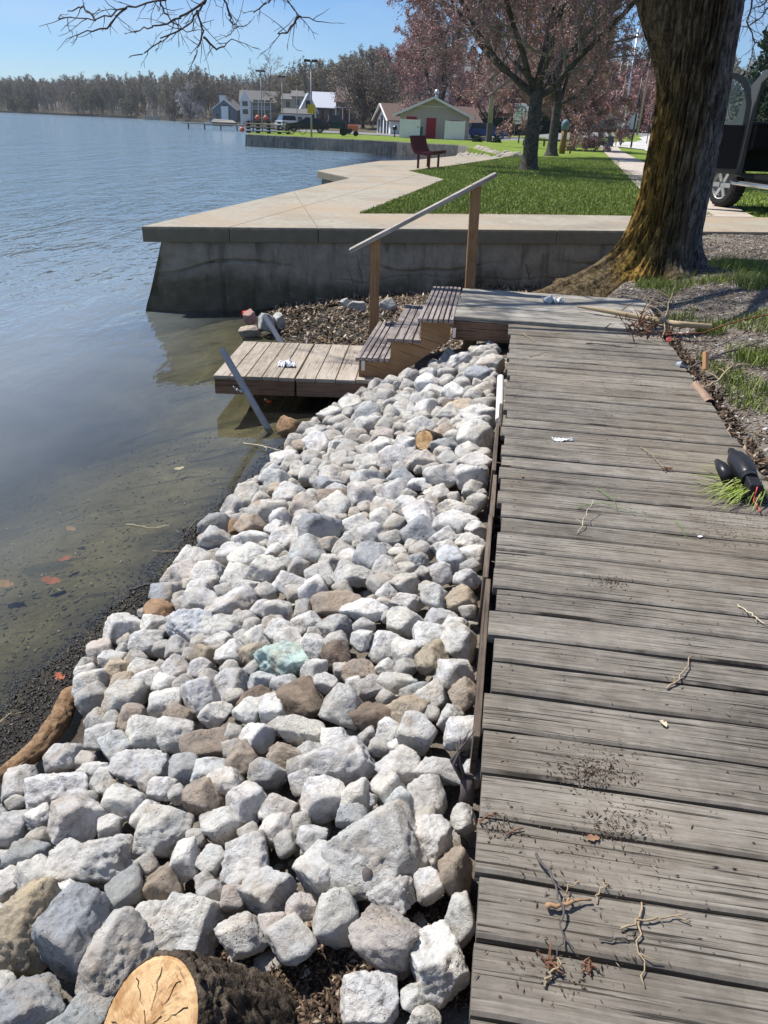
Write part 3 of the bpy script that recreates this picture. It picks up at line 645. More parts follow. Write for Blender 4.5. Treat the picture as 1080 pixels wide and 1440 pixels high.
def pipe(top, foot, label):
    e = empty('dock_pipe', foot, label, 'pipe', group='steel dock pipes'); mb = MB()
    t, f = Vector(top), Vector(foot); d = (t - f).normalized(); q = d.orthogonal().normalized(); r2 = d.cross(q); n = 20; L = (t - f).length
    for k, (s, r) in enumerate(((-.3, .026), (L, .026), (L, .020), (-.3, .020))):
        for j in range(n): a = 2 * math.pi * j / n; mb.v.append(tuple(f + d * s + (q * math.cos(a) + r2 * math.sin(a)) * r))
    for k in range(3):
        for j in range(n): mb.face((k * n + j, k * n + (j + 1) % n, (k + 1) * n + (j + 1) % n, (k + 1) * n + j))
    L0 = e.location.copy(); mb.v = [(x - L0.x, y - L0.y, z - L0.z) for x, y, z in mb.v]; mb.build('tube', M['galv_dull'], e, smooth=False); return e, f, d
foot = onz(376, 601, WATER_Z); top = ony(311, 490, foot.y + .1)
e, f_, d_ = pipe(top, foot, 'grey steel pipe leaning out of the water at the front corner of the dock')
p = f_ + d_ * .33
mb = MB(); mb.tube([p + Vector((-.03, -.03, 0)), p + Vector((-.06, -.05, .02))], .006, 8); mb.beam(p + Vector((-.08, -.06, .045)), p + Vector((-.045, -.045, -.015)), .012, .006); mb.ball(p + Vector((-.028, -.028, 0)), .014, 6); world_part(mb, 'clamp_screw', M['galv'], e, smooth=True)
foot = onz(398, 486, -.6) ; top = ony(372, 444, foot.y + .15)
pipe(top, foot, 'grey steel pipe leaning behind the dock, in front of the wall rubble')
M['pvc'] = plain('white_plastic_pipe', (.72, .71, .68), .4, 0, .08)
mb = MB(); a, b = onz(704, 531, -.06), onz(702, 592, -.06); mb.tube([a, b], .022, 16); o = mb.build('plastic_pipe', M['pvc'], smooth=False); tag(o, 'white plastic pipe lying between the rocks and the far left edge of the boardwalk', 'pipe')
# ---- shapeless litter
def crumple(name, c, sx, sy, sz, mat, label, cat, seed=0, n=26, rz=0, amp=1.0):
    u = np.linspace(-1, 1, n); X, Y = np.meshgrid(u, u); P = np.stack([X.ravel() * 1.6 + seed, Y.ravel() * 1.6, X.ravel() * 0 + seed], 1)
    a = fbm(P, 4).reshape(X.shape); r_ = np.abs(fbm(P * 1.7 + 9, 3)).reshape(X.shape)
    X2 = X * (1 + .25 * a); Y2 = Y * (1 - .2 * a); Z = np.maximum(.01, (r_ * .9 + .15 * a) * amp)
    V = np.stack([X2.ravel() * sx, Y2.ravel() * sy, Z.ravel() * sz], 1); ii = (np.arange(n - 1)[:, None] * n + np.arange(n - 1)[None, :]).ravel()
    o = mesh_from(name, V, np.stack([ii, ii + 1, ii + n + 1, ii + n], 1), mat, smooth=False, loc=c, rot=(0, 0, rz)); s = o.modifiers.new('s', 'SOLIDIFY'); s.thickness = .0012
    return tag(o, label, cat)
M['cloth'] = plain('white_rag', (.72, .74, .78), .8, 0, .15, 30); M['paper'] = plain('white_paper', (.85, .85, .84), .6, 0, .05)
crumple('rag', onz(403, 514, -.478), .075, .05, .05, M['cloth'], 'crumpled white and grey rag lying on the dock boards', 'rag', 3)
crumple('paper_scrap', onz(791, 619, .003), .055, .014, .014, M['paper'], 'crumpled strip of white paper on the boardwalk', 'paper', 8, rz=.1)
M['clearp'] = plain('clear_plastic', (.55, .57, .56), .25, 0, .1)
crumple('plastic_cup', onz(778, 425, .03), .09, .06, .06, M['clearp'], 'crushed clear plastic cup on the pale landing', 'cup', 5)
# ---- fishing float by the pipe
M['orange'] = plain('orange_plastic', (.75, .15, .05), .45); M['white'] = plain('white_paint', (.75, .75, .74), .5, 0, .06); M['black'] = plain('black_plastic', (.02, .02, .022), .35, 0, .3)
c = onz(378, 564, WATER_Z + .015); e = empty('fishing_float', c, 'small orange and white float on the water under the dock edge', 'float')
mb = MB(); mb.ball((0, 0, 0), .02, 8, sq=(1.3, 1.3, .9)); mb.build('body', M['orange'], e, smooth=True); mb = MB(); mb.ball((-.03, .005, .012), .011, 8); mb.build('tip', M['white'], e, smooth=True)
mb = MB(); mb.tube([(.02, 0, 0), (.06, .01, .006), (.11, -.005, .002)], [.01, .008, .002], 8); mb.build('tail', M['black'], e, smooth=True)
# ================================================================ ROCKS
def pile_h(x, y): return float(near_h(np.array([x]), np.array([y]))[0]) + .075
def rock_mesh(seed, ratio, sub, rough=1.0, flat=0.0):
    r = np.random.default_rng(seed); D, Fs = ico(sub); K = 7
    ax, _ = np.linalg.qr(r.normal(size=(3, 3))); n = np.concatenate([ax, -ax, r.normal(size=(3, 3))]) + r.normal(0, .17, (9, 3)); n /= np.linalg.norm(n, axis=1)[:, None]; h = np.concatenate([r.uniform(.60, .82, 6), r.uniform(.78, .98, 3)])
    d = np.maximum(D @ n.T, 1e-3) / h[None, :]; p = r.uniform(60, 160); rad = (d ** p).sum(1) ** (-1 / p)
    dd = r.normal(size=(50, 3)); dd /= np.linalg.norm(dd, axis=1)[:, None]; rr = ((np.maximum(dd @ n.T, 1e-3) / h[None, :]) ** p).sum(1) ** (-1 / p)
    for k in np.argsort(-rr)[:4]:            # broken-off corners
        q = np.maximum(D @ dd[k], 1e-3); lim = rr[k] * r.uniform(.70, .88) / q; rad = np.minimum(rad, lim)
    rad = rad / (1 + (rad / 1.25) ** 10) ** .1; P = D * rad[:, None]; P = P * np.array(ratio)[None, :]
    q = P * 1.7 + seed * 3.1; P = P * (1 + .045 * rough * fbm(q * 1.1, 3)[:, None])
    P = P + D * (.055 * rough * (.6 - np.abs(fbm(q * 2.6 + 4, 4)))[:, None]) * np.array([1, 1, 1])
    P = P + D * (.030 * rough * fbm(q * 5, 5, .66)[:, None])
    return P, Fs
COL = {'w': (.62, .61, .585), 'ww': (.74, .73, .705), 'b': (.375, .39, .40), 'pb': (.55, .57, .58), 't': (.46, .39, .31), 'br': (.21, .165, .13), 'bt': (.36, .305, .255), 'teal': (.47, .60, .575), 'g': (.47, .47, .46), 'y': (.48, .41, .31), 'pk': (.54, .495, .465), 'or': (.38, .24, .14)}
CN = {'w': 'pale grey', 'ww': 'bright white', 'b': 'blue-grey', 'pb': 'pale blue-grey', 't': 'tan', 'br': 'dark brown', 'bt': 'brownish', 'teal': 'teal', 'g': 'mid grey', 'y': 'yellow-stained', 'pk': 'pinkish', 'or': 'orange-brown'}
# u, v, width, height, colour, label (landmarks) , roll in the picture
HR = [
 (403,933,94,66,'teal','smooth pale teal boulder in the middle of the rock pile'),
 (271,884,74,74,'pb','big blunt pale rock perched at the lake edge of the pile, above the water'),
 (332,852,72,54,'w',0),(361,785,76,46,'w','broad pale rock at the lake edge, below the flat tan stone'),(282,829,46,46,'w',0),(206,903,56,46,'w','tan-bottomed rock on the shoreline beside the orange-brown stone'),
 (449,753,66,62,'b','large blue-grey rock in the upper half of the pile, left of its centre'),
 (426,986,78,60,'br','dark brown blocky rock touching the lower right of the teal boulder'),
 (472,926,44,54,'br','tall dark-faced brown rock just to the right of the teal boulder'),
 (443,836,50,56,'ww','bright white wedge leaning on a long brown rock'),(478,855,88,46,'bt','long brown rock lying under the bright white wedge'),
 (248,942,46,44,'w',0),(280,945,40,44,'w',0),(328,961,54,56,'w',0),(359,984,50,38,'br',0),(231,987,54,44,'w',0),(281,982,58,54,'w',0),(132,986,56,54,'b','grey pointed rock above the driftwood log'),
 (178,986,56,66,'w','square pale rock beside the grey pointed one near the driftwood'),(199,940,46,44,'w',0),(157,931,44,44,'w',0),(143,1033,60,44,'w',0),(208,1030,68,56,'w',0),(287,1047,78,56,'bt','wide brown-grey rock low in the left of the pile'),
 (303,1008,52,36,'w',0),(352,1005,50,42,'w',0),(199,1077,96,66,'pb','large pale blue slanting rock to the right of the driftwood log'),(428,1033,98,42,'w',0),(343,1068,54,58,'bt',0),(402,1063,60,46,'bt',0),(376,1086,62,50,'pb','small pale blue rock between two brown ones left of the double boulder'),
 (88,1068,66,50,'w',0),(26,1105,54,58,'w','rounded pale rock at the left edge of the photo, below the driftwood log'),(82,1115,116,64,'w',0),(110,1162,84,78,'w',0),(146,1101,42,44,'w',0),
 (139,1213,138,84,'w','long pale boulder lying slantwise in the lower left'),(45,1205,66,52,'b','small blue-grey rock in the lower left corner, above the yellow-stained boulder'),(37,1305,110,116,'y','big yellow-stained boulder cut by the left edge of the photo'),(108,1315,92,136,'b','tall blue-grey boulder next to the yellow-stained one'),
 (163,1358,96,130,'w','big pale boulder directly behind the sawn log end'),(177,1252,54,78,'b','narrow blue-grey rock squeezed beside a brown one'),(226,1246,62,72,'bt','brown rock squeezed between a blue-grey and a pale one'),(265,1300,126,92,'w','large rounded pale boulder above the sawn log'),(261,1215,52,58,'w',0),
 (346,1211,94,80,'w','heavy blocky pale boulder above the tilted slab'),(377,1254,92,66,'w','tilted pale slab above the log bark'),(411,1325,76,66,'w',0),(38,1420,120,94,'b','flat grey boulder in the bottom left corner'),(293,1089,60,42,'pb',0),
 (346,1134,58,64,'w',0),(391,1138,62,44,'w',0),(285,1125,56,56,'bt',0),(228,1168,84,80,'w','greyish boulder with a pale ridge, above the long slantwise boulder'),(175,1134,70,48,'w',0),(314,1160,66,52,'w',0),
 (482,1077,114,80,'w','large double-humped pale boulder left of the boardwalk'),(534,1197,150,118,'w','biggest flat pale slab, right of the centre at the bottom of the pile'),(458,1223,92,86,'w','pale block leaning on the biggest slab from the left'),(471,1292,64,80,'w',0),
 (547,1325,104,86,'pk','round pinkish boulder near the bottom, right of the log'),(615,1357,90,92,'ww','bright white angular boulder under the pinkish one'),(515,1405,98,76,'w','pale boulder in the dirt at the bottom edge'),(588,1403,46,38,'w','small white stone in the dirt at the bottom edge'),(600,1432,56,40,'w',0),
 (640,1221,54,84,'bt','upright brown stone leaning on the boardwalk edge'),(604,1178,70,76,'ww',0),(601,1118,60,66,'w',0),(547,1108,50,58,'w',0),(619,1084,76,42,'w',0),(645,1294,48,74,'w',0),(652,1151,38,44,'w',0),(512,1123,44,24,'g',0),
 (513,863,72,40,'ww','flat bright white rock right of the long brown rock'),(570,873,64,48,'w',0),(572,917,46,54,'w',0),(607,930,48,50,'y',0),(638,948,62,62,'ww','bright white pointed rock beside the boardwalk edge'),(645,903,56,62,'w',0),(510,903,30,36,'w',0),(543,940,30,30,'w',0),(507,945,54,44,'bt',0),
 (557,963,60,32,'w',0),(583,971,52,26,'b','thin flat blue-grey stone in front of the white pointed rock'),(527,1010,66,62,'br','dark brown cracked rock above the double-humped boulder'),(485,997,66,70,'w',0),(573,1000,64,44,'t','flat tan rock wedged between the dark cracked rock and a grey one'),(583,1037,66,62,'w','round grey-topped rock near the boardwalk, below the tan one'),(650,1035,58,48,'w',0),(652,982,42,60,'t','upright tan rock against the boardwalk edge'),
 (613,843,38,38,'w',0),(650,843,44,44,'t',0),(620,810,42,42,'w',0),(573,823,52,38,'w',0),(543,805,38,48,'w',0),(501,813,68,36,'w',0),(590,790,32,30,'b','small dark blue-grey rock right of the middle of the pile'),(657,813,44,34,'w',0),
 (608,530,32,26,'w','pale block at the top of the pile under the steps'),(690,517,44,36,'w','broad pale rock at the very top of the pile beside the landing'),(663,674,54,54,'w','large square-faced rock beside the white-edged boardwalk boards'),(623,610,40,32,'t','rounded tan rock next to the small orange sawn log'),(633,571,26,22,'br','small brown rock near the top of the pile'),
 (517,600,46,40,'w',0),(570,583,40,44,'w',0),(477,630,40,30,'w',0),(477,650,36,32,'w',0),(468,669,40,34,'w',0),(433,674,40,34,'w',0),(510,702,50,52,'w',0),(470,693,40,36,'w',0),(537,733,44,42,'w',0),(533,771,42,24,'w',0),(587,681,46,24,'pb','thin pale blue stone in the upper right of the pile'),(617,694,42,30,'w',0),(630,653,34,32,'g','round mid grey stone above the square-faced rock'),(660,634,42,26,'w',0),
 (670,748,44,36,'w',0),(573,846,50,30,'w',0),(633,713,50,34,'w',0),(665,781,44,40,'w',0),(627,777,50,34,'w',0),(558,781,40,26,'w',0),(493,788,44,40,'w',0),(543,835,34,30,'w',0),(463,793,44,36,'w',0),(490,760,32,30,'w',0),(400,733,38,38,'w',0),(390,743,34,40,'w',0),(387,779,32,30,'w',0),
 (370,712,44,26,'t','flat tan stone at the edge of the black shore muck'),(227,862,50,40,'or','orange-brown stone at the waterline left of the big blunt rock'),(389,690,30,24,'t','small tan stone at the waterline, farther out than the flat tan one'),(427,629,36,24,'t','brown flat stone at the waterline near the leaning pipe'),(331,745,26,28,'or','small orange-brown stone on the shore above the broad pale rock'),(408,604,30,34,'or','rough brown stone in the wet at the foot of the leaning pipe'),
 (500,1120,52,60,'w',0),(430,1100,50,40,'w',0),(440,1180,56,46,'w',0),(300,1260,44,36,'g',0),(560,1050,36,30,'w',0),(500,960,30,30,'w',0),(455,965,44,34,'w',0),(400,890,56,40,'w',0),(360,900,40,40,'w',0),(310,905,44,36,'w',0),(540,850,40,30,'w',0),(410,820,54,40,'w',0),(350,830,46,36,'w',0),(10,1170,50,70,'w',0),(14,1240,60,60,'w',0),(230,1110,50,40,'w',0),(665,1085,36,46,'w',0),
]
rocks = []                                      # world pos, semi axes, colour, label, picture box
for k, (u, v, w, h, c, lab) in enumerate(HR):
    w, h = w * .95, h * .93; p = onsurf(u, v, pile_h, .3, 9, 300); dep = project(p)[2]; a = w / 2 * dep / FPX; b = h / 2 * dep / FPX
    rocks.append(dict(p=p, a=a, b=b, c=c, lab=lab, hand=True))
logc = onsurf(215, 1440, lambda x, y: pile_h(x, y), .3, 9, 300)
DWP = [(-25, 1108), (12, 1083), (52, 1055), (83, 1015), (98, 978), (124, 965)]
def blocked(u, v):
    if u < 130 and v > 950 and min(math.hypot(u - a, v - b) for k_ in range(5) for a, b in [(DWP[k_][0] * (1 - t_) + DWP[k_ + 1][0] * t_, DWP[k_][1] * (1 - t_) + DWP[k_ + 1][1] * t_) for t_ in (0, .25, .5, .75)]) < 42: return True
    return v > 1340 and 130 < u < 640 - (0 if v > 1300 else 100) and not (560 < u < 640 and v < 1300) and (u < 450 or v > 1385 or (450 < u < 500))
grid_r = np.random.default_rng(21); fills = []
def spaced(p, r, k):
    for q in rocks:
        d = math.hypot(p.x - q['p'].x, p.y - q['p'].y)
        if d < k * (r + (q['a'] + q['b']) / 2): return False
    return True
for r0, tries, k in ((.09, 1600, .82), (.072, 900, .82), (.058, 3500, .80), (.047, 7000, .78), (.035, 6000, .80)):
    for _ in range(tries):
        y = grid_r.uniform(.55 if r0 < .08 else 2.7, 6.25); x1 = .07 + y * .142 - .045; x0 = float(rock_x(y)) + (.03 if y < 5.6 else .12)
        if y > 5.3: x0 = max(x0, -.62 + (y - 5.3) * .55)
        x = grid_r.uniform(x0, x1); r = r0 * grid_r.uniform(.85, 1.15)
        if y > 6.05 and x < .35: continue
        p = Vector((x, y, pile_h(x, y))); u, v, dep = project(p)
        if blocked(u, v) or (590 < u < 606 and 615 < v < 645): continue
        if x > x1 - r * .9 or x < x0 + r * .4: continue
        if not spaced(p, r, k): continue
        cc = grid_r.choice(['w', 'w', 'w', 'w', 'w', 'w', 'ww', 'ww', 'pb', 'w', 'b', 't', 'bt', 'g', 'pk', 'w', 'w', 'ww'])
        e = grid_r.uniform(.72, 1.2); rocks.append(dict(p=p, a=r * max(e, 1 / e) ** .5, b=r * min(e, 1 / e) ** .5, c=cc, lab=0, hand=False))
for q in rocks:
    u, v, dep = project(q['p']); q['u'], q['v'], q['px'] = u, v, (q['a'] * q['b']) ** .5 * FPX / dep
    m = q['px']; q['vis'] = (-m < u < 1080 + m and v < 1440 + m)
vis = sorted([q for q in rocks if q['vis']], key=lambda q: -q['px']); keep = [q for q in vis if q['hand']]
keep += [q for q in vis if not q['hand']][:max(0, 291 - len(keep))]; ids = {id(q) for q in keep}; rest = [q for q in rocks if id(q) not in ids]
# labels: landmarks by hand, the others by the landmark they lie next to
marks = [q for q in keep if q['lab']]
extra = [(215, 1400, 'the sawn log end'), (85, 1030, 'the driftwood log'), (595, 630, 'the small orange sawn log'), (704, 560, 'the white plastic pipe')]
short = lambda s: s.split(',')[0]
SH = {403: 'teal boulder', 271: 'big blunt rock at the water', 361: 'broad pale rock at the water', 206: 'tan-bottomed shoreline rock', 449: 'large blue-grey rock', 426: 'dark brown block', 472: 'dark-faced brown rock', 443: 'bright white wedge', 478: 'long brown rock', 132: 'grey pointed rock', 178: 'square pale shoreline rock', 287: 'wide brown-grey rock', 199: 'large pale blue slanting rock', 376: 'small pale blue rock', 26: 'rounded rock at the left edge', 139: 'long slantwise boulder', 45: 'small blue-grey corner rock', 37: 'yellow-stained boulder', 108: 'tall blue-grey boulder', 163: 'boulder behind the sawn log', 177: 'narrow blue-grey rock', 226: 'squeezed brown rock', 265: 'large rounded boulder above the log', 346: 'heavy blocky boulder', 377: 'tilted pale slab', 38: 'flat grey corner boulder', 228: 'ridged greyish boulder', 482: 'double-humped boulder', 534: 'biggest flat slab', 458: 'block leaning on the biggest slab', 547: 'round pinkish boulder', 615: 'bright white angular boulder', 515: 'pale boulder in the dirt', 588: 'small white stone in the dirt', 640: 'upright brown stone', 513: 'flat bright white rock', 638: 'bright white pointed rock', 583: 0, 527: 'dark brown cracked rock', 573: 'flat tan wedged rock', 652: 'upright tan rock', 590: 'small dark blue-grey rock', 608: 'pale block under the steps', 690: 'broad rock beside the landing', 663: 'square-faced rock', 623: 'rounded tan rock', 633: 'small brown rock near the top', 587: 'thin pale blue stone', 630: 'round grey stone', 370: 'flat tan shore stone', 227: 'orange-brown waterline stone', 389: 'small tan waterline stone', 427: 'brown flat waterline stone', 331: 'small orange-brown shore stone', 408: 'rough brown stone by the pipe'}
for (u, v, w, h, c, lab), q in zip(HR, rocks):
    q['short'] = None
    if lab: q['short'] = SH.get(u) or ('thin flat blue-grey stone' if v == 971 else 'round grey-topped rock')
anch = [(q['u'], q['v'], 'the ' + q['short']) for q in marks] + extra
buck = {}
for q in keep:
    if q['lab']: continue
    best = min(anch, key=lambda a: math.hypot(a[0] - q['u'], (a[1] - q['v']) * 1.15) / (1 + 0 * q['px'])); dx, dy = q['u'] - best[0], q['v'] - best[1]
    side = ('on its boardwalk side' if dx > 0 else 'on its lake side') if abs(dx) > abs(dy) else ('below it' if dy > 0 else 'above it')
    buck.setdefault((best[2], side), []).append((math.hypot(dx, dy), q))
ORD = ['nearest', 'second nearest', 'third nearest', 'fourth nearest', 'fifth nearest', 'sixth nearest', 'seventh nearest', 'eighth nearest', 'ninth nearest', 'tenth nearest', 'eleventh nearest', 'twelfth nearest']
for (a, side), L in buck.items():
    L.sort(key=lambda t: t[0])
    for k, (d, q) in enumerate(L):
        s = 'small' if q['a'] < .055 else 'mid-sized' if q['a'] < .085 else 'large'
        q['lab'] = f"{s} {CN[q['c']]} rock {ORD[min(k, 11)]} to {a}, {side}"
        if len(q['lab'].split()) > 16: q['lab'] = f"{CN[q['c']]} rock {ORD[min(k, 11)]} to {a}, {side}"
        if len(q['lab'].split()) > 16: q['lab'] = f"rock {ORD[min(k, 11)]} to {a}, {side}"
def place_rock(q, i):
    sub = 5 if q['px'] > 34 else 4 if q['px'] > 11 else 3
    a, b = q['a'] * 1.10, q['b'] * 1.10; r = np.random.default_rng(500 + i); bz = b * r.uniform(.85, 1.05); by = b * r.uniform(.95, 1.15)
    m = max(a, by, bz); P, Fs = rock_mesh(500 + i, (a / m, by / m, bz / m), sub); P = P * m
    return P, Fs, q['p'] + Vector((0, 0, r.uniform(-.2, .2) * bz)), r.uniform(-.3, .3), r.uniform(-.25, .25)
for i, q in enumerate(keep):
    P, Fs, loc, rz, ry = place_rock(q, i); c = COL[q['c']]; j = rnd.uniform(.88, 1.1)
    o = mesh_from('rock', P, Fs, M['rock'], smooth=True, loc=loc, rot=(rnd.uniform(-.2, .2), ry, rz)); o.color = (c[0] * j, c[1] * j, c[2] * j * rnd.uniform(.97, 1.03), 1)
    tag(o, q['lab'], 'rock', 'limestone rocks piled between the boardwalk and the lake')
# rubble under and between them, and rocks wholly out of view
AV = []; AF = []; nb_ = 0
def add_bit(P, Fs, loc, rz):
    global nb_
    c, s = math.cos(rz), math.sin(rz); Q = np.stack([P[:, 0] * c - P[:, 1] * s, P[:, 0] * s + P[:, 1] * c, P[:, 2]], 1) + np.array(loc)[None, :]
    AV.append(Q); AF.append(Fs + nb_); nb_ += len(Q)
for i, q in enumerate(rest):
    P, Fs = rock_mesh(3000 + i, (1, q['b'] / q['a'], .8), 3 if q['px'] > 8 else 2); add_bit(P * q['a'] * 1.1, Fs, q['p'], rnd.uniform(0, 6))
for i in range(1100):
    y = grid_r.uniform(.6, 6.2); x0 = float(rock_x(y)) + .03
    if y > 5.4: x0 = max(x0, -.55 + (y - 5.4) * .6)
    x = grid_r.uniform(x0, .07 + y * .142 + .02); r = grid_r.uniform(.022, .06); u, v, dep = project((x, y, pile_h(x, y)))
    if blocked(u, v): continue
    P, Fs = rock_mesh(6000 + i % 40, (1, grid_r.uniform(.6, 1), grid_r.uniform(.6, .9)), 2); add_bit(P * r, Fs, (x, y, pile_h(x, y) - .09 - r * .1), rnd.uniform(0, 6))
o = mesh_from('rubble', np.concatenate(AV), np.concatenate(AF), M['rock'], smooth=True); o.color = (.48, .465, .435, 1); tag(o, 'small stone rubble filling the gaps between the rocks', kind='stuff')
# ---- rocks and debris by the seawall
for u, v, w, h, z, c, lab in ((352, 447, 18, 21, -.62, 'pk', 'smooth pink rock at the water beside the wall'), (352, 466, 34, 16, -.70, 't', 'flat wet brown rock in the water in front of the pink rock'), (374, 455, 26, 28, -.62, 'g', 'angular grey-green rock next to the pink rock by the wall'), (392, 452, 18, 24, -.62, 'g', 'dark rounded grey rock behind the leaning pipe'), (502, 430, 26, 16, -.5, 'g', 'pale grey rock on the leaf litter left of the handrail post'), (546, 432, 26, 22, -.5, 'g', 'grey rock on the leaf litter right of the handrail post'), (485, 426, 16, 12, -.5, 'g', 'small grey rock close against the wall left of the handrail')):
    p = onz(u, v, z); dep = project(p)[2]; a, b = w / 2 * dep / FPX * 1.1, h / 2 * dep / FPX * 1.1; m = max(a, b); P, Fs = rock_mesh(int(u * 7 + v), (a / m, b / m, b / m), 4, .7)
    o = mesh_from('rock', P * m, Fs, M['rock'], smooth=True, loc=p); o.color = (*COL[c], 1) if c != 'pk' else (.42, .27, .24, 1); tag(o, lab, 'rock', 'rocks at the foot of the seawall')
def bits(name, X, Y, Z, size, mat, flat=.35, elong=2.2, seed=0, kind='stuff', label=None, tilt=.5, island=True):
    """many small loose chips, one object"""
    r = np.random.default_rng(seed); n = len(X); T = np.array([[1, 0, 0], [-1, 0, 0], [0, 1, 0], [0, -1, 0], [0, 0, 1], [0, 0, -1]], float)
    F8 = np.array([[0, 2, 4], [2, 1, 4], [1, 3, 4], [3, 0, 4], [2, 0, 5], [1, 2, 5], [3, 1, 5], [0, 3, 5]])
    P = T[None] * np.ones((n, 1, 1)) * (1 + r.uniform(-.35, .35, (n, 6, 3))); s = size * r.uniform(.4, 1.3, n) ** 1.0
    P[:, :, 0] *= (s * r.uniform(1, elong, n))[:, None]; P[:, :, 1] *= (s * r.uniform(.4, 1, n))[:, None]; P[:, :, 2] *= (s * flat)[:, None]
    a = r.uniform(0, 6.28, n); tx = r.normal(0, tilt, n); ca, sa = np.cos(a)[:, None], np.sin(a)[:, None]; cb, sb = np.cos(tx)[:, None], np.sin(tx)[:, None]
    x, y, z = P[:, :, 0], P[:, :, 1], P[:, :, 2]; x, z = x * cb - z * sb, x * sb + z * cb; x, y = x * ca - y * sa, x * sa + y * ca
    V = np.stack([x + X[:, None], y + Y[:, None], z + Z[:, None]], 2).reshape(-1, 3); Fs = (F8[None] + (np.arange(n) * 6)[:, None, None]).reshape(-1, 3)
    o = mesh_from(name, V, Fs, mat)
    return tag(o, label, kind=kind) if kind else o
def island_mat(name, stops, rough=.9, spec=.2):
    t = NT(name); g = t.n('ShaderNodeNewGeometry'); return t.done(t.ramp(g.outputs['Random Per Island'], stops), rough, 0, None, spec)
M['litter'] = island_mat('leaf_litter', [(0, (.06, .04, .025)), (.35, (.17, .115, .07)), (.7, (.32, .24, .16)), (.93, (.42, .35, .26)), (1, (.6, .57, .5))])
M['muck'] = island_mat('wet_black_muck', [(0, (.008, .007, .006)), (.7, (.03, .024, .018)), (.95, (.06, .045, .035)), (1, (.16, .14, .11))], .5, .4)
M['chip'] = island_mat('pale_chips', [(0, (.07, .045, .03)), (.4, (.2, .145, .10)), (.68, (.33, .28, .22)), (.85, (.42, .39, .35)), (1, (.6, .58, .55))])
r = np.random.default_rng(5)
n = 9000; X = r.uniform(-1.5, 2.0, n); Y = r.uniform(7.0, 10.9, n); H = near_h(X, Y); k = (H > -.735) & (Y < 9.5 + (X + 2.96) * .2558 + .02) & (X > shore_x(Y) + .02)
mound = .10 * np.exp(-((X + .55) ** 2 / .9 + (Y - 9.0) ** 2 / .8)); X, Y, H, mound = X[k], Y[k], H[k], mound[k]
bits('leaf_litter', X, Y, H + mound * r.uniform(.2, 1, len(X)) + .012, .022, M['litter'], .3, 2.2, 1, label='heap of brown leaf litter and chips between the wall and the dock', tilt=.7)
n = 15000; Y = r.uniform(.9, 6.9, n); X = shore_x(Y) + (rock_x(Y) - shore_x(Y)) * r.uniform(-.25, 1.15, n) + r.normal(0, .03, n); H = near_h(X, Y); k = (H > -.80); X, Y, H = X[k], Y[k], H[k]
bits('shore_muck', X, Y, H + .002, .0075, M['muck'], .35, 2.6, 2, label='glistening black muck and rotted leaves along the waterline', tilt=.6)
n = 1500; U = r.uniform(0, 430, n); Vv_ = r.uniform(600, 1060, n); P = [onz(u, v, -.95) for u, v in zip(U, Vv_)]; X = np.array([p.x for p in P]); Y = np.array([p.y for p in P]); H = near_h(X, Y); k = H < -.77; X, Y, H = X[k], Y[k], H[k]
M['bedbits'] = island_mat('lake_bed_bits', [(0, (.02, .02, .012)), (.5, (.09, .08, .04)), (.9, (.2, .18, .11)), (1, (.5, .48, .4))])
bits('lake_bed_litter', X, Y, H + .003, .009, M['bedbits'], .4, 2.2, 3, label='sunken twigs, stones and scraps on the shallow lake bed', tilt=.2)
n = 60000; LX = r.uniform(.6, 4.4, n) ; LY = r.uniform(.3, 12.6, n); X = .07 + LX * .99 + LY * .1406; Y = -LX * .1406 + LY * .99; k = (Y < wall_y(X) + .04) & ((LX > 1.17) | (LY > 7.6)); X, Y = X[k], Y[k]; H = near_h(X, Y)
bits('bank_litter', X, Y, H + .003, .011, M['chip'], .35, 2.6, 4, label='pale shell chips, gravel and dead stems on the bank beside the boardwalk', tilt=.35)
n = 2600; LX = r.uniform(1.17, 1.32, n); LY = r.uniform(.5, 7.4, n); X = .07 + LX * .99 + LY * .1406; Y = -LX * .1406 + LY * .99
M['dark_litter'] = island_mat('dark_litter', [(0, (.02, .014, .01)), (.6, (.09, .06, .04)), (.9, (.2, .14, .09)), (1, (.4, .33, .25))])
bits('edge_litter', X, Y, near_h(X, Y) + .01, .014, M['dark_litter'], .4, 3.0, 6, label='dark leaves and twigs packed along the right edge of the boardwalk', tilt=.6)
n = 3000; U = r.uniform(300, 665, n); Vv_ = r.uniform(1290, 1440, n); P = [onz(u, v, -.30) for u, v in zip(U, Vv_)]; X = np.array([p.x for p in P]); Y = np.array([p.y for p in P])
bits('bark_mulch', X, Y, near_h(X, Y) + .006, .007, M['dark_litter'], .4, 3.0, 8, label='brown bark crumbs on the soil around the sawn log', tilt=.5)
# ---- crumbs on the deck
X = []; Y = []
for u, v, n, s in ((835, 1090, 260, 28), (870, 1160, 200, 35), (830, 1215, 90, 60), (900, 1290, 60, 80), (790, 1365, 90, 50), (690, 1160, 130, 30), (825, 1070, 60, 40), (740, 520, 160, 60), (880, 520, 220, 70), (930, 470, 260, 30), (800, 560, 120, 80), (1040, 740, 300, 40), (720, 1000, 120, 400), (900, 900, 200, 250), (880, 620, 250, 120), (860, 820, 120, 12)):
    for _ in range(int(n * 1.5)):
        p = onz(r.normal(u, s), r.normal(v, s * .45), 0); l = DMI @ p
        if .01 < l.x < 1.18 and .3 < l.y < 6.2: X.append(p.x); Y.append(p.y)
X = np.array(X); Y = np.array(Y); bits('deck_crumbs', X, Y, np.full(len(X), .003), .0018, M['dark_litter'], .5, 4.5, 9, label='bark crumbs, seeds and dead bits scattered over the boardwalk', tilt=.2)
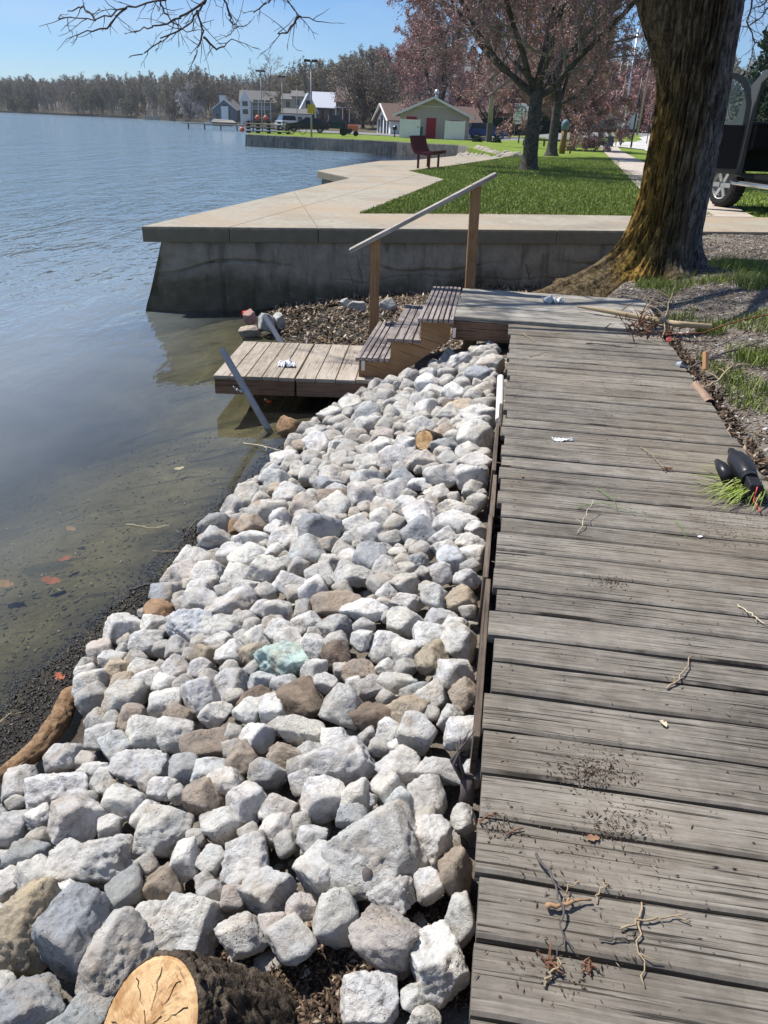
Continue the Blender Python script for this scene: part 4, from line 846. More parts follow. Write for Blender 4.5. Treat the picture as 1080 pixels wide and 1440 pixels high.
# ================================================================ LOGS, TWIGS
def ctube(pts, rads, n, amp, seed, ring=14, bark=9.0, taper=False):
    """bumpy tube through pts (numpy), returns V, F, uv-less"""
    pts = [Vector(p) for p in pts]; P = []; Rr = []
    for i in range(len(pts) - 1):
        for k in range(ring): t = k / ring; P.append(pts[i].lerp(pts[i + 1], t)); Rr.append(rads[i] * (1 - t) + rads[i + 1] * t)
    P.append(pts[-1]); Rr.append(rads[-1]); m = len(P); V = np.zeros((m, n, 3)); ref = None; S = np.zeros((m, n, 3))
    for k in range(m):
        d = (P[min(k + 1, m - 1)] - P[max(k - 1, 0)]).normalized()
        if ref is None: ref = d.orthogonal().normalized()
        ref = (ref - d * ref.dot(d)).normalized(); b = d.cross(ref)
        for j in range(n):
            a = 2 * math.pi * j / n; q = ref * math.cos(a) + b * math.sin(a); V[k, j] = q[:]; S[k, j] = (math.cos(a) * bark * .35, math.sin(a) * bark * .35, 0)
    cum = np.cumsum([0] + [(P[i + 1] - P[i]).length for i in range(m - 1)]); S[:, :, 2] = (cum * bark * .9)[:, None]; S *= 1
    dis = (1 - np.abs(fbm(S.reshape(-1, 3) + seed, 4)).reshape(m, n) * 1.4) * amp; base = np.array([p[:] for p in P])[:, None, :]
    if taper: dis = dis * np.clip(np.arange(m) / 6, .12, 1)[:, None]
    V = base + V * (np.array(Rr)[:, None, None] * (1 + dis[:, :, None])); ii = (np.arange(m - 1)[:, None] * n + np.arange(n)[None, :]); jj = (np.arange(m - 1)[:, None] * n + (np.arange(n)[None, :] + 1) % n)
    return V.reshape(-1, 3), np.stack([ii.ravel(), jj.ravel(), (jj + n).ravel(), (ii + n).ravel()], 1), V
def cutface_mat():
    t = NT('sawn_wood'); p = t.coord('Object', (1, 1, 1)); w = t.n('ShaderNodeTexWave'); w.wave_type = 'RINGS'; w.rings_direction = 'Z'; w.inputs['Scale'].default_value = 55; w.inputs['Distortion'].default_value = 2.2; w.inputs['Detail'].default_value = 3; w.inputs['Detail Scale'].default_value = 1.2; t.l(p, w.inputs['Vector'])
    n = t.noise(p, 13, 5, .6); c = t.mix((.36, .20, .085), (.60, .41, .22), t.ramp(n, [(.38, 0.0), (.55, 1.0)])); c = t.mix(c, t.mix(c, (.72, .6, .5), 1, 'MULTIPLY'), t.math('MULTIPLY', w.outputs['Fac'], .25))
    f = t.noise(t.coord('Object', (8, 60, 8)), 3, 4); c = t.mix(c, (.2, .09, .03), t.ramp(f, [(.3, .8), (.4, 0.0)]))
    return t.done(c, .8, 0, t.bump(t.noise(t.coord('Object'), 120, 4, .7), .4, .003), .2)
M['cut'] = cutface_mat()
def bark_mat(name, a, b, sc_=22, rough=.95):
    t = NT(name); p = t.pos(); n = t.noise(p, sc_, 6, .7, .6); n2 = t.noise(p, sc_ * 4, 4, .7); c = t.mix(a, b, t.ramp(n, [(.38, 0.0), (.66, 1.0)]))
    c = t.mix(c, t.mix(c, (.4, .38, .36), 1, 'MULTIPLY'), t.ramp(n2, [(.4, .8), (.55, 0.0)])); return t.done(c, rough, 0, t.bump(t.math('ADD', n, n2), .9, .012), .15)
M['bark'] = bark_mat('rough_log_bark', (.05, .038, .028), (.17, .135, .10))
def log(name, face, nrm, rad, L, label, cat, seed, n=96, sq=1.0):
    nrm = Vector(nrm).normalized(); e = empty(name, face, label, cat); V, Fq_, G = ctube([(0, 0, 0), tuple(-nrm * L * .12), tuple(-nrm * L)], [rad * .95, rad * 1.0, rad], n, .11, seed, 40, 60 * .1 / rad, True)
    mesh_from('bark', V, Fq_, M['bark'], e, smooth=True)
    ring = G[0]; mb = MB(); K = 14; q = nrm.to_track_quat('Z', 'Y'); qi = q.inverted()
    pts = [qi @ Vector(p) for p in ring]
    for k in range(K + 1):
        f = k / K
        for j, p in enumerate(pts): mb.v.append((p.x * f, p.y * f, .002 + .0015 * rnd.uniform(-1, 1) * (k % 2) - .004 * (f > .99)))
    for k in range(K):
        for j in range(n): a = k * n + j; b = k * n + (j + 1) % n; mb.face((a, b, b + n, a + n))
    o = mb.build('cut_face', M['cut'], e); o.rotation_euler = q.to_euler(); return e, q
fc = onz(207, 1448, -.17)
e, q = log('sawn_log', fc, (-.55, -.34, .78), .132, .55, 'freshly sawn log with orange cut end, at the bottom among the rocks', 'log', 4)
M['check'] = plain('drying_crack', (.05, .02, .01), .9)
mb = MB()
for a0, r0, r1 in ((1.2, .045, .104), (1.75, .05, .104), (2.35, .03, .104), (.65, .055, .104), (3.0, .05, .104), (.1, .05, .1), (3.9, .04, .1), (2.9, .0, .035), (1.4, .0, .04), (.2, .0, .03)):
    pts = [];
    for k in range(7): rr_ = r0 + (r1 - r0) * k / 6; aa = a0 + rnd.uniform(-.05, .05); pts.append((rr_ * math.cos(aa), rr_ * math.sin(aa), .0035))
    mb.tube(pts, [.0004 + .0007 * (k / 6) for k in range(7)], 4)
o = mb.build('drying_cracks', M['check'], e); o.rotation_euler = q.to_euler()
pp = onsurf(595, 630, pile_h, 1, 9, 300) + Vector((0, -.03, .06)); log('sawn_log', pp, (-.55, -.72, .42), .062, .2, 'small orange sawn log end lying among the pale rocks', 'log', 9, 48)
dw = [onz(u, v, z) for u, v, z in ((-25, 1108, -.60), (12, 1083, -.58), (52, 1055, -.58), (83, 1015, -.59), (98, 978, -.60), (124, 965, -.60))]
V, Fq_, _ = ctube(dw, [.016, .022, .033, .036, .030, .014], 28, .22, 2, 16, 26); o = mesh_from('driftwood_log', V, Fq_, None, smooth=True)
t = NT('brown_driftwood'); p = t.pos(); n_ = t.noise(t.pos((1, 1, 2)), 22, 6, .7, 1); o.data.materials.append(t.done(t.mix((.10, .055, .028), (.33, .215, .12), t.ramp(n_, [(.35, 0.0), (.65, 1.0)])), .85, 0, t.bump(n_, .8, .01), .2)); tag(o, 'brown crooked driftwood log along the rocks at the left waterline', 'log')
def twig(pts, r0, r1, mat, label, name='twig', forks=2, z=0.0, group=None, cat='twig', n=6, wob=.006):
    r0 *= .62; r1 *= .55; P = [onz(u, v, z) + Vector((0, 0, r0 + h)) for u, v, h in pts]; Q = []
    for i in range(len(P) - 1):
        for k in range(5): t = k / 5; Q.append(P[i].lerp(P[i + 1], t) + Vector((rnd.uniform(-wob, wob), rnd.uniform(-wob, wob), rnd.uniform(0, wob) * .5)))
    Q.append(P[-1]); m = len(Q); mb = MB(); mb.tube(Q, [(r0 + (r1 - r0) * i / m) * rnd.uniform(.75, 1.3) for i in range(m)], n)
    for _ in range(forks):
        i = rnd.randrange(m // 4, m - 2); d = (Q[i + 1] - Q[i]).normalized(); s = Vector((-d.y, d.x, 0)) * rnd.choice((-1, 1)); L = (Q[-1] - Q[0]).length * rnd.uniform(.12, .28)
        mb.tube([Q[i], Q[i] + (d + s * .6).normalized() * L * .5 + Vector((0, 0, .003)), Q[i] + (d + s * .9).normalized() * L + Vector((0, 0, .002))], [r0 * .6, r0 * .45, r1 * .5], 5)
    o = mb.build(name, mat, smooth=True); return tag(o, label, cat, group)
M['twig_dark'] = plain('dark_twig', (.10, .085, .08), .85, 0, .4, 40); M['twig_tan'] = plain('tan_twig', (.34, .26, .16), .8, 0, .35, 60); M['twig_red'] = plain('red_bark_strip', (.17, .085, .05), .85, 0, .4, 50); M['twig_or'] = plain('orange_wood_splinter', (.36, .22, .12), .8, 0, .4, 60)
M['leaf'] = plain('dead_leaf', (.27, .15, .09), .8, 0, .35, 60); M['blade'] = plain('green_blade', (.13, .26, .05), .7, 0, .35, 20); M['twig_pale'] = plain('pale_straw', (.55, .47, .33), .8, 0, .25, 60)
for pts, r0, r1, mt, lab, fk in (
 ([(754, 1207, .01), (779, 1255, .02), (791, 1300, .012), (783, 1346, .0)], .0045, .003, 'twig_dark', 'dark grey twig standing out across two boards near the bottom', 2),
 ([(899, 1270, .004), (898, 1330, .004), (906, 1390, .002)], .0035, .0022, 'twig_tan', 'straight tan twig pointing at the bottom right, beside the splinters', 1),
 ([(790, 1278, .0), (800, 1252, .012), (812, 1243, .01)], .003, .002, 'twig_tan', 'short pale forked twig above the orange splinter', 1),
 ([(835, 1270, .0), (846, 1254, .01), (853, 1242, .004)], .0028, .002, 'twig_tan', 'short tan twig end just right of the orange splinter', 0),
 ([(842, 1327, .002), (880, 1322, .006), (893, 1316, .004)], .003, .002, 'twig_dark', 'thin dark twig lying below the tan stick bundle', 1),
 ([(868, 1308, .003), (905, 1299, .006), (945, 1291, .004), (970, 1301, .002)], .0042, .002, 'twig_tan', 'knobbly tan stick lying across the straight tan twig', 3),
 ([(762, 1390, .002), (778, 1368, .012), (790, 1352, .006)], .004, .0025, 'twig_tan', 'curved tan twig near the bottom edge below the dark twig', 1),
 ([(673, 1160, .002), (690, 1151, .008), (700, 1146, .002)], .004, .0025, 'twig_red', 'reddish twig at the left edge of the boardwalk, by the rock gap', 2),
 ([(712, 1176, .002), (735, 1168, .004)], .004, .003, 'twig_red', 'short reddish twig on the board next to the left edge', 0),
 ([(940, 972, .003), (958, 950, .008), (974, 924, .003)], .0045, .0025, 'twig_tan', 'yellowish straw bent over a seam in the middle of the boardwalk', 1),
 ([(813, 752, .0), (822, 735, .03), (832, 720, .055)], .003, .002, 'twig_pale', 'pale straw sticking up from the boards, with a sharp shadow', 1),
 ([(1035, 853, .002), (1055, 866, .006), (1078, 881, .003)], .004, .003, 'twig_pale', 'pale curled root near the right edge of the photo', 1),
 ([(900, 630, .004), (915, 645, .02), (935, 665, .01)], .003, .002, 'twig_tan', 'thin twigs fanning from the small red seed cluster', 3),
 ([(735, 470, .003), (752, 482, .003)], .004, .003, 'twig_tan', 'tan twig near the far left corner of the boardwalk', 1),
 ([(745, 503, .003), (772, 497, .006), (795, 505, .002)], .004, .002, 'twig_tan', 'pair of thin twigs on the sandy patch near the landing', 2),
 ([(825, 485, .003), (850, 487, .008), (872, 489, .003)], .009, .006, 'twig_dark', 'thick dark stick lying on the far boards', 0)):
    twig(pts, r0, r1, M[mt], lab, forks=fk, group='twigs on the boardwalk')
twig([(765, 1277, .004), (790, 1281, .008), (830, 1270, .005)], .009, .004, M['twig_or'], 'bright orange splinter of wood crossing the dark twig', name='wood_splinter', forks=1, cat='splinter')
def leaf(u, v, s, label, z=.004, mat='leaf', rz=0, n=9, curl=.5, cat='leaf', name='leaf', wz=0):
    mb = MB(); P = onz(u, v, wz)
    prof = [(0, 0), (.25, .32), (.5, .42), (.62, .2), (.8, .3), (1, 0)]
    for k, (a, b) in enumerate(prof):
        for sg in (-1, 0, 1): mb.v.append(((a - .5) * s * 2, sg * b * s * 1.5, z + abs(sg) * b * s * curl + abs(a - .5) * s * .25))
    for k in range(len(prof) - 1):
        for j in range(2): a = k * 3 + j; mb.face((a, a + 3, a + 4, a + 1))
    o = mb.build(name, M[mat], smooth=False, loc=P, rot=(0, 0, rz)); return tag(o, label, cat)
leaf(833, 1181, .016, 'curled reddish dead leaf on a seam above the twigs', rz=.1)
leaf(735, 671, .010, 'tiny dark leaf in the middle of the boardwalk near its left side', rz=1)
leaf(932, 1020, .014, 'small yellowish bud case on the boards', rz=2, mat='twig_pale', curl=1.2); leaf(984, 756, .012, 'small white shell chip on the boardwalk', mat='paper', rz=.4)
for u, v, s, m_, l in ((775, 1358, .022, 'twig_red', 'red frayed bark scrap at the bottom of the dark twig'), (826, 1362, .014, 'twig_red', 'small red frayed scrap to the right of the larger one'), (938, 660, .026, 'twig_red', 'red-brown seed cluster on the boardwalk left of the green grass'), (790, 770, .0, 'twig_red', '')):
    if s:
        mb = MB(); r = np.random.default_rng(int(u))
        for _ in range(16):
            a = r.uniform(0, 6.28); d = Vector((math.cos(a), math.sin(a), r.uniform(.0, .6))) * s * r.uniform(.5, 1.2); st_ = Vector((r.normal() * s * .3, r.normal() * s * .3, .002)); mb.tube([st_, st_ + d * .5 + Vector((0, 0, s * .15)), st_ + d], [.003, .0022, .001], 5)
        o = mb.build('bark_scrap', M[m_], loc=onz(u, v, .003)); tag(o, l, 'bark scrap')
def grass_mesh(X, Y, Z, h, w, seed, lean=.5, spread=None):
    r = np.random.default_rng(seed); n = len(X); a = r.uniform(0, 6.283, n); hh = h * r.uniform(.5, 1.25, n); ww = w * r.uniform(.7, 1.3, n); dx, dy = np.cos(a), np.sin(a)
    la = r.uniform(0, 6.283, n); L = np.abs(r.normal(0, lean, n)) * hh; lx, ly = np.cos(la) * L, np.sin(la) * L
    if spread is not None: lx, ly = spread[0] * hh * lean * r.uniform(.5, 1.3, n) * 1.0, spread[1] * hh * lean * r.uniform(.5, 1.3, n)
    V = np.zeros((n, 5, 3)); B = np.stack([X, Y, Z], 1)
    V[:, 0] = B + np.stack([-dx * ww, -dy * ww, 0 * X], 1); V[:, 1] = B + np.stack([dx * ww, dy * ww, 0 * X], 1)
    mid = B + np.stack([lx * .35, ly * .35, hh * .6], 1); V[:, 2] = mid + np.stack([dx * ww * .7, dy * ww * .7, 0 * X], 1); V[:, 3] = mid + np.stack([-dx * ww * .7, -dy * ww * .7, 0 * X], 1)
    V[:, 4] = B + np.stack([lx, ly, hh * np.clip(1 - .3 * (L / hh) ** 2, .25, 1)], 1); T = np.array([[0, 1, 2], [0, 2, 3], [3, 2, 4]])
    return V.reshape(-1, 3), (T[None] + (np.arange(n) * 5)[:, None, None]).reshape(-1, 3)
M['grass'] = island_mat('grass_blades', [(0, (.09, .13, .02)), (.4, (.175, .235, .035)), (.8, (.26, .32, .07)), (.93, (.28, .3, .10)), (1, (.45, .38, .22))], .6, .3)
def blades(name, X, Y, Z, h, w, seed, label, cat=None, lean=.5, spread=None, kind=None, mat='grass'):
    V, Fs = grass_mesh(np.asarray(X, float), np.asarray(Y, float), np.asarray(Z, float), h, w, seed, lean, spread); o = mesh_from(name, V, Fs, M[mat]); return tag(o, label, cat, kind=kind)
r = np.random.default_rng(31)
LAWN = [(-.53, 11.92), (3.69, 13.22), (5.3, 13.7), (8.6, 32.9), (12, 46), (5.3, 41), (4.65, 38.0), (1.96, 28.9), (.32, 24.1), (1.169, 20.78)]
XX = []; YY = []; N_ = 0
cand_y = 11.9 + 30 * r.random(360000) ** 2.0; cand_x = r.uniform(-1, 12, 360000)
for px_, py_ in zip(cand_x, cand_y):
    if in_poly(px_, py_, LAWN): XX.append(px_); YY.append(py_)
XX = np.array(XX); YY = np.array(YY); ZZ = np.full(len(XX), TOP - .03)
blades('lawn_grass', XX, YY, ZZ, .062, .0055, 2, 'mown green park lawn between the walkway and the path', kind='stuff', lean=.55)
XX = []; YY = []
R2 = [(6.1, 13.9), (14, 15), (16, 34), (10.2, 33), (7.05, 17.9)]
for px_, py_ in zip(r.uniform(5.5, 16, 60000), 13.5 + 20 * r.random(60000) ** 1.6):
    if in_poly(px_, py_, R2): XX.append(px_); YY.append(py_)
blades('lawn_grass', XX, YY, np.full(len(XX), TOP - .03), .06, .007, 3, 'green grass between the path and the road, under the truck', kind='stuff', lean=.55)
# bank grass in patches
n = 60000; LX = r.uniform(1.35, 4.2, n); LY = r.uniform(2.2, 10.8, n); X = .07 + LX * .99 + LY * .1406; Y = -LX * .1406 + LY * .99
pn = fbm(np.stack([X * 1.3, Y * 1.1, X * 0 + 3], 1), 3); k = (pn > .38) & (Y < wall_y(X) - .04) & (np.hypot(X - 3.2, Y - 9.35) > .55) & ((X > 2.7) | (Y < 7)); X, Y = X[k], Y[k]
blades('bank_grass', X, Y, near_h(X, Y), .075, .003, 5, 'patchy green grass growing through the gravel on the bank', kind='stuff', lean=.6)
def tuft(u, v, z, rad, n, h, label, spread=None, w=.003, lean=.6, sq=1.0):
    c = onz(u, v, z); z = float(near_h(np.array([c.x]), np.array([c.y]))[0]) if spread is None else c.z; a = r.uniform(0, 6.28, n); q = rad * r.random(n) ** .5
    return blades('grass_tuft', c.x + np.cos(a) * q, c.y + np.sin(a) * q * sq, np.full(n, z), h, w, int(u), label, 'grass tuft', lean, spread)
tuft(1000, 462, 0, .12, 260, .12, 'grass tuft behind the peeled stick on the bank'); tuft(790, 408, -.3, .13, 260, .16, 'green tuft at the foot of the wall beside the tree root'); tuft(1066, 500, .05, .2, 420, .12, 'dense grass tuft at the right edge, below the rusty rod')
tuft(915, 398, 0, .16, 260, .11, 'thin grass tuft between the landing and the tree'); tuft(1040, 385, .08, .35, 700, .12, 'broad grass patch to the right of the tree foot'); tuft(1060, 415, .08, .2, 360, .13, 'grass clump at the right edge, below the broad patch')
# the cut green grass lying over the deck by the lamp
for (u, v, n_, hh, sp, lab) in ((1058, 692, 120, .30, (-.9, -.18), 'long green and straw grass lying over the boardwalk edge under the black lamp'),):
    c = onz(u, v, .01); a = r.uniform(0, 6.28, n_); q = .07 * r.random(n_) ** .5
    X = c.x + np.cos(a) * q; Y = c.y + np.sin(a) * q; mb = MB(); 
    for x, y in zip(X, Y):
        ang = math.pi + r.normal(0, .55); L = r.uniform(.08, .30); d = Vector((math.cos(ang), math.sin(ang) - .15, 0)).normalized(); b = Vector((x, y, .005)); s = Vector((-d.y, d.x, 0)) * .0021; up = r.uniform(.02, .07)
        i = len(mb.v); pts = [b, b + d * L * .35 + Vector((0, 0, up)), b + d * L * .75 + Vector((0, 0, up * .7)), b + d * L + Vector((0, 0, .006))]
        for kk, p in enumerate(pts): ww = (1, 1.1, .8, .1)[kk]; mb.v += [tuple(p + s * ww), tuple(p - s * ww)]
        for kk in range(3): mb.face((i + 2 * kk, i + 2 * kk + 1, i + 2 * kk + 3, i + 2 * kk + 2))
    o = mb.build('grass_tuft', M['grass']); tag(o, lab, 'grass tuft')
for pts, lab in (([(812, 714, 0), (845, 711, .012), (890, 722, .004), (928, 729, .002)], 'green grass blade lying flat across the boards'), ([(838, 690, .01), (862, 706, .014), (868, 720, .002)], 'short green blade crossing the flat one'), ([(950, 733, .002), (960, 747, .006), (965, 757, .001)], 'small green blade below the lamp, near a seam')):
    twig(pts, .0028, .001, M['blade'], lab, name='cut_grass_stem', forks=0, cat='grass stem', wob=.001)
# ---- black garden spotlight on the bank
c = onz(1052, 690, .03); lp = empty('path_lamp', c, 'black ribbed plastic garden lamp lying on the bank, with a red wire', 'lamp')
mb = MB(); a, b = Vector((.0, .02, .05)), Vector((.035, .33, .06)); n_ = 14; pts = [a.lerp(b, k / n_) for k in range(n_ + 1)]
mb.tube(pts, [.030 + .020 * math.sin(math.pi * min(1, k / n_ * 1.25)) ** .7 + (.004 if k % 2 else 0) - .02 * (k / n_) ** 3 for k in range(n_ + 1)], 18); mb.build('housing', M['black'], lp, smooth=True)
mb = MB(); mb.tube([(-.001, .005, .048), (.002, .03, .05)], [.036, .036], 18); mb.build('collar', M['black'], lp)
mb = MB(); mb.hexa([Vector(p) for p in ((-.03, -.07, -.01), (.03, -.07, -.01), (-.028, .0, .0), (.028, .0, .0), (-.028, -.065, .055), (.028, -.065, .055), (-.026, .004, .07), (.026, .004, .07))]); mb.build('wire_box', M['black'], lp, bevel=.005)
M['red'] = plain('red_wire', (.6, .06, .07), .4); mb = MB(); mb.tube([(.0, -.068, .05), (-.004, -.075, .02), (-.012, -.09, -.005), (-.01, -.14, -.012), (-.02, -.18, -.014)], .003, 8); mb.build('wire', M['red'], lp, smooth=True)
mb = MB(); pts = [(-.075, .06, .03), (-.065, .16, .04), (-.055, .24, .035)]; mb.tube(pts, [.028, .026, .012], 14); mb.build('side_arm', M['black'], lp, smooth=True)
# ---- things on the bank
V, Fq_, _ = ctube([onz(812, 431, .07), onz(850, 437, .07), onz(905, 447, .06), onz(955, 456, .08), onz(1000, 459, .07)], [.008, .018, .020, .022, .018], 16, .12, 5, 10, 20)
o = mesh_from('peeled_stick', V, Fq_, M['stick'], smooth=True); tag(o, 'long pale peeled stick lying from the landing onto the bank', 'stick')
twig([(935, 483, .06), (985, 482, .07), (1040, 468, .10), (1085, 462, .12)], .010, .008, plain('rusty_rod', (.22, .08, .045), .8, 0, .35, 30), 'rusty thin rod reaching from the boardwalk corner to the right edge', name='rusty_rod', forks=0, cat='rod', wob=.002, z=0)
mb = MB(); a, b = onz(978, 543, -.01), onz(998, 569, -.015); mb.tube([a, b], [.030, .034], 18, cap=False); mb.tube([b, a], [.027, .024], 18, cap=False); o = mb.build('metal_pipe', plain('rust_and_grey_pipe', (.33, .22, .15), .6, .3, .5, 14), smooth=True); tag(o, 'short rusty pipe end beside the right edge of the boardwalk', 'pipe')
mb = MB(); c = onz(960, 516, .0); mb.tube([c + Vector((-.02, .02, 0)), c + Vector((.0, -.015, .01))], [.032, .036], 18, cap=False); mb.tube([c + Vector((.0, -.015, .01)), c + Vector((-.02, .02, 0))], [.032, .028], 18, cap=False); o = mb.build('pipe_end', M['galv'], smooth=True); tag(o, 'open grey pipe end poking out by the boardwalk edge', 'pipe')
c = onz(940, 478, .03); mb = MB(); mb.cyl((0, 0, 0), .019, .02, 14); o = mb.build('marker_cap', plain('pink_marker', (.75, .16, .13), .6), loc=c, rot=(1.0, .2, 0)); tag(o, 'small pink-red cap at the corner of the boardwalk', 'cap')
c = onz(992, 520, .02); mb = MB(); mb.box(-.013, .013, -.018, .018, 0, .12); o = mb.build('wood_stake', plain('orange_wood', (.5, .27, .13), .8), loc=c, rot=(-.5, .1, .2), bevel=.003); tag(o, 'short orange-brown wooden stake standing on the gravel bank', 'stake')
for pts, r0, r1, lab in (([(968, 525, .02), (995, 515, .05), (1040, 508, .08), (1070, 500, .1)], .016, .007, 'grey weathered branch on the bank above the wooden stake'), ([(985, 548, .0), (1010, 543, .03), (1022, 530, .05), (1045, 522, .05)], .012, .006, 'crooked pale branch on the bank below the wooden stake'), ([(895, 455, .02), (912, 440, .10), (930, 430, .16)], .007, .003, 'brown weed stem rising over the peeled stick'), ([(930, 480, .02), (935, 450, .14), (945, 428, .2)], .008, .002, 'dead brush sticking up at the boardwalk corner')):
    twig(pts, r0, r1, M['twig_dark'] if 'grey' in lab else M['twig_tan'], lab, name='branch', forks=4, cat='branch', group='loose branches on the bank', wob=.01)
mb = MB(); rr = np.random.default_rng(8)
for _ in range(90):
    b = onz(rr.normal(905, 17), rr.normal(462, 8), .02); d = Vector((rr.normal(0, .6), rr.normal(0, .6), abs(rr.normal(.3, .4)))) * rr.uniform(.06, .2); mb.tube([b, b + d * .5 + Vector((0, 0, .02)), b + d], [.005, .0035, .001], 5)
o = mb.build('brush_pile', M['twig_red'], smooth=True); tag(o, 'tangle of dead brown weed stems piled at the right corner of the landing', kind='stuff')
for u, v, lab in ((655, 1115, 'dark woody stump of a cut shrub poking up by the boardwalk'), (515, 1250, 'cut brown stub standing between the rocks and the biggest slab'), (650, 1390, '')):
    if lab:
        b = onsurf(u, v, pile_h, .3, 9, 300) - Vector((0, 0, .1)); mb = MB(); big = u > 600
        mb.tube([b, b + Vector((.005, -.0, .10)), b + Vector((0, .01, .15))], [.022, .02, .018] if big else [.014, .013, .012], 10)
        if big:
            for q in range(5): mb.tube([b + Vector((0, 0, .12)), b + Vector((-.02 - .006 * q, .01 + .012 * (q % 3), .19)), b + Vector((-.035 + .011 * q, .03 + .015 * (q % 2), .24 + .012 * q))], [.007, .005, .0015], 6)
        o = mb.build('shrub_stump', M['twig_dark'], smooth=True); tag(o, lab, 'stump')
# in the water
for u, v, s, lab, m_ in ((72, 817, .06, 'large orange-red sunken leaf in the shallow water', 'leafred'), (92, 786, .04, 'small orange-red sunken leaf above the large one', 'leafred'), (84, 952, .034, 'dark red sunken leaf near the black muck', 'leafred'), (6, 822, .06, 'brown sunken leaf cut by the left edge of the photo', 'leaf'), (252, 659, .04, 'yellowish sunken leaf below the steps of the dock', 'twig_pale'), (100, 744, .04, 'faint brown sunken leaf far out in the shallows', 'leaf')):
    if m_ == 'leafred' and m_ not in M: M[m_] = plain('red_sunken_leaf', (.27, .08, .04), .8, 0, .4, 30)
    p = onz(u, v, WATER_Z); hb = float(near_h(np.array([p.x]), np.array([p.y]))[0])
    zz = max(hb + .012, WATER_Z - .05); o = leaf(u, v, s, lab, z=.0, mat=m_, rz=u, curl=.15, name='sunken_leaf', wz=zz)
twig([(178, 738, 0), (215, 744, .004), (238, 738, 0)], .004, .002, M['twig_pale'], 'pale straw floating on the shallow water', z=WATER_Z, forks=3); twig([(215, 776, 0), (255, 777, .004), (292, 783, 0)], .004, .002, M['twig_tan'], 'tan twig floating below the pale straw', z=WATER_Z, forks=2)
twig([(343, 624, 0), (380, 634, .02), (408, 640, .01)], .007, .004, M['twig_pale'], 'bare whitish twig lying from the water onto the shore muck', z=WATER_Z, forks=4); twig([(-5, 1030, .02), (15, 1018, .04), (35, 1008, .02)], .006, .003, M['twig_tan'], 'yellowish stalk at the left edge above the driftwood log', z=WATER_Z, forks=2)
twig([(183, 832, .005), (200, 829, .01), (217, 823, .005)], .011, .007, M['twig_dark'], 'short black stick floating beside the shore', z=WATER_Z, forks=0); twig([(300, 723, 0), (272, 735, .004), (262, 748, 0)], .003, .002, M['twig_tan'], 'thin tan stem floating by the orange-brown shore stone', z=WATER_Z, forks=1)
c = onz(240, 812, WATER_Z); blades('grass_tuft', c.x + r.normal(0, .02, 24), c.y + r.normal(0, .02, 24), np.full(24, WATER_Z - .01), .09, .002, 91, 'small green sprig growing at the waterline', 'grass tuft', .9)
for u, v, hh in ((512, 425, .55), (500, 424, .4), (745, 408, .35)):
    b = onz(u, v, -.55); mb = MB(); mb.tube([b, b + Vector((-.03, 0, hh * .5)), b + Vector((-.10, 0, hh))], [.006, .005, .003], 6)
    for q in range(4): mb.tube([b + Vector((-.04, 0, hh * (.4 + .12 * q))), b + Vector((-.04 + rnd.uniform(-.1, .1), 0, hh * (.6 + .12 * q)))], [.003, .002], 5)
    o = mb.build('weed_stalk', M['twig_dark']); tag(o, {512: 'taller of two dead weed stalks against the wall left of the post', 500: 'shorter of two dead weed stalks against the wall left of the post', 745: 'thin dry weed stalk against the wall beside the landing'}[u], 'weed stalk')
red_c = onz(343, 441, -.66); mb = MB(); mb.cyl((0, 0, 0), .035, .11, 14); o = mb.build('drink_can', plain('red_can', (.5, .03, .03), .35, .3), loc=red_c, rot=(1.4, .2, .9)); tag(o, 'red drink can among the pebbles at the wall foot', 'can')
# ================================================================ TREES
def seg_mesh(S, k=3):
    """S: rows p0(3) p1(3) r0 r1 -> prisms"""
    S = np.asarray(S, float); n = len(S); d = S[:, 3:6] - S[:, 0:3]; L = np.linalg.norm(d, axis=1)[:, None] + 1e-9; d = d / L
    up = np.where(np.abs(d[:, 2:3]) > .9, np.array([[1., 0, 0]]), np.array([[0, 0, 1.]])); a = np.cross(d, up); a /= np.linalg.norm(a, axis=1)[:, None]; b = np.cross(d, a)
    V = np.zeros((n, 2 * k, 3))
    for j in range(k):
        t = 2 * math.pi * j / k; q = a * math.cos(t) + b * math.sin(t); V[:, j] = S[:, 0:3] + q * S[:, 6:7]; V[:, k + j] = S[:, 3:6] + q * S[:, 7:8]
    T = []
    for j in range(k): j2 = (j + 1) % k; T += [[j, j2, k + j2], [j, k + j2, k + j]]
    T = np.array(T); return V.reshape(-1, 3), (T[None] + (np.arange(n) * 2 * k)[:, None, None]).reshape(-1, 3)
def grow(r, segs, tips, p, d, L, rad, lev, par):
    n = par['steps'][lev]; maxlev = len(par['steps']) - 1; st = L / n; start = par.get('start', .25) if lev == 0 else .12; cr = rad
    for i in range(n):
        d = d + r.normal(0, par['wob'], 3); d[2] += par['trop'][lev]; d /= np.linalg.norm(d); q = p + d * st; f = (i + 1) / n; r2 = rad * (1 - f * (.55 if lev == 0 else .8))
        segs[min(lev, 2)].append([*p, *q, cr, max(r2, par['rmin'])]); cr = max(r2, par['rmin']); p = q
        if lev < maxlev and f > start:
            for _ in range(int(par['kids'][lev] + r.random())):
                a = r.uniform(0, 6.283); u = np.cross(d, [math.cos(a), math.sin(a), .3]); u /= np.linalg.norm(u) + 1e-9
                an = r.normal(par['ang'][lev], .15); c = d * math.cos(an) + u * math.sin(an); ll = L * par['ratio'][lev] * (1 - f * .45) * r.uniform(.65, 1.2)
                grow(r, segs, tips, p, c, ll, cr * par.get('rr', .55), lev + 1, par)
        if lev >= maxlev - 1 and r.random() < .9: tips.append(p.copy())
    tips.append(p.copy())
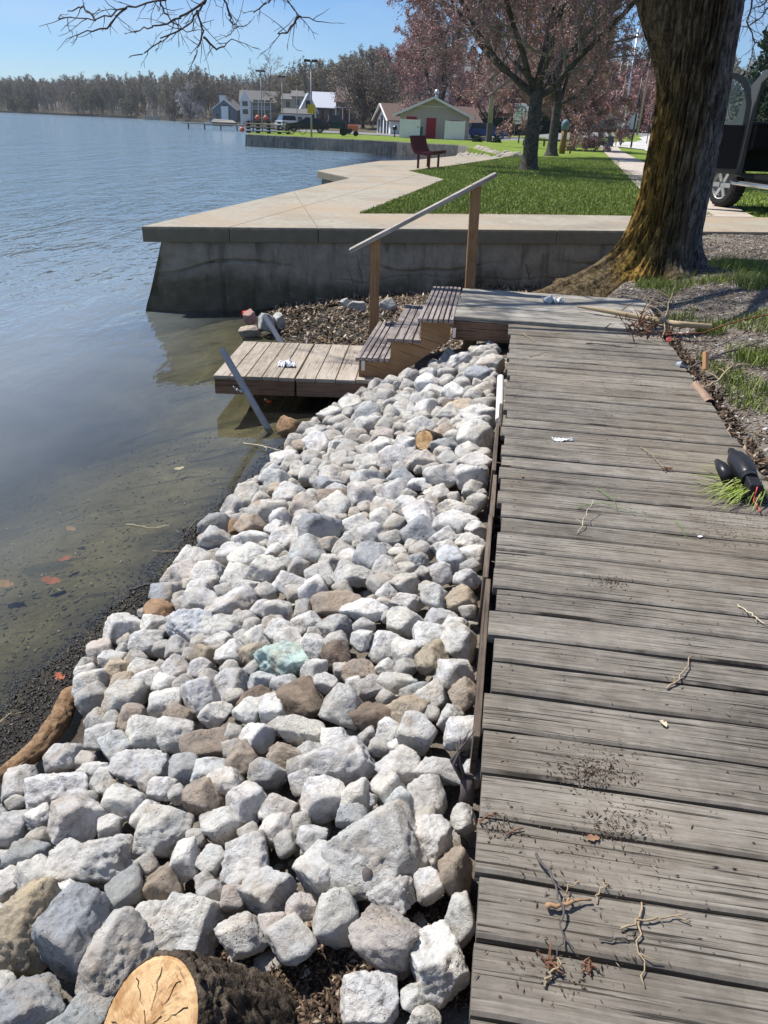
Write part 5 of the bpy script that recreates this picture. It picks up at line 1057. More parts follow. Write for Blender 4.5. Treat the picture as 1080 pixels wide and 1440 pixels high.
def bud_mesh(P, size, r, per=3):
    P = np.repeat(np.asarray(P), per, 0); n = len(P); P = P + r.normal(0, size * 1.6, P.shape); T = np.array([[1, 0, 0], [0, 1, 0], [-1, -.2, 0], [0, -1, .3]], float)[None] * np.ones((n, 1, 1)) * size * r.uniform(.5, 1.3, (n, 1, 1))
    Q = r.normal(size=(n, 3, 3)); Q, _ = np.linalg.qr(Q); V = np.einsum('nij,nkj->nki', Q, T) + P[:, None, :]
    return V.reshape(-1, 3), (np.array([[0, 1, 2], [0, 2, 3]])[None] + (np.arange(n) * 4)[:, None, None]).reshape(-1, 3)
def join(parts):
    V = []; Fs = []; m = []; b = 0
    for v, f, k in parts: V.append(v); Fs.append(f + b); m.append(np.full(len(f), k, dtype=np.int32)); b += len(v)
    return np.concatenate(V), np.concatenate(Fs), np.concatenate(m)
M['treebark'] = bark_mat('grey_brown_bark', (.055, .048, .042), (.17, .155, .14), 9)
M['twigs'] = plain('bare_twigs', (.25, .215, .20), .9, 0, .4, 3)
M['twigs_dark'] = plain('dark_bare_twigs', (.075, .06, .052), .9, 0, .4, 3)
M['redbud'] = island_mat('red_buds', [(0, (.26, .135, .12)), (.5, (.48, .26, .235)), (.85, (.60, .38, .35)), (1, (.66, .5, .46))], .8, .1)
M['yellowbud'] = island_mat('yellow_green_buds', [(0, (.13, .115, .06)), (.6, (.23, .20, .10)), (1, (.33, .30, .15))], .8, .1)
M['tanbud'] = island_mat('tan_buds', [(0, (.13, .10, .07)), (.6, (.24, .19, .13)), (1, (.36, .3, .22))], .8, .1)
M['blossom'] = island_mat('white_blossom', [(0, (.3, .27, .25)), (1, (.62, .58, .56))], .8, .1)
M['needles'] = island_mat('evergreen_needles', [(0, (.008, .02, .01)), (.7, (.02, .045, .018)), (1, (.05, .085, .03))], .7, .2)
PAR = dict(steps=(9, 7, 6, 5, 4), kids=(2.1, 1.5, 1.35, 1.2), ang=(.85, .7, .65, .6), ratio=(.62, .60, .58, .55), wob=.10, trop=(.06, .04, .02, .01, 0), rmin=.006, start=.15)
tree_protos = {}
def tree(x, y, z, H, tr, label, seed, bud='redbud', budsize=.05, par=None, per=2, fork=.28, trunk_lean=(0, 0), flare=.6, name='budding_tree', group=None, spread=1.0, twm='twigs', share=None, rz=0, scale=1.0):
    r = np.random.default_rng(seed); par = dict(PAR, **(par or {})); key = share
    e = empty(name, (x, y, z), label, 'tree', rz, group)
    if key and key in tree_protos:
        for o in tree_protos[key]: c = o.copy(); link(c); c.parent = e
        e.scale = (scale,) * 3; return e
    segs = ([], [], []); tips = []; th = H * fork; top = np.array([trunk_lean[0] * th, trunk_lean[1] * th, th])
    nl = par.get('limbs', 6)
    for k in range(nl):
        a = 2 * math.pi * (k + r.uniform(-.3, .3)) / nl; el = r.uniform(.25, 1.1) if k else 1.45; d = np.array([math.cos(a) * math.cos(el) * spread, math.sin(a) * math.cos(el) * spread, math.sin(el)]); d /= np.linalg.norm(d)
        q = top * (.78 + .22 * r.random() if k else 1.0); grow(r, segs, tips, q.copy(), d, (H - th) * r.uniform(.7, 1.0) * (1.0 if k else 1.15), tr * (.42 if k else .62), 0, par)
    n = 26; pts = []; rad = []
    for k in range(n + 1):
        f = k / n; zz = -.25 + (th + .35) * f; pts.append((top[0] * f, top[1] * f, zz)); rad.append(tr * (1 - .22 * f) * (1 + flare * math.exp(-max(0, zz) / (tr * .8))))
    V, Fq_, G = ctube(pts, rad, 24, .10, seed % 50, 1, 7); o1 = mesh_from('trunk', V, Fq_, M['treebark'], e, smooth=True)
    zm = par.get('zmin', -9)
    if zm > -9:
        segs = (segs[0], [s_ for s_ in segs[1] if min(s_[2], s_[5]) > zm], [s_ for s_ in segs[2] if min(s_[2], s_[5]) > zm]); tips = [t_ for t_ in tips if t_[2] > zm]
    parts = [(*seg_mesh(segs[0], 6), 0)]
    if segs[1]: parts.append((*seg_mesh(segs[1], 4), 1))
    if segs[2]: parts.append((*seg_mesh(segs[2], 3), 1))
    if bud: parts.append((*bud_mesh(tips, budsize, r, per), 2))
    V, Fs, m = join(parts); o2 = mesh_from('crown', V, Fs, [M['treebark'], M[twm], M[bud or 'redbud']], e); o2.data.polygons.foreach_set('material_index', m)
    if key: tree_protos[key] = [o1, o2]
    e.scale = (scale,) * 3; return e
def gpx(u, y, h=None):
    """point on the land seen in picture column u at distance y"""
    v = 190.0
    for _ in range(6):
        p = ony(u, v, y); z = land_h(p.x, y); v2 = project((p.x, y, z))[1]; v = v2
    return Vector((p.x, y, land_h(p.x, y)))
p = gpx(743, 27.8); tree(p.x, p.y, TOP - .04, 8.6, .235, 'nearest red-budding park tree, on the lawn in front of the sign', 12, per=1, budsize=.024, fork=.30, par=dict(kids=(1.35, 1.15, 1.05, .85), limbs=8, zmin=2.1, rmin=.007, trop=(.07, .05, .04, .02, 0)), spread=1.35)
p = gpx(775, 45); tree(p.x, p.y, TOP - .04, 8.6, .25, 'second red-budding park tree, behind the nearest one', 21, per=1, budsize=.034, fork=.33, par=dict(limbs=6, zmin=2.4, rmin=.010, kids=(1.3, 1.1, 1.0, .8), trop=(.10, .06, .04, .02, 0)), spread=1.05)
p = gpx(803, 62); tree(p.x, p.y, TOP - .04, 7.0, .22, 'small many-stemmed red-budding tree behind the carved post', 22, per=1, budsize=.05, fork=.16, par=dict(limbs=6, rmin=.012, kids=(1.2, 1.1, 1.0, .8)))
p = gpx(616, 108); tree(p.x, p.y, p.z, 13.5, .55, 'wide red-budding tree rising behind the small red-doored building', 33, per=1, budsize=.07, fork=.26, par=dict(limbs=8, rmin=.020, kids=(1.05, 1.0, .9, .7), trop=(.09, .05, .03, .02, 0)), spread=1.35, twm='twigs')
RP = dict(steps=(8, 6, 5, 4), kids=(1.35, 1.2, 1.0), rmin=.022, limbs=6, trop=(.10, .06, .04, 0))
red = [(690, 124, 9.5, 41), (760, 128, 9.5, 42), (815, 118, 7.5, 43), (850, 132, 8, 44), (905, 126, 7, 45), (932, 134, 7.5, 46), (640, 140, 8, 48), (725, 140, 8.5, 49), (788, 142, 9, 40), (880, 145, 8.5, 39)]
where = ['between the utility pole and the sign', 'behind the nearest park tree', 'left of the white van', 'directly behind the white van', 'behind the street poles', 'close to the left edge of the big trunk', 'just right of the wide tree behind the building', 'behind the sign', 'behind the second park tree', 'between the van and the evergreen']
for i, (u, y, H, s) in enumerate(red):
    p = gpx(u, y); tree(p.x, p.y, p.z, H, .3, f'distant dull red tree across the road, {where[i]}', s, per=1, budsize=.12, par=RP, fork=.16, share='red%d' % (i % 4), rz=i * 1.3, scale=H / (9.5, 9.5, 7.5, 8)[i % 4] if i >= 4 else 1, group='red-budding trees across the road', twm='twigs', spread=1.2)
def conifer(x, y, z, H, W, label, seed, name='evergreen_tree'):
    r = np.random.default_rng(seed); e = empty(name, (x, y, z), label, 'tree'); mb = MB(); mb.tube([(0, 0, -.2), (0, 0, H * .9)], [H * .02, H * .004], 8); mb.build('trunk', M['treebark'], e)
    S = []; P = []
    for k in range(int(H * 11)):
        zz = H * (.1 + .88 * r.random() ** .9); L = W * (1 - zz / H) ** .8 * r.uniform(.5, 1.1); a = r.uniform(0, 6.283); d = np.array([math.cos(a), math.sin(a), -.15]); b = np.array([0, 0, zz]); S.append([*b, *(b + d * L), .03, .01])
        for q in range(8): P.append(b + d * L * r.uniform(.25, 1.0))
    V, Fs, m = join([(*seg_mesh(S, 3), 0), (*bud_mesh(P, .16, r, 5), 1)]); o = mesh_from('crown', V, Fs, [M['treebark'], M['needles']], e); o.data.polygons.foreach_set('material_index', m)
p = gpx(899, 150); conifer(p.x, p.y, p.z, 14, 3.6, 'dark evergreen standing above the red trees behind the street poles', 3)
p = gpx(672, 150); conifer(p.x, p.y, p.z, 12, 3.8, 'dark evergreen between the wide red tree and the utility pole', 4)
p = gpx(1055, 90); conifer(p.x, p.y, p.z, 11, 4.5, 'dark evergreen seen through the open truck door window', 5); p = gpx(1085, 84); conifer(p.x, p.y, p.z, 10, 4, 'dark evergreen at the right edge of the photo, behind the truck', 6)
# ---- the big trunk by the boardwalk
TC = Vector((3.10, 9.35, -.2))
bt = empty('shade_tree', TC, 'huge forked tree trunk with ochre lichen, its root running down to the landing', 'tree')
nz_, na = 330, 520; zz = np.linspace(-.45, 3.1, nz_); aa = np.linspace(0, 2 * np.pi, na, endpoint=False); Z, A = np.meshgrid(zz, aa, indexing='ij')
def lobe(a0, w): d = (A - a0 + np.pi) % (2 * np.pi) - np.pi; return np.exp(-(d / w) ** 2)
zg = Z + .02
Rr = .315 + .02 * np.cos(2 * A) - .02 * npsm((Z - 1.2) / 1.5)
Rr = Rr + .16 * np.exp(-np.maximum(zg, -.3) / .16) * (.7 + .3 * np.cos(5 * A + 1))
Rr = Rr + lobe(math.pi + .42, .34) * .56 * np.exp(-np.maximum(Z + .10, 0) / .34) + lobe(math.pi + .0, .5) * .22 * np.exp(-np.maximum(Z + .1, 0) / .45)
Rr = Rr + lobe(-.15, .35) * .26 * np.exp(-np.maximum(Z - .02, 0) / .12) + lobe(-1.5, .4) * .22 * np.exp(-np.maximum(Z - .02, 0) / .13) + lobe(-2.2, .25) * .25 * np.exp(-np.maximum(Z - .0, 0) / .18)
Rr = Rr + lobe(math.pi, .9) * .30 * npsm((Z - 1.45) / 1.6)
S_ = np.stack([np.cos(A) * 7.5, np.sin(A) * 7.5, Z * 1.7 + .5 * np.sin(A * 2)], 2).reshape(-1, 3); rid = 1 - np.abs(fbm(S_ * 1.2, 3)).reshape(A.shape) * 2.4; fine = fbm(S_ * np.array([3, 3, 3.2]), 3).reshape(A.shape)
Rr = Rr + .042 * np.clip(rid, -1.1, .8) + .008 * fine
cx = .02 * np.sin(Z * 1.5) - .03 * Z * 0; cy = 0 * Z
V = np.stack([(np.cos(A) * Rr + cx), np.sin(A) * Rr + cy, Z + .2], 2).reshape(-1, 3)
ii = np.arange(nz_ - 1)[:, None] * na + np.arange(na)[None, :]; jj = np.arange(nz_ - 1)[:, None] * na + (np.arange(na)[None, :] + 1) % na
def bigbark():
    t = NT('furrowed_bark_with_lichen'); p = t.coord('Object'); s = t.n('ShaderNodeSeparateXYZ'); t.l(p, s.inputs[0]); pm = t.coord('Object', (1, 1, .22)); n = t.noise(pm, 21, 7, .7, .8); n2 = t.noise(p, 5, 5, .6); f = t.noise(t.coord('Object', (1, 1, .4)), 75, 4, .75)
    base = t.mix((.045, .034, .018), (.20, .155, .095), t.ramp(n, [(.41, 0.0), (.60, 1.0)])); grey = t.mix((.055, .05, .048), (.27, .25, .235), t.ramp(n, [(.41, 0.0), (.60, 1.0)])); och = t.mix((.07, .042, .01), (.43, .27, .065), t.ramp(n, [(.42, 0.0), (.60, 1.0)]))
    x = t.math('ADD', s.outputs['X'], t.math('MULTIPLY', t.math('SUBTRACT', n2, .5), .35)); g = t.n('ShaderNodeMapRange', **{'From Min': .04, 'From Max': .20}); t.l(x, g.inputs['Value']); o_ = t.n('ShaderNodeMapRange', **{'From Min': -.06, 'From Max': -.26}); t.l(x, o_.inputs['Value'])
    zf = t.n('ShaderNodeMapRange', **{'From Min': 2.3, 'From Max': 1.5, 'To Min': .12, 'To Max': 1.0}); t.l(s.outputs['Z'], zf.inputs['Value']); far = t.n('ShaderNodeMapRange', **{'From Min': -.75, 'From Max': -.5, 'To Min': .1, 'To Max': 1.0}); t.l(x, far.inputs['Value'])
    c = t.mix(base, grey, g.outputs[0]); c = t.mix(c, och, t.math('MULTIPLY', t.math('MULTIPLY', o_.outputs[0], zf.outputs[0]), far.outputs[0])); c = t.mix(c, t.mix(c, (.45, .43, .4), 1, 'MULTIPLY'), t.ramp(f, [(.38, .9), (.52, 0.0)]))
    return t.done(c, .95, 0, t.bump(t.math('ADD', t.math('MULTIPLY', n, 1.2), t.math('MULTIPLY', f, .5)), 1.0, .02), .12)
M['bigbark'] = bigbark()
mesh_from('trunk', V, np.stack([ii.ravel(), jj.ravel(), (jj + na).ravel(), (ii + na).ravel()], 1), M['bigbark'], bt, smooth=True)
V, Fq_, _ = ctube([(-.02, 0, 3.1), (.02, 0, 3.5), (.15, .1, 5), (.4, .3, 7), (.5, .2, 9)], [.34, .30, .26, .2, .12], 60, .12, 3, 20, 12); mesh_from('limb', V, Fq_, M['bigbark'], bt, smooth=True)
V, Fq_, _ = ctube([(-.12, .0, 1.5), (-.30, -.02, 2.3), (-.62, -.06, 3.0), (-1.3, -.2, 4.1), (-1.9, -.4, 5.2), (-2.3, -.6, 6.6)], [.06, .16, .21, .18, .14, .08], 56, .12, 5, 18, 12); mesh_from('limb', V, Fq_, M['bigbark'], bt, smooth=True)
r = np.random.default_rng(77); segs = ([], [], []); tips = []
BP = dict(steps=(8, 7, 6, 5), kids=(1.7, 1.5, 1.3), ang=(.8, .7, .6), ratio=(.6, .58, .55), wob=.12, trop=(.05, .03, 0, -.01), rmin=.004, start=.15, rr=.5)
for b, d, L, rad in (((.3, .2, 6.2), (.8, .2, .7), 5, .1), ((.1, .1, 4.8), (.7, -.5, .6), 4.5, .1), ((.5, .2, 9), (.2, .2, 1), 4, .1), ((-2.2, -.6, 6.3), (-.6, .3, .8), 4.5, .08), ((-1.3, -.2, 4.1), (-.3, .9, .5), 4.5, .09), ((-1.7, -.3, 4.9), (-.9, .1, .35), 4.5, .09), ((.2, .1, 5.5), (.1, 1, .5), 5, .1), ((.4, .3, 7), (-.6, .5, .7), 4.5, .09), ((-.9, -.1, 3.4), (-.6, .8, .3), 3.8, .06), ((.1, .1, 4.4), (.8, .6, .4), 4.2, .08)):
    d = np.array(d, float); grow(r, segs, tips, np.array(b, float), d / np.linalg.norm(d), L, rad, 0, BP)
# low boughs that hang into the top of the picture (left) and beside the trunk (right)
def hang(cols, ydist, r0, kids=3):
    prev = None; pts = [np.array((ony(u, v, ydist + dy) - TC)[:]) for u, v, dy in cols]
    for i in range(len(pts) - 1):
        k = 4; a = pts[i]
        for q in range(k):
            b = pts[i] * (1 - (q + 1) / k) + pts[i + 1] * ((q + 1) / k) + r.normal(0, .006, 3); f = (i + q / k) / (len(pts) - 1); ra = r0 * (1 - .8 * f) + .0015; segs[2].append([*a, *b, ra, ra * .93])
            for _ in range(int(r.random() * kids * .7)):
                d = b - a; d = d / np.linalg.norm(d) + r.normal(0, .75, 3); d[2] -= .15; d /= np.linalg.norm(d); L = r.uniform(.08, .26); p = b.copy(); rr_ = .0035
                for s in range(4):
                    d = d + r.normal(0, .18, 3); d /= np.linalg.norm(d); c = p + d * L / 4; segs[2].append([*p, *c, rr_, rr_ * .8]); rr_ *= .8
                    if r.random() < .5: e_ = d + r.normal(0, .6, 3); segs[2].append([*c, *(c + e_ / np.linalg.norm(e_) * L * .3), .002, .0012])
                    p = c
            a = b
YH = 6.6
hub = np.array((ony(330, -190, YH + .6) - TC)[:]); lb = [np.array(q, float) for q in ((-1.3, -.2, 4.1), (-2.3, -1.2, 4.2), (-3.2, -2.0, 3.9))] + [hub]
for i in range(len(lb) - 1): segs[0].append([*lb[i], *lb[i + 1], .075 - .018 * i, .057 - .018 * i])
hv = (330, -190, .6)
for cols in ([hv, (262, -30, .2), (232, 0, 0), (178, 11, 0), (134, 29, -.1), (82, 26, -.2)], [(178, 11, 0), (150, 40, .1), (112, 46, 0)], [(134, 29, 0), (118, 8, .1), (98, 14, 0)], [hv, (300, -40, .1), (290, 0, 0), (278, 17, 0), (267, 33, 0), (227, 57, -.1), (201, 76, -.1), (180, 81, -.2)], [(278, 17, 0), (286, 44, .1), (277, 70, .1), (273, 89, 0)], [(286, 52, .1), (304, 70, .1), (325, 57, 0)], [hv, (330, -40, 0), (315, 0, 0), (323, 22, 0), (327, 35, 0), (340, 38, 0)], [hv, (370, -60, 0), (404, 0, .1), (421, 22, 0), (447, 30, 0)], [(421, 22, 0), (404, 46, 0), (391, 47, 0)], [(400, -8, 0), (375, 4, 0), (356, 18, 0)], [hv, (215, -60, .2), (225, 5, 0), (240, 30, 0), (262, 45, 0)], [(290, 0, 0), (255, 25, 0), (215, 38, 0), (190, 45, 0)]): hang(cols, YH, .008, 3.2)
h2 = np.array((ony(1090, -220, 8.6) - TC)[:]); segs[0].append([.1, .1, 4.6, *h2, .06, .03])
for cols in ([(1090, -220, 0), (1062, -10, 0), (1050, 30, 0), (1062, 60, 0), (1055, 85, 0)], [(1090, -220, 0), (1090, 0, 0), (1070, 25, 0), (1045, 40, 0)], [(1090, -20, 0), (1075, 5, 0), (1060, 12, 0)]): hang(cols, 8.6, .010, 4)
V, Fs, m = join([(*seg_mesh(segs[0], 8), 0), (*seg_mesh(segs[1], 5), 1), (*seg_mesh(segs[2], 4), 1)]); o = mesh_from('crown', V, Fs, [M['treebark'], M['twigs_dark']], bt); o.data.polygons.foreach_set('material_index', m)
# ---- wood on the far shore
def proto_bare(seed, H, bud, bs, wm=None):
    r = np.random.default_rng(seed); segs = ([], [], []); tips = []; par = dict(steps=(7, 5, 3), kids=(1.7, 1.4), ang=(.5, .5), ratio=(.36, .45), wob=.07, trop=(.16, .12, .06), rmin=.04, start=.2, rr=.55)
    base = np.array([0, 0, 0.]); segs[0].append([0, 0, -1, 0, 0, H * .25, .26, .2])
    for k in range(4): a = r.uniform(0, 6.28); d = np.array([math.cos(a) * .45, math.sin(a) * .45, 1]); grow(r, segs, tips, np.array([0, 0, H * .2 + k * .6]), d / np.linalg.norm(d), H * r.uniform(.55, .78), .16, 0, par)
    return join([(*seg_mesh(segs[0], 4), 0), (*seg_mesh(segs[1] + segs[2], 3), 1), (*bud_mesh(tips, bs, r, 1), 2)])
protos = [proto_bare(200 + i, 15, None, .20) for i in range(6)]
M['woodtwig'] = plain('far_grey_twigs', (.36, .32, .27), .95, 0, .3, .05); M['woodtrunk'] = plain('far_trunks', (.33, .30, .26), .95, 0, .3, .1)
M['woodbud'] = island_mat('far_bud_haze', [(0, (.2, .165, .12)), (.6, (.31, .265, .2)), (1, (.4, .35, .24))], .9, .05)
def wood(name, n, xr, depth, label, seed, hs=(.75, 1.15), skip=None):
    r = np.random.default_rng(seed); VV = []; FF = []; MM = []; b = 0; c = 0
    while c < n:
        x = r.uniform(*xr); ys_ = float(far_shore_y(x)); y = ys_ + 6 + depth * r.random() ** 1.3
        if skip and skip(x, y): continue
        v, f, m = protos[r.integers(6)]; a = r.uniform(0, 6.28); s = r.uniform(*hs); ca, sa = math.cos(a) * s, math.sin(a) * s
        Q = np.stack([v[:, 0] * ca - v[:, 1] * sa + x, v[:, 0] * sa + v[:, 1] * ca + y, v[:, 2] * s + land_h(x, y) - .3], 1); VV.append(Q); FF.append(f + b); MM.append(m); b += len(Q); c += 1
    o = mesh_from(name, np.concatenate(VV), np.concatenate(FF), [M['woodtrunk'], M['woodtwig'], M['woodbud']]); o.data.polygons.foreach_set('material_index', np.concatenate(MM)); tag(o, label, kind='stuff')
HZ = [(-62, 262, 22), (-50, 255, 20), (-35, 200, 24), (-20, 180, 22), (-8, 170, 22), (8, 165, 20)]
def skiph(x, y): return (x > -75 and y < far_shore_y(x) + 45 and x < 5) or (x > -32 and y < 218)
wood('far_woods', 720, (-430, -75), 110, 'grey-brown bare wood covering the far lake shore', 51)
wood('far_woods', 280, (-75, 60), 170, 'bare wood on the slope behind the lakeside houses', 52, (.6, .85), skip=skiph)
wood('far_woods', 130, (40, 210), 150, 'bare and reddish wood behind the road on the right', 53, (.6, .9), skip=lambda x, y: y < 160)
sh = dict(steps=(6, 5, 4), kids=(1.9, 1.6), rmin=.04, limbs=7, ratio=(.6, .6, .5), ang=(.8, .7))
for i, (u, y, H, bud, lab, bs) in enumerate(((40, 545, 9, 'yellowbud', 'low yellow-green budding tree at the far left of the opposite shore', .4), (20, 560, 8, 'yellowbud', 'low yellow-green bush-like tree left of the others, cut by the left edge', .4), (128, 500, 13, 'yellowbud', 'olive-green budding tree standing out of the bare wood, left of the gazebo', .35), (185, 455, 9, 'yellowbud', 'small yellow-green tree just left of the gazebo', .3), (268, 380, 10, 'blossom', 'white blossoming tree right of the gazebo', .3), (250, 385, 8, 'tanbud', 'pale tan tree right of the gazebo, beside the blossom', .3), (110, 560, 17, 'tanbud', 'tall bare tree poking above the wood on the left', .2), (375, 275, 15, 'tanbud', 'tall bare tree behind the grey house with the white gable', .2), (420, 245, 12, 'yellowbud', 'olive tree behind the white-roofed house', .25), (455, 235, 14, 'yellowbud', 'pale green budding tree above the white-roofed building', .3), (510, 150, 9, 'tanbud', 'tan bushy tree left of the white gabled house', .2), (533, 146, 9, 'tanbud', 'tan bushy tree touching the white gabled house', .2), (402, 262, 6, 'tanbud', 'round tan shrub on the slope between the lamp posts', .2))):
    p = gpx(u, y)
    if u < 300:
        while p.y > far_shore_y(p.x) + 6: y -= 3; p = gpx(u, y)
    tree(p.x, p.y, p.z, H, .3, lab, 300 + i, bud=bud, budsize=bs * .55, par=sh, per=2, fork=.12, name='blossom_tree' if bud == 'blossom' else 'bare_tree', twm='twigs', spread=1.2)
# ================================================================ TRUCK, PARK, FAR SHORE
def paint(name, col, rough=.3, metal=.3): 
    t = NT(name); n = t.noise(t.pos(), 3, 3); return t.done(t.mix(tuple(c * .85 for c in col), col, n), rough, metal, None, .5)
M['truckgrey'] = paint('dusty_grey_paint', (.085, .087, .084), .5, .2); M['interior'] = plain('black_trim', (.006, .006, .007), .6, 0, .3, 20); M['tyre'] = plain('tyre_rubber', (.022, .021, .02), .85, 0, .35, 30); M['chrome'] = plain('chrome', (.62, .63, .64), .22, .9, .05)
t = NT('window_glass'); t.t.nodes.remove(t.b); g1 = t.n('ShaderNodeBsdfTransparent'); g1.inputs['Color'].default_value = (.75, .8, .8, 1); g2 = t.n('ShaderNodeBsdfGlossy'); g2.inputs['Roughness'].default_value = .02; fr = t.n('ShaderNodeFresnel'); mx = t.n('ShaderNodeMixShader'); t.l(fr.outputs[0], mx.inputs[0]); t.l(g1.outputs[0], mx.inputs[1]); t.l(g2.outputs[0], mx.inputs[2]); t.l(mx.outputs[0], t.out.inputs[0]); M['glass'] = t.m
t = NT('dark_glass'); M['dglass'] = t.done((.02, .025, .03), .08, 0, None, .6)
t = NT('mirror_glass'); M['mirror'] = t.done((.9, .9, .9), .03, 1.0)
M['rimwhite'] = paint('white_wheel', (.36, .36, .35), .4, .1); M['steelrim'] = plain('wheel_rim', (.4, .4, .41), .35, .7, .1)
def wheel(parent, c, rad, w, rim='steelrim', steer=0, nt_=48, side=-1):
    """axis along local x; side = outer side sign"""
    Mx = Matrix.Translation(c) @ Matrix.Rotation(steer, 4, 'Z'); mb = MB(); n = nt_; prof = [(-w / 2 + .0, rad * .62), (-w / 2, rad * .8), (-w * .42, rad * .96), (-w * .3, rad), (w * .3, rad), (w * .42, rad * .96), (w / 2, rad * .8), (w / 2, rad * .62), (-w / 2, rad * .62)]
    for j in range(n):
        a = 2 * math.pi * j / n
        for k, (x, r_) in enumerate(prof):
            rr_ = r_ - (.018 * (rad / .4) if (j % 2 and 2 <= k <= 5 and n > 30) else 0); mb.v.append(tuple(Mx @ Vector((x, math.cos(a) * rr_, math.sin(a) * rr_))))
    q = len(prof)
    for j in range(n):
        for k in range(q - 1): mb.face((j * q + k, ((j + 1) % n) * q + k, ((j + 1) % n) * q + k + 1, j * q + k + 1))
    t = mb.build('tyre', M['tyre'], parent); mb = MB(); s = side * w / 2
    m = 24
    for (x, r_) in ((s * .98, rad * .63), (s * .9, rad * .6), (s * .45, rad * .5), (s * .35, rad * .25), (s * .75, rad * .2), (s * .78, .001)):
        for j in range(m): a = 2 * math.pi * j / m; mb.v.append(tuple(Mx @ Vector((x, math.cos(a) * r_, math.sin(a) * r_))))
    for k in range(5):
        for j in range(m): mb.face((k * m + j, k * m + (j + 1) % m, (k + 1) * m + (j + 1) % m, (k + 1) * m + j))
    if nt_ > 30:
        for j in range(6):
            a = 2 * math.pi * j / 6; mb.beam(Mx @ Vector((s * .8, math.cos(a) * rad * .18, math.sin(a) * rad * .18)), Mx @ Vector((s * .86, math.cos(a) * rad * .58, math.sin(a) * rad * .58)), rad * .2, .02, (1, 0, 0))
    mb.build('rim', M[rim], parent); return t
def car(loc, rz, prof, glassp, W, wh, wr, mat, label, cat='car', name='parked_car', wins=(), group='cars parked behind the far wall', lights=True, L=None):
    """profile (y forward, z) of body and of glasshouse"""
    e = empty(name, loc, label, cat, rz, group); mb = MB(); mb.extr(prof, -W / 2, W / 2); mb.build('body', mat, e, bevel=.05)
    mb = MB(); i = 0; n = len(glassp); base = len(mb.v)
    mb.v += [(-W / 2 * (.98 if z < max(q[1] for q in glassp) - .1 else .80), y, z) for y, z in glassp] + [(W / 2 * (.98 if z < max(q[1] for q in glassp) - .1 else .80), y, z) for y, z in glassp]
    mb.face(list(range(n))); mb.face(list(range(2 * n - 1, n - 1, -1)))
    for k in range(n): k2 = (k + 1) % n; mb.face((k2, k, n + k, n + k2))
    mb.build('windows', M['dglass'], e, bevel=.03); top = max(q[1] for q in glassp); ys_ = [q[0] for q in glassp if q[1] > top - .05]
    mb = MB(); mb.box(-W * .39, W * .39, min(ys_) - .05, max(ys_) + .05, top - .01, top + .035); mb.build('roof', mat, e, bevel=.02)
    for y in wh:
        for s in (-1, 1): wheel(e, Vector((s * (W / 2 - .1), y, wr)), wr, .22, 'steelrim', 0, 20, s)
    if lights:
        y1 = max(p[0] for p in prof); y0 = min(p[0] for p in prof)
        for s in (-1, 1):
            mb = MB(); mb.box(s * W * .4 - .14, s * W * .4 + .14, y1 - .06, y1 + .012, .62, .78); mb.build('headlight', M['chrome'], e, bevel=.01); mb = MB(); mb.box(s * W * .42 - .1, s * W * .42 + .1, y0 - .012, y0 + .05, .7, .95); mb.build('tail_light', M['redp'], e, bevel=.01)
    return e
M['redp'] = plain('red_plastic', (.4, .02, .02), .3)
SED = [(-2.3, .35), (-2.35, .75), (-2.2, .95), (-1.5, 1.0), (1.0, .98), (2.1, .8), (2.3, .6), (2.3, .32)]; SEDG = [(-1.75, .97), (-1.0, 1.38), (.1, 1.42), (1.05, .97)]
SUVp = [(-2.2, .4), (-2.25, .9), (-2.15, 1.08), (.9, 1.08), (2.0, .98), (2.25, .7), (2.25, .35)]; SUVg = [(-2.12, 1.05), (-1.85, 1.6), (.2, 1.66), (1.1, 1.05)]
PUp = [(-2.7, .5), (-2.7, 1.12), (-.6, 1.12), (1.1, 1.12), (2.5, 1.02), (2.65, .7), (2.65, .42)]; PUg = [(-.75, 1.1), (-.6, 1.72), (.5, 1.74), (1.2, 1.1)]
VANp = [(-2.9, .4), (-2.9, 2.35), (-2.75, 2.5), (.9, 2.5), (1.5, 2.1), (1.95, 1.35), (2.7, 1.1), (2.85, .7), (2.85, .38)]; VANg = [(1.0, 1.45), (1.05, 2.2), (1.45, 2.15), (1.97, 1.4)]
# ---- the truck with its door open
H0 = R(8.0); Tw = Vector((6.02, 15.66, land_h(6.02, 15.66) + .02)); tk = empty('pickup_truck', Tw, 'grey high pickup truck with its black-lined front door standing open, cut by the right edge', 'truck', H0)
def mbuild(pts_fn, name, mat, **k): mb = MB(); pts_fn(mb); return mb.build(name, mat, tk, **k)
side = [(-4.3, .62), (-4.3, 1.32), (-2.05, 1.34), (-2.05, 1.45), (-1.92, 2.12), (-1.72, 2.22), (-.62, 2.22), (-.25, 1.98), (.0, 1.48), (.75, 1.38), (.95, 1.1), (.95, .62), (.5, .62), (.42, .95), (-.42, .95), (-.5, .62), (-.55, .58), (-.55, 1.40), (-.60, 2.02), (-.75, 2.1), (-1.6, 2.1), (-1.62, .58), (-2.9, .58), (-3.0, .95), (-3.7, .95), (-3.8, .62)]
def sheetx(mb, prof, x0, x1): mb.extr(prof, x0, x1)
mbuild(lambda m: sheetx(m, side, .02, .07), 'side_panel', M['truckgrey'], bevel=.01); mbuild(lambda m: sheetx(m, side, 1.75, 1.80), 'side_panel', M['truckgrey'], bevel=.01)
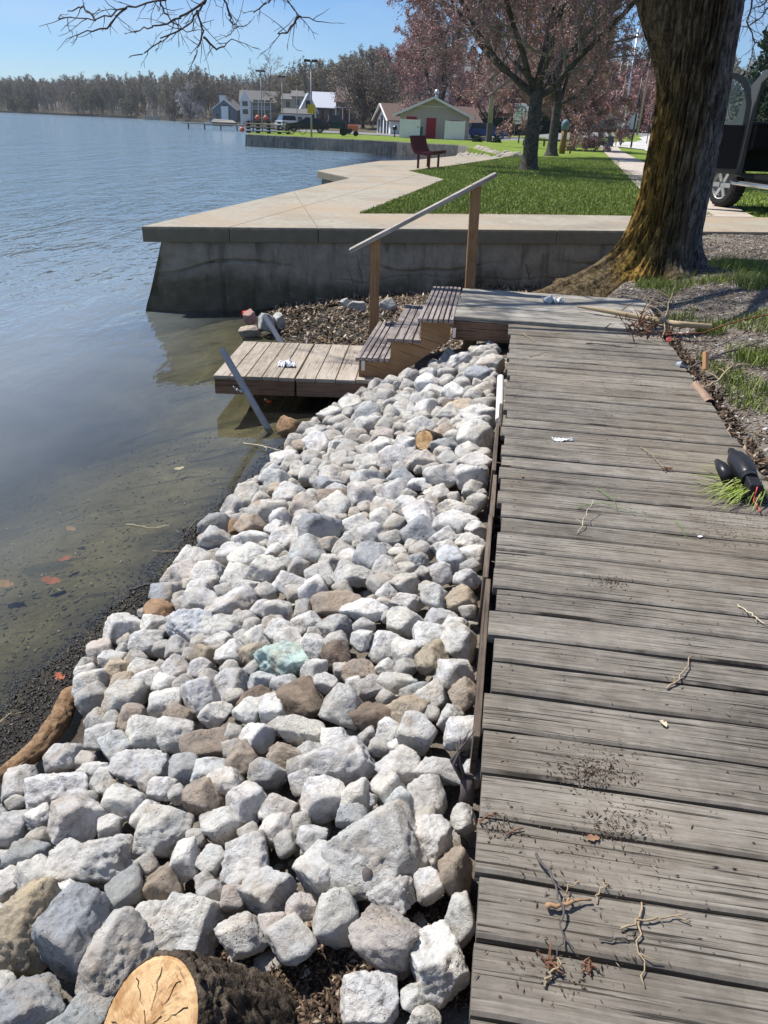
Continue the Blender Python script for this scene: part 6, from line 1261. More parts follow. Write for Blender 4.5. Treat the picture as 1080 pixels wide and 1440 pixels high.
mbuild(lambda m: m.box(.07, 1.75, -1.9, -.45, 2.17, 2.21), 'roof', M['truckgrey'], bevel=.01); mbuild(lambda m: m.hexa([Vector(p) for p in ((.07, -.1, 1.36), (1.75, -.1, 1.36), (.07, .95, 1.1), (1.75, .95, 1.1), (.07, -.1, 1.46), (1.75, -.1, 1.46), (.07, .9, 1.36), (1.75, .9, 1.36))]), 'hood', M['truckgrey'], bevel=.02)
mbuild(lambda m: m.box(.07, 1.75, .88, .93, .6, 1.1), 'grille', M['interior']); mbuild(lambda m: (m.box(.07, 1.75, -4.25, -.5, .55, .62), m.box(.07, 1.75, -2.03, -1.99, .62, 1.45)), 'cab_floor', M['interior'])
mbuild(lambda m: m.box(.07, 1.75, -4.3, -4.25, .6, 1.32), 'tailgate', M['truckgrey'], bevel=.01); mbuild(lambda m: m.hexa([Vector(p) for p in ((.1, -.3, 1.44), (1.7, -.3, 1.44), (.1, -.26, 1.44), (1.7, -.26, 1.44), (.18, -.62, 2.12), (1.62, -.62, 2.12), (.18, -.58, 2.12), (1.62, -.58, 2.12))]), 'windscreen', M['glass']); mbuild(lambda m: m.box(.12, 1.7, -2.01, -1.99, 1.5, 2.08), 'rear_window', M['dglass'])
for x in (.2, 1.0): mbuild(lambda m: (m.box(x, x + .6, -1.75, -1.2, .62, .98), m.box(x, x + .6, -1.9, -1.72, .9, 1.75)), 'seat', M['interior'], bevel=.05)
mbuild(lambda m: m.box(.08, 1.74, -.62, -.2, 1.0, 1.42), 'dashboard', M['interior'], bevel=.04); mbuild(lambda m: m.tube([(.5 + .18 * math.cos(a), -.72 + .05 * math.sin(a), 1.25 + .17 * math.sin(a)) for a in np.linspace(0, 6.283, 24)], .015, 8, cap=False), 'steering_wheel', M['interior'])
mbuild(lambda m: m.tube([(-.10, -.55, .50), (-.14, -.7, .47), (-.14, -1.9, .47), (-.10, -2.05, .50)], .04, 12), 'side_step', M['chrome'], smooth=True); mbuild(lambda m: (m.box(.25, 1.6, -4.2, .8, .42, .56)), 'chassis', M['interior'])
wheel(tk, Vector((.14, 0, .39)), .39, .27, 'rimwhite', .20, 56, -1); wheel(tk, Vector((1.66, 0, .39)), .39, .27, 'rimwhite', .2, 56, 1); wheel(tk, Vector((.14, -3.35, .39)), .39, .27, 'rimwhite', 0, 56, -1); wheel(tk, Vector((1.66, -3.35, .39)), .39, .27, 'rimwhite', 0, 56, 1)
# door: plane from the hinge (0,-.52) swung out to the left
ang = R(160.0); DMX = Matrix.Translation((.0, -.50, 0)) @ Matrix.Rotation(ang, 4, 'Z')
outer = [(0, .60), (0, 1.45), (.02, 1.72), (.09, 1.95), (.20, 2.10), (.36, 2.17), (1.10, 2.20), (1.14, 2.12), (1.14, .60)]; inner = [(.085, 1.33), (.085, 1.45), (.10, 1.70), (.16, 1.89), (.25, 2.01), (.38, 2.08), (1.03, 2.10), (1.06, 2.06), (1.06, 1.33)]
def ring(mb, O, I, y0, y1):
    n = len(O); b = len(mb.v)
    for y in (y0, y1):
        mb.v += [tuple(DMX @ Vector((s, y, z))) for s, z in O]; mb.v += [tuple(DMX @ Vector((s, y, z))) for s, z in I]
    for k in range(n):
        k2 = (k + 1) % n; mb.face((b + k, b + k2, b + n + k2, b + n + k)); mb.face((b + 2 * n + k2, b + 2 * n + k, b + 3 * n + k, b + 3 * n + k2)); mb.face((b + k2, b + k, b + 2 * n + k, b + 2 * n + k2)); mb.face((b + n + k, b + n + k2, b + 3 * n + k2, b + 3 * n + k))
door = MB(); ring(door, outer, inner, -.02, .05); dobj = door.build('door', M['truckgrey'], tk, bevel=.006)
def dpart(fn, name, mat, **k): mb = MB(); fn(mb); return mb.build(name, mat, dobj, **k)
def dbox(mb, s0, s1, y0, y1, z0, z1): mb.hexa([DMX @ Vector((s, y, z)) for z in (z0, z1) for y in (y0, y1) for s in (s0, s1)])
dpart(lambda m: dbox(m, .05, 1.09, .045, .10, .68, 1.38), 'door_lining', M['interior'], bevel=.01); dpart(lambda m: dbox(m, .07, 1.08, .01, .016, 1.3, 2.1), 'window', M['glass']); dpart(lambda m: dbox(m, .35, .95, .10, .16, .98, 1.04), 'armrest', M['interior'], bevel=.01)
dpart(lambda m: dbox(m, .38, .66, -.16, -.05, 1.40, 1.80), 'mirror_housing', M['interior'], bevel=.02)
dpart(lambda m: m.hexa([DMX @ Vector((s, y, z)) for z, y0 in ((1.45, -.046), (1.76, -.034)) for y in (y0, y0 + .004) for s in (.42, .62)]), 'mirror_glass', M['mirror'])
# ---- red bench on the walkway
p = Vector((.80, 26.3, TOP)); bn = empty('park_bench', p, 'dark red metal bench with curved back on the tan walkway, facing the lake', 'bench', R(75)); M['maroon'] = plain('maroon_coating', (.10, .018, .022), .45, 0, .15)
t_ = MB()
pf = [(-.02, .42), (-.30, .40), (-.42, .42), (-.47, .455), (-.48, .49)]; bk = [(-.02, .42), (.05, .43), (.12, .50), (.17, .64), (.22, .84), (.24, .88)]
for prof, nm in ((pf, 'seat'), (bk, 'backrest')):
    mb = MB()
    for k in range(21):
        x = -.9 + k * .09; 
        for i in range(len(prof) - 1): mb.beam((x, prof[i][0], prof[i][1]), (x, prof[i + 1][0], prof[i + 1][1]), .065, .022, (1, 0, 0))
    mb.build(nm, M['maroon'], bn)
for x in (-.65, .65):
    for y in (-.32, .02): mb = MB(); mb.box(x - .03, x + .03, y - .03, y + .03, 0, .40); mb.build('leg', M['maroon'], bn)
# ---- riprap in the cove
r = np.random.default_rng(6); VV = []; FF = []; b = 0
k = 0
for i in range(170):
    f = r.random(); y = 40 + 17 * f; x = 5.4 - .5 * math.sin(f * 3) - r.uniform(-.5, 1.3); h = min(.2, .12 - .45 * (5.4 - x)); rr_ = r.uniform(.2, .42); P, Fs = rock_mesh(900 + i % 20, (1, .8, .75), 3); a_ = r.uniform(0, 6); c_, s_ = math.cos(a_) * rr_, math.sin(a_) * rr_
    VV.append(np.stack([P[:, 0] * c_ - P[:, 1] * s_ + x, P[:, 0] * s_ + P[:, 1] * c_ + y, P[:, 2] * rr_ + h], 1)); FF.append(Fs + b); b += len(P)
o = mesh_from('rock_bank', np.concatenate(VV), np.concatenate(FF), M['rock'], smooth=True); o.color = (.36, .33, .29, 1); tag(o, 'bank of small pale boulders at the end of the cove beyond the walkway', kind='stuff')
# ---- generic building
def wallm(name, c, rough=.8): return plain(name, c, rough, 0, .08, 2)
M['greyroof'] = wallm('grey_shingles', (.15, .145, .14)); M['brownroof'] = wallm('brown_shingles', (.13, .085, .07)); M['whitewall'] = wallm('white_siding', (.78, .77, .76)); M['beige'] = wallm('beige_siding', (.44, .375, .33)); M['slate'] = wallm('slate_blue_siding', (.17, .19, .215)); M['darkbrown'] = wallm('dark_brown_siding', (.12, .075, .06)); M['tanwall'] = wallm('tan_siding', (.4, .36, .3)); M['screenwhite'] = wallm('white_board_fence', (.82, .77, .80)); M['metalroof'] = plain('white_metal_roof', (.62, .64, .68), .4, .2, .05); M['door_red'] = plain('red_door_paint', (.30, .018, .03), .5, 0, .1); M['greentrim'] = plain('pale_trim', (.68, .63, .65), .6, 0, .08)
def house(p, rz, w, d, h, rh, wall, roof, label, front=(), side_=(), name='house', axis='y', over=.4, trim='whitewall', group=None, extra=None, cat='house'):
    """gable faces -y when axis == 'y' (ridge along y); otherwise ridge along x"""
    e = empty(name, p, label, cat, rz, group); mb = MB(); mb.box(-w / 2, w / 2, 0, d, -1.2, h)
    if axis == 'y': i = len(mb.v); mb.v += [(-w / 2, 0, h), (w / 2, 0, h), (0, 0, h + rh), (-w / 2, d, h), (w / 2, d, h), (0, d, h + rh)]; mb.face((i, i + 1, i + 2)); mb.face((i + 4, i + 3, i + 5)); mb.face((i, i + 2, i + 5, i + 3)); mb.face((i + 1, i + 4, i + 5, i + 2))
    else: i = len(mb.v); mb.v += [(-w / 2, 0, h), (-w / 2, d, h), (-w / 2, d / 2, h + rh), (w / 2, 0, h), (w / 2, d, h), (w / 2, d / 2, h + rh)]; mb.face((i, i + 2, i + 1)); mb.face((i + 3, i + 4, i + 5)); mb.face((i, i + 3, i + 5, i + 2)); mb.face((i + 1, i + 2, i + 5, i + 4))
    mb.build('wall', M[wall], e); mb = MB(); sl_ = rh / ((w if axis == 'y' else d) / 2); th = .12
    for s in (-1, 1):
        if axis == 'y': X = w / 2 + over; pts = [(0, h + rh + .03), (s * X, h - sl_ * over + .03)]; P = [Vector((pts[a][0], y, pts[a][1] + t)) for t in (0, th) for y in (-over, d + over) for a in (0, 1)]
        else: Y = d / 2 + over; P = [Vector((x, d / 2 + s * Y * a, (h + rh + .03) * (1 - a) + (h - sl_ * over + .03) * a + t)) for t in (0, th) for a in (0, 1) for x in (-w / 2 - over, w / 2 + over)]
        mb.hexa(P)
    mb.build('roof', M[roof], e)
    if axis == 'y' and trim:
        for s in (-1, 1): m_ = MB(); X = w / 2 + over; m_.beam((0, -over - .04, h + rh + .02), (s * X, -over - .04, h - sl_ * over + .02), .06, .22); m_.build('fascia', M[trim], e)
    for (x0, x1, z0, z1, nm, mt) in front: m_ = MB(); m_.box(x0, x1, -.05, .02, z0, z1); q = m_.build(nm, M[mt], e); 
    for (y0, y1, z0, z1, nm, mt, s) in side_: m_ = MB(); xx = s * w / 2; m_.box(min(xx, xx + s * .05), max(xx, xx + s * .05), y0, y1, z0, z1); m_.build(nm, M[mt], e)
    if extra: extra(e)
    return e
# small public building with red door
p = gpx(608, 88); bw = 6.9
b_ = house(p, R(-6), bw, 7, 2.25, 1.45, 'beige', 'brownroof', 'small beige gabled building with a red door across the cove', front=((-.7, .28, .0, 1.9, 'door', 'door_red'), (-2.75, -1.7, 1.25, 1.95, 'window', 'door_red'), (1.7, 2.75, 1.25, 1.75, 'window', 'door_red')), name='park_building', over=.7, trim='greentrim', cat='building')
mb = MB(); mb.box(-2.0, 2.0, -.04, .0, 2.9, 2.98); mb.build('gable_line', M['greentrim'], b_)
for (x0, x1, lab) in ((-3.2, -1.25, 'white board privacy screen on the left of the red door'), (1.35, 3.25, 'white board privacy screen on the right of the red door')):
    q = p + Matrix.Rotation(R(-6), 3, 'Z') @ Vector(((x0 + x1) / 2, -1.6, 0)); e = empty('privacy_screen', q, lab, 'screen', R(-6), 'white privacy screens'); W_ = x1 - x0; mb = MB()
    for k in range(9): mb.box(-W_ / 2 + k * W_ / 9 + .01, -W_ / 2 + (k + 1) * W_ / 9 - .005, -.02, .02, .05, 1.62)
    mb.box(-W_ / 2, W_ / 2, -.035, .035, 1.6, 1.68); mb.build('panel', M['screenwhite'], e)
    for s in (-1, 1): mb = MB(); mb.box(s * W_ / 2 - .06, s * W_ / 2 + .06, -.06, .06, 0, 1.75); mb.build('post', M['whitewall'], e)
M['binblue'] = plain('blue_green_plastic', (.02, .09, .13), .5); q = p + Vector((-1.35, -1.1, 0)); e = empty('wheelie_bin', q, 'dark blue bin between the left white screen and the red door', 'bin'); mb = MB(); mb.hexa([Vector(c) for c in ((-.24, -.3, .05), (.24, -.3, .05), (-.24, .3, .05), (.24, .3, .05), (-.3, -.36, 1.0), (.3, -.36, 1.0), (-.3, .36, 1.0), (.3, .36, 1.0))]); mb.build('body', M['binblue'], e, bevel=.02); mb = MB(); mb.box(-.32, .32, -.38, .4, 1.0, 1.06); mb.build('lid', M['binblue'], e)
mb = MB(); mb.cyl((0, 3, 3.4), .18, .8, 12); mb.ball((0, 3, 4.3), .28, 6); mb.build('vent', M['galv'], b_, smooth=True)
mb = MB(); q = p + Vector((-3.9, -.4, 0)); mb.cyl((0, 0, 0), .06, .7, 8); mb.ball((0, 0, .85), .25, 6); o = mb.build('barbecue_grill', M['black'], loc=q); tag(o, 'black kettle grill on the grass left of the small building', 'grill')
# the white-gabled brown-roofed house behind it
p2 = gpx(607, 112); wn = [(-1.2 + k * .9, -.5 + k * .9, 1.0, 2.4, 'window', 'dglass') for k in range(3)]
e = house(p2 + Vector((.4, 0, -.5)), R(14), 12, 8, 2.2, 1.8, 'whitewall', 'brownroof', 'long brown-roofed house with a white arched-window gable end, behind the small building', front=wn, axis='x', over=.5, side_=((2.4, 3.6, .4, 2.7, 'window', 'dglass', -1), (4.4, 5.6, .4, 2.7, 'window', 'dglass', -1), (1.0, 1.8, .4, 2.2, 'window', 'dglass', -1), (6.2, 7.0, .4, 2.2, 'window', 'dglass', -1)))
for s_, zz in ((-1, 0), (1, 0)):
    mb = MB(); mb.beam((-6.55, 4, 4.05), (-6.55, 4 + s_ * 4.5, 2.05), .06, .3, (1, 0, 0)); mb.build('fascia', M['whitewall'], e)
# lakeside houses
def W4(x, z, w=.9, h=1.3): return (x, x + w, z, z + h, 'window', 'dglass')
p = gpx(317, 262); e = house(p, R(-8), 7.5, 8, 3.4, 2.6, 'slate', 'greyroof', 'grey-blue lakeside house with a white cupola, farthest left of the row', front=(W4(-2.8, .8), W4(-1.2, .8, .8, 2.2), W4(.8, .8, .8, 2.2), W4(-.4, 3.6, .8, 1.2)))
mb = MB(); mb.box(-2.6, -.6, 3, 5, 4.6, 7.2); mb.build('cupola', M['whitewall'], e); mb = MB(); mb.box(-2.9, -.3, 2.7, 5.3, 7.2, 7.45); mb.build('cupola_roof', M['greyroof'], e)
mb = MB(); mb.box(-1.0, 1.2, -.5, -.06, .2, 4.2); mb.build('entrance_bay', M['whitewall'], e)
p = gpx(365, 248); e = house(p, R(6), 10.5, 8.5, 5.4, 2.8, 'slate', 'greyroof', 'two-storey grey house with a white gable and white-framed balconies by the lake', front=tuple(W4(-1.6 + 1.7 * k, 2.0 + 2.2 * j, 1.4, 1.7) for k in range(3) for j in range(2)), axis='x', side_=((3.2, 4.2, 3.4, 4.6, 'window', 'dglass', 1),))
mb = MB(); mb.box(-5.3, -2.3, -1.2, -.06, -.8, 5.6); mb.quad((-5.4, -1.25, 5.6), (-2.2, -1.25, 5.6), (-3.8, -1.25, 8.1), (-3.8, -1.25, 8.1)); mb.hexa([Vector(c) for c in ((-5.4, -1.2, 5.6), (-2.2, -1.2, 5.6), (-5.4, 3, 5.6), (-2.2, 3, 5.6), (-3.81, -1.2, 8.1), (-3.79, -1.2, 8.1), (-3.81, 3, 8.1), (-3.79, 3, 8.1))]); mb.build('gable_tower', M['whitewall'], e)
for zz in (2.2, 4.2): mb = MB(); mb.box(-4.6, -3.1, -1.26, -1.2, zz, zz + 1.2); mb.build('window', M['dglass'], e)
mb = MB(); [mb.box(-2.0 + 1.75 * k, -1.8 + 1.75 * k, -1.5, -1.35, 0, 5.2) for k in range(4)]; mb.box(-2.1, 3.5, -1.5, -.06, 3.5, 3.65); mb.box(-2.1, 3.5, -1.5, -.06, 1.3, 1.45); mb.box(-2.1, 3.5, -1.5, -1.4, 4.2, 4.3); mb.build('balcony', M['whitewall'], e)
p = gpx(395, 255); house(p + Vector((0, 0, 1)), 0, 6, 6, 2.6, 1.6, 'tanwall', 'greyroof', 'small cream house half hidden right of the two-storey grey house', front=(W4(-1.5, .8), W4(.6, .8)), axis='x')
p = gpx(411, 225); house(p + Vector((0, 0, 3)), 0, 5, 6, 2.6, 1.2, 'tanwall', 'greyroof', 'small tan house up on the slope, left one of a pair', front=(W4(-1.5, .8), W4(.6, .8)), axis='x')
p = gpx(430, 222); house(p + Vector((0, 0, 3.2)), 0, 7, 6, 2.8, 1.2, 'tanwall', 'greyroof', 'wide tan house up on the slope, right one of a pair', front=(W4(-2.5, .8), W4(-.6, .8), W4(1.6, .8)), axis='x')
p = gpx(459, 200); e = house(p, R(4), 6.0, 8, 3.2, 3.0, 'darkbrown', 'metalroof', 'house with a bright white metal roof behind the parked sedan', front=(W4(-2.6, .8, 1.3, 1.8), W4(-.6, .8, 1.3, 1.8), W4(1.4, .8, 1.2, 1.8)), axis='x')
p = gpx(434, 196); e = house(p + Vector((0, 0, 0)), R(10), 3.6, 6, 3.0, 3.2, 'whitewall', 'metalroof', 'steep white gable end with dark glass, left of the white metal roof', front=(W4(-1.3, .6, 1.1, 1.8), W4(.2, .6, 1.1, 1.8), W4(-.6, 3.2, 1.2, 1.6)), over=.5)
p = gpx(418, 185); mb = MB(); e = house(p, R(5), 6, 4, 2.4, .8, 'whitewall', 'greyroof', 'low white boathouse behind the lamp posts', front=tuple(W4(-2.6 + 1.4 * k, .4, .9, 1.4) for k in range(4)), axis='x')
p = gpx(488, 190); e = house(p, R(-4), 5.0, 8, 4.2, 2.8, 'darkbrown', 'brownroof', 'brown-roofed house with a white porch, right of the white metal roof', front=(W4(-2.6, .8, 1, 1.6), W4(.4, .8, 1.2, 1.8), W4(-1, 3.0, 1, 1.2)), axis='x')
mb = MB(); [mb.box(-2.4 + 1.5 * k, -2.2 + 1.5 * k, -1.6, -1.4, 0, 2.9) for k in range(4)]; mb.box(-2.6, 2.6, -1.7, -.06, 2.9, 3.1); mb.build('porch', M['whitewall'], e)
p = gpx(514, 185); e = house(p, R(-2), 4.8, 7, 4.6, 1.4, 'darkbrown', 'greyroof', 'dark reddish-brown flat-fronted house left of the white gabled house', front=(W4(-1.9, 2.6, .8, 1.1), W4(.6, 2.6, .8, 1.1), W4(-1.2, .3, 1.2, 1.8)), axis='x')
p = gpx(60, 590); house(p + Vector((0, 0, 5)), 0, 14, 8, 3, 2, 'tanwall', 'greyroof', 'house half hidden in the wood at the far left', front=(W4(-4, .8, 2, 1.4), W4(2, .8, 2, 1.4)), axis='x')
p = gpx(628, 175); house(p + Vector((0, 0, 6)), 0, 9, 8, 3, 2, 'whitewall', 'greyroof', 'pale house on the hill showing through the wide red tree', front=(W4(-3, .8, 1.2, 1.6), W4(0, .8, 1.2, 1.6), W4(2, .8, 1.2, 1.6)), axis='x')
p = gpx(708, 132); house(p, 0, 8, 6, 3, 1.6, 'tanwall', 'brownroof', 'low tan house behind the sign, under the dull red trees', front=(W4(-3, .8, 1.2, 1.4), W4(1, .8, 1.2, 1.4)), axis='x')
p = gpx(910, 138); house(p + Vector((0, 0, 0)), 0, 18, 8, 3.4, 2.0, 'darkred' if 'darkred' in M else 'darkbrown', 'brownroof', 'long dark red building behind the street poles', front=tuple(W4(-8 + 3 * k, .9, 1.2, 1.2) for k in range(6)), axis='x')
# gazebo, boats, pier
y_ = 400; p = gpx(228, y_)
while p.y > far_shore_y(p.x) + 5: y_ -= 3; p = gpx(228, y_)
e = empty('gazebo', p, 'open white lakeside pavilion with a small spire on the far shore', 'gazebo'); mb = MB(); [mb.box(x - .12, x + .12, y - .12, y + .12, 0, 2.8) for x in (-4, -1.3, 1.3, 4) for y in (0, 4)]; mb.build('posts', M['whitewall'], e); mb = MB(); mb.box(-4.8, 4.8, -.8, 4.8, 2.8, 3.2); mb.cyl((0, 2, 3.2), .9, 2.4, 8, 0, .02); mb.build('roof', M['tanwall'], e); mb = MB(); mb.box(-7, 7, -4, -1.0, -1.2, .6); mb.build('terrace', M['tanwall'], e)
p = gpx(320, 236); p.z = WATER_Z; e = empty('covered_boat', p + Vector((0, -6, 0)), 'boat under a cream cover moored below the grey-blue house', 'boat'); mb = MB(); mb.hexa([Vector(c) for c in ((-2.6, -.8, .1), (2.4, -.8, .1), (-2.6, .8, .1), (2.4, .8, .1), (-3, -1.1, .9), (3.4, -1.1, .9), (-3, 1.1, .9), (3.4, 1.1, .9))]); mb.build('hull', M['darkbrown'], e); mb = MB(); mb.hexa([Vector(c) for c in ((-3.1, -1.2, .9), (3.5, -1.2, .9), (-3.1, 1.2, .9), (3.5, 1.2, .9), (-2.4, -.5, 1.7), (2.6, -.5, 1.5), (-2.4, .5, 1.7), (2.6, .5, 1.5))]); mb.build('cover', M['tanwall'], e, bevel=.1)
p = onz(300, 176.5, WATER_Z); e = empty('moored_boat', Vector((p.x, p.y, WATER_Z)), 'small blue and white boat moored at the far shore left of the covered boat', 'boat'); mb = MB(); mb.hexa([Vector(c) for c in ((-2, -.6, 0), (2, -.6, 0), (-2, .6, 0), (2, .6, 0), (-2.3, -.9, .8), (2.8, -.9, .8), (-2.3, .9, .8), (2.8, .9, .8))]); mb.build('hull', M['whitewall'], e); mb = MB(); mb.box(-.8, 1, -.7, .7, .8, 1.6); mb.build('cabin', plain('boat_blue', (.08, .15, .3), .5), e)
p0 = onz(372, 184, WATER_Z); p1 = onz(402, 186.5, WATER_Z)
pier = empty('lake_pier', Vector((-24, 118, WATER_Z)), 'long thin pale pier behind the stacked dock sections', 'pier'); mb = MB(); a = onz(395, 167, .4) if False else Vector((-30, 170, .5)); mb.box(-16, 9, 40, 42, .85, 1.05); mb.build('deck', M['tanwall'], pier); mb = MB(); [mb.box(x - .1, x + .1, 40.2, 40.4, -.5, .85) for x in np.arange(-15, 9, 3)]; mb.build('posts', M['darkbrown'], pier)
# lamp posts
M['poleg'] = plain('grey_lamp_pole', (.36, .36, .35), .5, .3); M['yellow'] = plain('yellow_sign_paint', (.62, .42, .02), .5)
for u, y, H, lab in ((438, 71.8, 5.5, 'nearest tall lamp post, on the far wall, with a yellow square sign'), (369, 100, 6.0, 'leftmost tall lamp post, above the stacked dock sections'), (398, 118, 6.3, 'second lamp post from the left, behind the white car'), (418, 140, 6.3, 'shorter lamp post left of the sedan and the yellow sign')):
    p = gpx(u, y); e = empty('lamp_post', p, lab, 'lamp post', 0, 'tall double-headed lamp posts'); mb = MB(); mb.cyl((0, 0, -.3), .08, H + .3, 10, 0, .055); mb.build('pole', M['poleg'], e, smooth=True)
    for s in (-1, 1): mb = MB(); mb.box(min(s * .05, s * .55), max(s * .05, s * .55), -.16, .16, H - .05, H + .12); mb.build('lamp_head', M['black'], e, bevel=.02)
    if u == 438: mb = MB(); mb.box(-.32, .32, -.10, -.085, 1.75, 2.4); mb.build('sign_plate', M['yellow'], e)
# stacked docks, buoys, cars
p = gpx(378, 80); e = empty('dock_stack', p, 'stack of weathered dock sections on the point of the far wall', 'dock stack'); mb = MB()
for k in range(4):
    mb.box(-2.1 + .1 * k, 2.0 - .15 * k, -.9, .9, .12 + k * .28, .18 + k * .28)
    for x in (-1.9, -1, 0, 1, 1.8): mb.box(x - .05, x + .05, -.9, .9, -.0 + k * .28, .12 + k * .28)
mb.build('sections', M['edging'], e)
M['buoy'] = plain('orange_buoy', (.62, .16, .10), .5)
for dx, dz, lab in ((-.95, 1.27, 'left of two orange buoys on top of the dock stack'), (-.2, 1.27, 'right of two orange buoys on top of the dock stack'), (-2.45, .24, 'orange buoy on the ground at the left end of the dock stack')):
    mb = MB(); mb.ball((0, 0, 0), .23, 8); mb.cyl((0, 0, .2), .05, .09, 8); o = mb.build('buoy', M['buoy'], smooth=True, loc=p + Vector((dx, -.3, dz))); tag(o, lab, 'buoy', 'orange buoys by the dock stack')
def cp(u, y, dz=.06): q = gpx(u, y); q.z += dz; return q
car(cp(432, 92), R(96), SED, SEDG, 1.75, (1.4, -1.35), .33, paint('black_car_paint', (.015, .018, .028)), 'black sedan parked behind the far wall, in front of the green pickup')
car(cp(470, 97), R(-82), PUp, PUg, 1.9, (1.6, -1.6), .38, paint('dark_green_paint', (.012, .04, .05)), 'dark green pickup parked behind the black sedan', 'pickup', 'parked_pickup')
car(cp(402, 104), R(20), SUVp, SUVg, 1.8, (1.4, -1.35), .34, paint('white_car_paint', (.6, .62, .64)), 'white car beside the stacked docks, left of the black sedan')
car(cp(684, 96), R(-84), SUVp, SUVg, 1.85, (1.4, -1.35), .36, paint('blue_car_paint', (.02, .045, .19)), 'dark blue car parked right of the small red-doored building')
car(cp(862, 118), R(78), VANp, VANg, 2.0, (1.8, -1.8), .36, paint('white_van_paint', (.62, .62, .61)), 'white van with ladders parked on the road at the right', 'van', 'parked_van', group=None)
car(cp(936, 66), R(-10), SUVp, SUVg, 1.8, (1.4, -1.35), .36, paint('silver_car_paint', (.5, .51, .52)), 'pale car mostly hidden behind the big trunk, on the driveway')
p = cp(492, 80); e = empty('garden_tractor', p, 'small orange garden tractor on the far grass, right of the pickup', 'tractor'); mb = MB(); mb.box(-.2, .75, -.35, .35, .45, .95); mb.build('hood', M['buoy'], e, bevel=.06); mb = MB(); mb.box(-.9, .2, -.45, .45, .35, .6); mb.box(-.7, -.4, -.25, .25, .6, 1.15); mb.build('seat', M['black'], e, bevel=.04)
for x, rr_ in ((-.6, .34), (.55, .22)):
    for s in (-1, 1): mb = MB(); mb.tube([(x, s * .42 - .1, rr_), (x, s * .42 + .1, rr_)], rr_, 16); mb.build('wheel', M['tyre'], e)
p = cp(418, 78); e = empty('water_bicycle', p, 'dark bicycle-like frame standing on the far grass in front of the sedan', 'bicycle'); 
for x in (-.5, .5): mb = MB(); mb.tube([(x + .33 * math.cos(a), 0, .35 + .33 * math.sin(a)) for a in np.linspace(0, 6.283, 20)], .025, 6, cap=False); mb.build('wheel', M['tyre'], e)
mb = MB(); mb.tube([(-.5, 0, .35), (-.15, 0, .75), (.4, 0, .8), (.5, 0, .35)], .025, 6); mb.tube([(-.5, 0, .35), (.05, 0, .35), (.4, 0, .8), (.36, 0, 1.02)], .025, 6); mb.build('frame', M['black'], e)
# sign
p = gpx(729, 80); sg = empty('park_sign', p, 'white park sign with a blue arch picture on a post, left of the nearest tree', 'sign', R(-4)); mb = MB(); mb.box(-.06, .06, -.06, .06, -.2, 1.7); mb.build('post', M['black'], sg); mb = MB(); mb.box(-.68, .68, -.09, .09, 1.62, 3.3); bd = mb.build('board', M['screenwhite'], sg, bevel=.03)
M['signblue'] = plain('sign_blue', (.03, .13, .3), .6); M['signgold'] = plain('sign_gold', (.5, .32, .10), .6); M['signgreen'] = plain('sign_green', (.12, .3, .15), .6)
mb = MB()
for k in range(10): a0_, a1_ = math.pi * k / 10, math.pi * (k + 1) / 10; mb.beam((.40 * math.cos(a0_), -.098, 2.68 + .38 * math.sin(a0_)), (.40 * math.cos(a1_), -.098, 2.68 + .38 * math.sin(a1_)), .012, .08, (0, 0, 1))
mb.box(-.42, -.2, -.102, -.092, 2.62, 2.69); mb.box(.2, .42, -.102, -.092, 2.62, 2.69); mb.build('arch_emblem', M['signblue'], bd)
mb = MB(); mb.box(-.07, .07, -.104, -.092, 2.5, 2.98); mb.build('tower_emblem', M['signgold'], bd)
def lettering(txt, size, loc, mat, parent, name='lettering'):
    c = bpy.data.curves.new(name, 'FONT'); c.body = txt; c.size = size; c.extrude = .004; c.align_x = 'CENTER'; tmp = bpy.data.objects.new('tmp_text', c); sc.collection.objects.link(tmp); dg = bpy.context.evaluated_depsgraph_get(); me = bpy.data.meshes.new_from_object(tmp.evaluated_get(dg)); bpy.data.objects.remove(tmp)
    me.materials.clear(); me.materials.append(mat); o = link(bpy.data.objects.new(name, me)); o.parent = parent; o.location = loc; o.rotation_euler = (R(90), 0, 0); return o
lettering('PARK', .40, (0, -.1, 2.06), M['signgold'], bd); mb = MB(); [mb.box(x, x + .10, -.1, -.092, 2.42, 2.42 + .10 + .04 * (k % 2)) for k, x in enumerate(np.arange(-.42, .4, .14))]; mb.build('small_lettering', M['signgreen'], bd)
mb = MB(); mb.box(-.52, -.08, -.1, -.092, 1.82, 1.90); mb.box(.1, .52, -.1, -.092, 1.82, 1.90); mb.build('bottom_bars', M['black'], bd)
# utility poles and street poles
def upole(u, y, H, r0, lab, mat='pole', lean=0, cross=True, name='utility_pole', wire=None, base=0):
    p = gpx(u, y); e = empty(name, p, lab, 'pole', 0); mb = MB(); mb.tube([(0, 0, -.3), (lean * H, 0, H)], [r0, r0 * .7], 12); mb.build('shaft', M[mat], e, smooth=True)
    if cross: mb = MB(); mb.box(-1.1 + lean * H, 1.1 + lean * H, -.06, .06, H - .9, H - .78); mb.build('crossarm', M['pole'], e)
    if base: mb = MB(); mb.tube([(0, 0, 0), (lean * base, 0, base)], [r0 * 1.12, r0 * 1.08], 12); mb.build('dark_base', M['twig_dark'], e)
    return e
upole(687, 82, 9, .26, 'thick wooden utility pole with a dark base, between the small building and the sign', base=1.6, lean=-.012, cross=False)
upole(857, 84, 7.2, .05, 'leftmost of three thin white flagpoles right of the van', 'rimwhite', 0, False, 'flagpole'); upole(866, 84, 8, .05, 'middle one of three thin white flagpoles right of the van', 'rimwhite', 0, False, 'flagpole'); upole(872, 78, 9, .1, 'thickest and tallest white flagpole of three', 'galv', 0, False, 'flagpole')
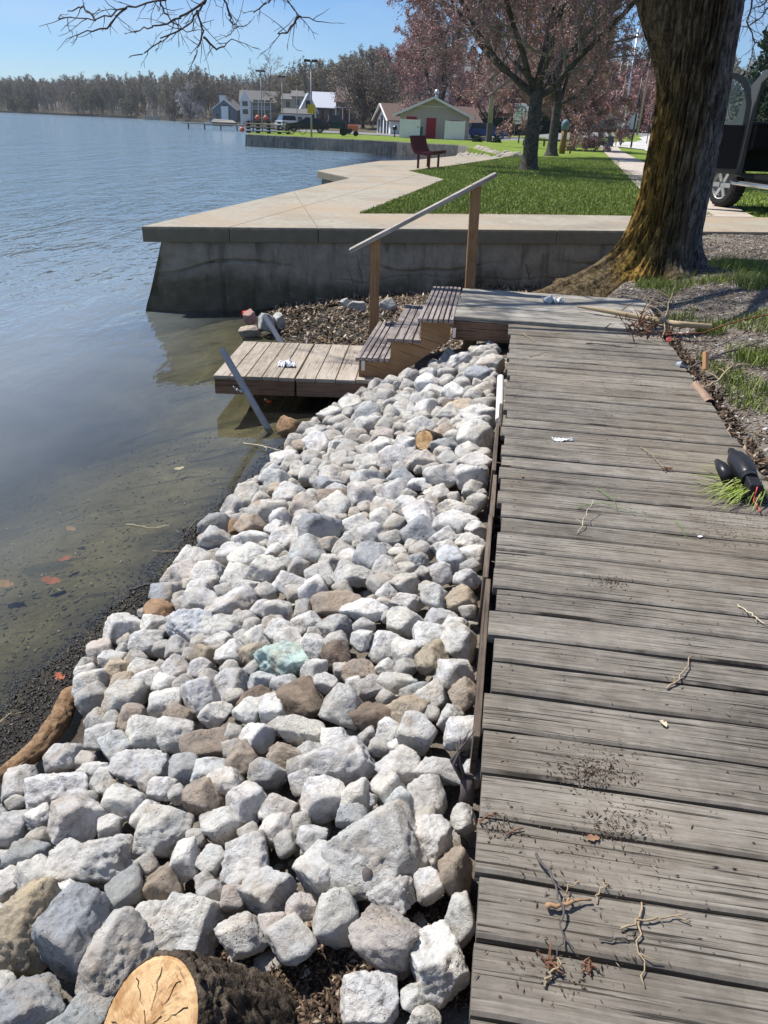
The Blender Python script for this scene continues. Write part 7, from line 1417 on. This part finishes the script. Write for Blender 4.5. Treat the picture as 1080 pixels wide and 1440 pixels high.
upole(887, 72, 5.2, .08, 'black slim street pole on the grass near the driveway', 'black', 0, False, 'street_pole'); upole(896, 100, 11, .13, 'wooden utility pole right of the flagpoles', lean=.02); upole(927, 96, 12, .15, 'wooden utility pole close to the left edge of the big trunk', lean=.02); upole(1076, 40, 6, .12, 'light wooden pole at the right edge behind the truck', cross=False)
upole(909, 80, 2.6, .04, 'short dark sign pole right of the black street pole', 'black', 0, False, 'street_pole')
# carved post, swirl bench, rail, planter, boxes
p = gpx(790, 50); e = empty('carved_post', p, 'carved and painted wooden totem with a blue top under the second park tree', 'carving'); mb = MB(); mb.tube([(0, 0, 0), (0, 0, .5), (.02, 0, .9), (0, 0, 1.2)], [.16, .20, .15, .18], 12); mb.build('body', plain('ochre_carving', (.22, .13, .045), .7, 0, .4, 8), e, smooth=True); mb = MB(); mb.ball((0, 0, 1.5), .24, 8, sq=(1, 1, 1.3)); mb.build('head', plain('pale_blue_paint', (.13, .19, .23), .6), e, smooth=True)
p = gpx(799, 51); e = empty('swirl_sculpture', p, 'curled wooden sculpture right of the carved totem', 'sculpture'); mb = MB(); mb.tube([(-.35, 0, .45), (-.1, 0, .35), (.2, 0, .4), (.32, 0, .65), (.3, 0, .95)], [.05, .06, .07, .06, .04], 8); mb.cyl((.1, 0, 0), .05, .4, 8); mb.build('body', M['driftwood'], e, smooth=True)
e = empty('low_rail_fence', gpx(790, 70), 'low dark wooden rail along the end of the lawn', 'fence'); a, b = gpx(736, 70), gpx(822, 70); L0 = e.location.copy(); mb = MB(); mb.beam(a - L0 + Vector((0, 0, .48)), b - L0 + Vector((0, 0, .48)), .12, .14); mb.build('rail', M['edging'], e)
for k in range(7): q = a.lerp(b, k / 6) - L0; mb = MB(); mb.box(q.x - .07, q.x + .07, q.y - .07, q.y + .07, q.z - .1, q.z + .42); mb.build('post', M['edging'], e)
p = gpx(827, 70); e = empty('planter_box', p, 'dark red planter box at the far end of the park path', 'planter'); mb = MB(); mb.box(-.42, .42, -.4, .4, 0, .75); mb.build('box', M['maroon'], e, bevel=.03); mb = MB(); mb.box(-.38, .38, -.36, .36, .752, .78); mb.build('soil', M['edging'], e)
mb = MB(); r = np.random.default_rng(2)
for _ in range(120): b = Vector((r.normal(-1.0, .5), r.normal(0, .3), 0)); mb.tube([b, b + Vector((r.normal(0, .15), 0, r.uniform(.8, 1.7)))], [.015, .006], 4)
o = mb.build('dry_ornamental_grass', M['twig_pale'], loc=p); tag(o, 'pale dry ornamental grass left of the red planter', 'grass clump')
mb = MB(); mb.box(-.14, .14, -.14, .14, 0, .62); o = mb.build('bollard', M['whitewall'], loc=gpx(834, 70), bevel=.03); tag(o, 'short white bollard right of the red planter', 'bollard')
p = gpx(869, 76); e = empty('utility_box', p, 'orange-tan box on two legs in front of the flagpoles', 'box'); mb = MB(); mb.box(-.3, .3, -.15, .15, .5, 1.3); mb.build('cabinet', plain('orange_tan_box', (.5, .25, .12), .6), e, bevel=.05)
for s in (-1, 1): mb = MB(); mb.box(s * .22 - .04, s * .22 + .04, -.05, .05, 0, .5); mb.build('leg', M['pole'], e)
mb = MB(); mb.box(-.25, .25, -.2, .2, 0, .75); o = mb.build('utility_cabinet', M['binblue'], loc=gpx(857, 74), bevel=.03); tag(o, 'small dark green-grey cabinet on the grass left of the orange-tan box', 'box')
for u, s, lab in ((846, .5, 'round dark shrub right of the white bollard'), (671, .38, 'small round bush left of the thick utility pole'), (698, .34, 'small round bush right of the thick utility pole')):
    p = gpx(u, 76 if u > 800 else 80); P = r.normal(size=(500, 3)); P = P / np.linalg.norm(P, axis=1)[:, None] * (s * r.uniform(.5, 1, 500)[:, None]); P[:, 2] = np.abs(P[:, 2]) * .9; V, Fs = bud_mesh(P, .06, r, 3); o = mesh_from('shrub', V, Fs, M['needles'], loc=p); tag(o, lab, 'shrub')
e = empty('chain_fence', gpx(730, 120), 'dark green mesh fence along the back of the road', 'fence'); L0 = e.location.copy(); a, b = gpx(655, 120), gpx(840, 122); mb = MB(); aa_, bb_ = a - L0, b - L0; mb.quad(aa_ + Vector((0, 0, 0)), bb_ + Vector((0, 0, 0)), bb_ + Vector((0, 0, 2.2)), aa_ + Vector((0, 0, 2.2))); o = mb.build('screen', plain('green_fence_screen', (.012, .03, .018), .9), e); s_ = o.modifiers.new('s', 'SOLIDIFY'); s_.thickness = .05
for k in range(12): q = aa_.lerp(bb_, k / 11); mb = MB(); mb.cyl((q.x, q.y - .08, q.z), .05, 2.4, 6); mb.build('post', M['galv'], e)
# ---- thin spring haze over the whole place
hm = bpy.data.materials.new('thin_haze'); hm.use_nodes = True; hn = hm.node_tree; hn.nodes.clear(); ho = hn.nodes.new('ShaderNodeOutputMaterial'); hv = hn.nodes.new('ShaderNodeVolumePrincipled')
hv.inputs['Color'].default_value = (.80, .88, .97, 1); hv.inputs['Density'].default_value = .00016; hv.inputs['Anisotropy'].default_value = .2; hn.links.new(hv.outputs[0], ho.inputs['Volume'])
mb = MB(); mb.box(-1600, 1000, -80, 1500, -4.0, 60); o = mb.build('haze', hm); tag(o, 'thin pale air over the lake and the far shore', kind='stuff')
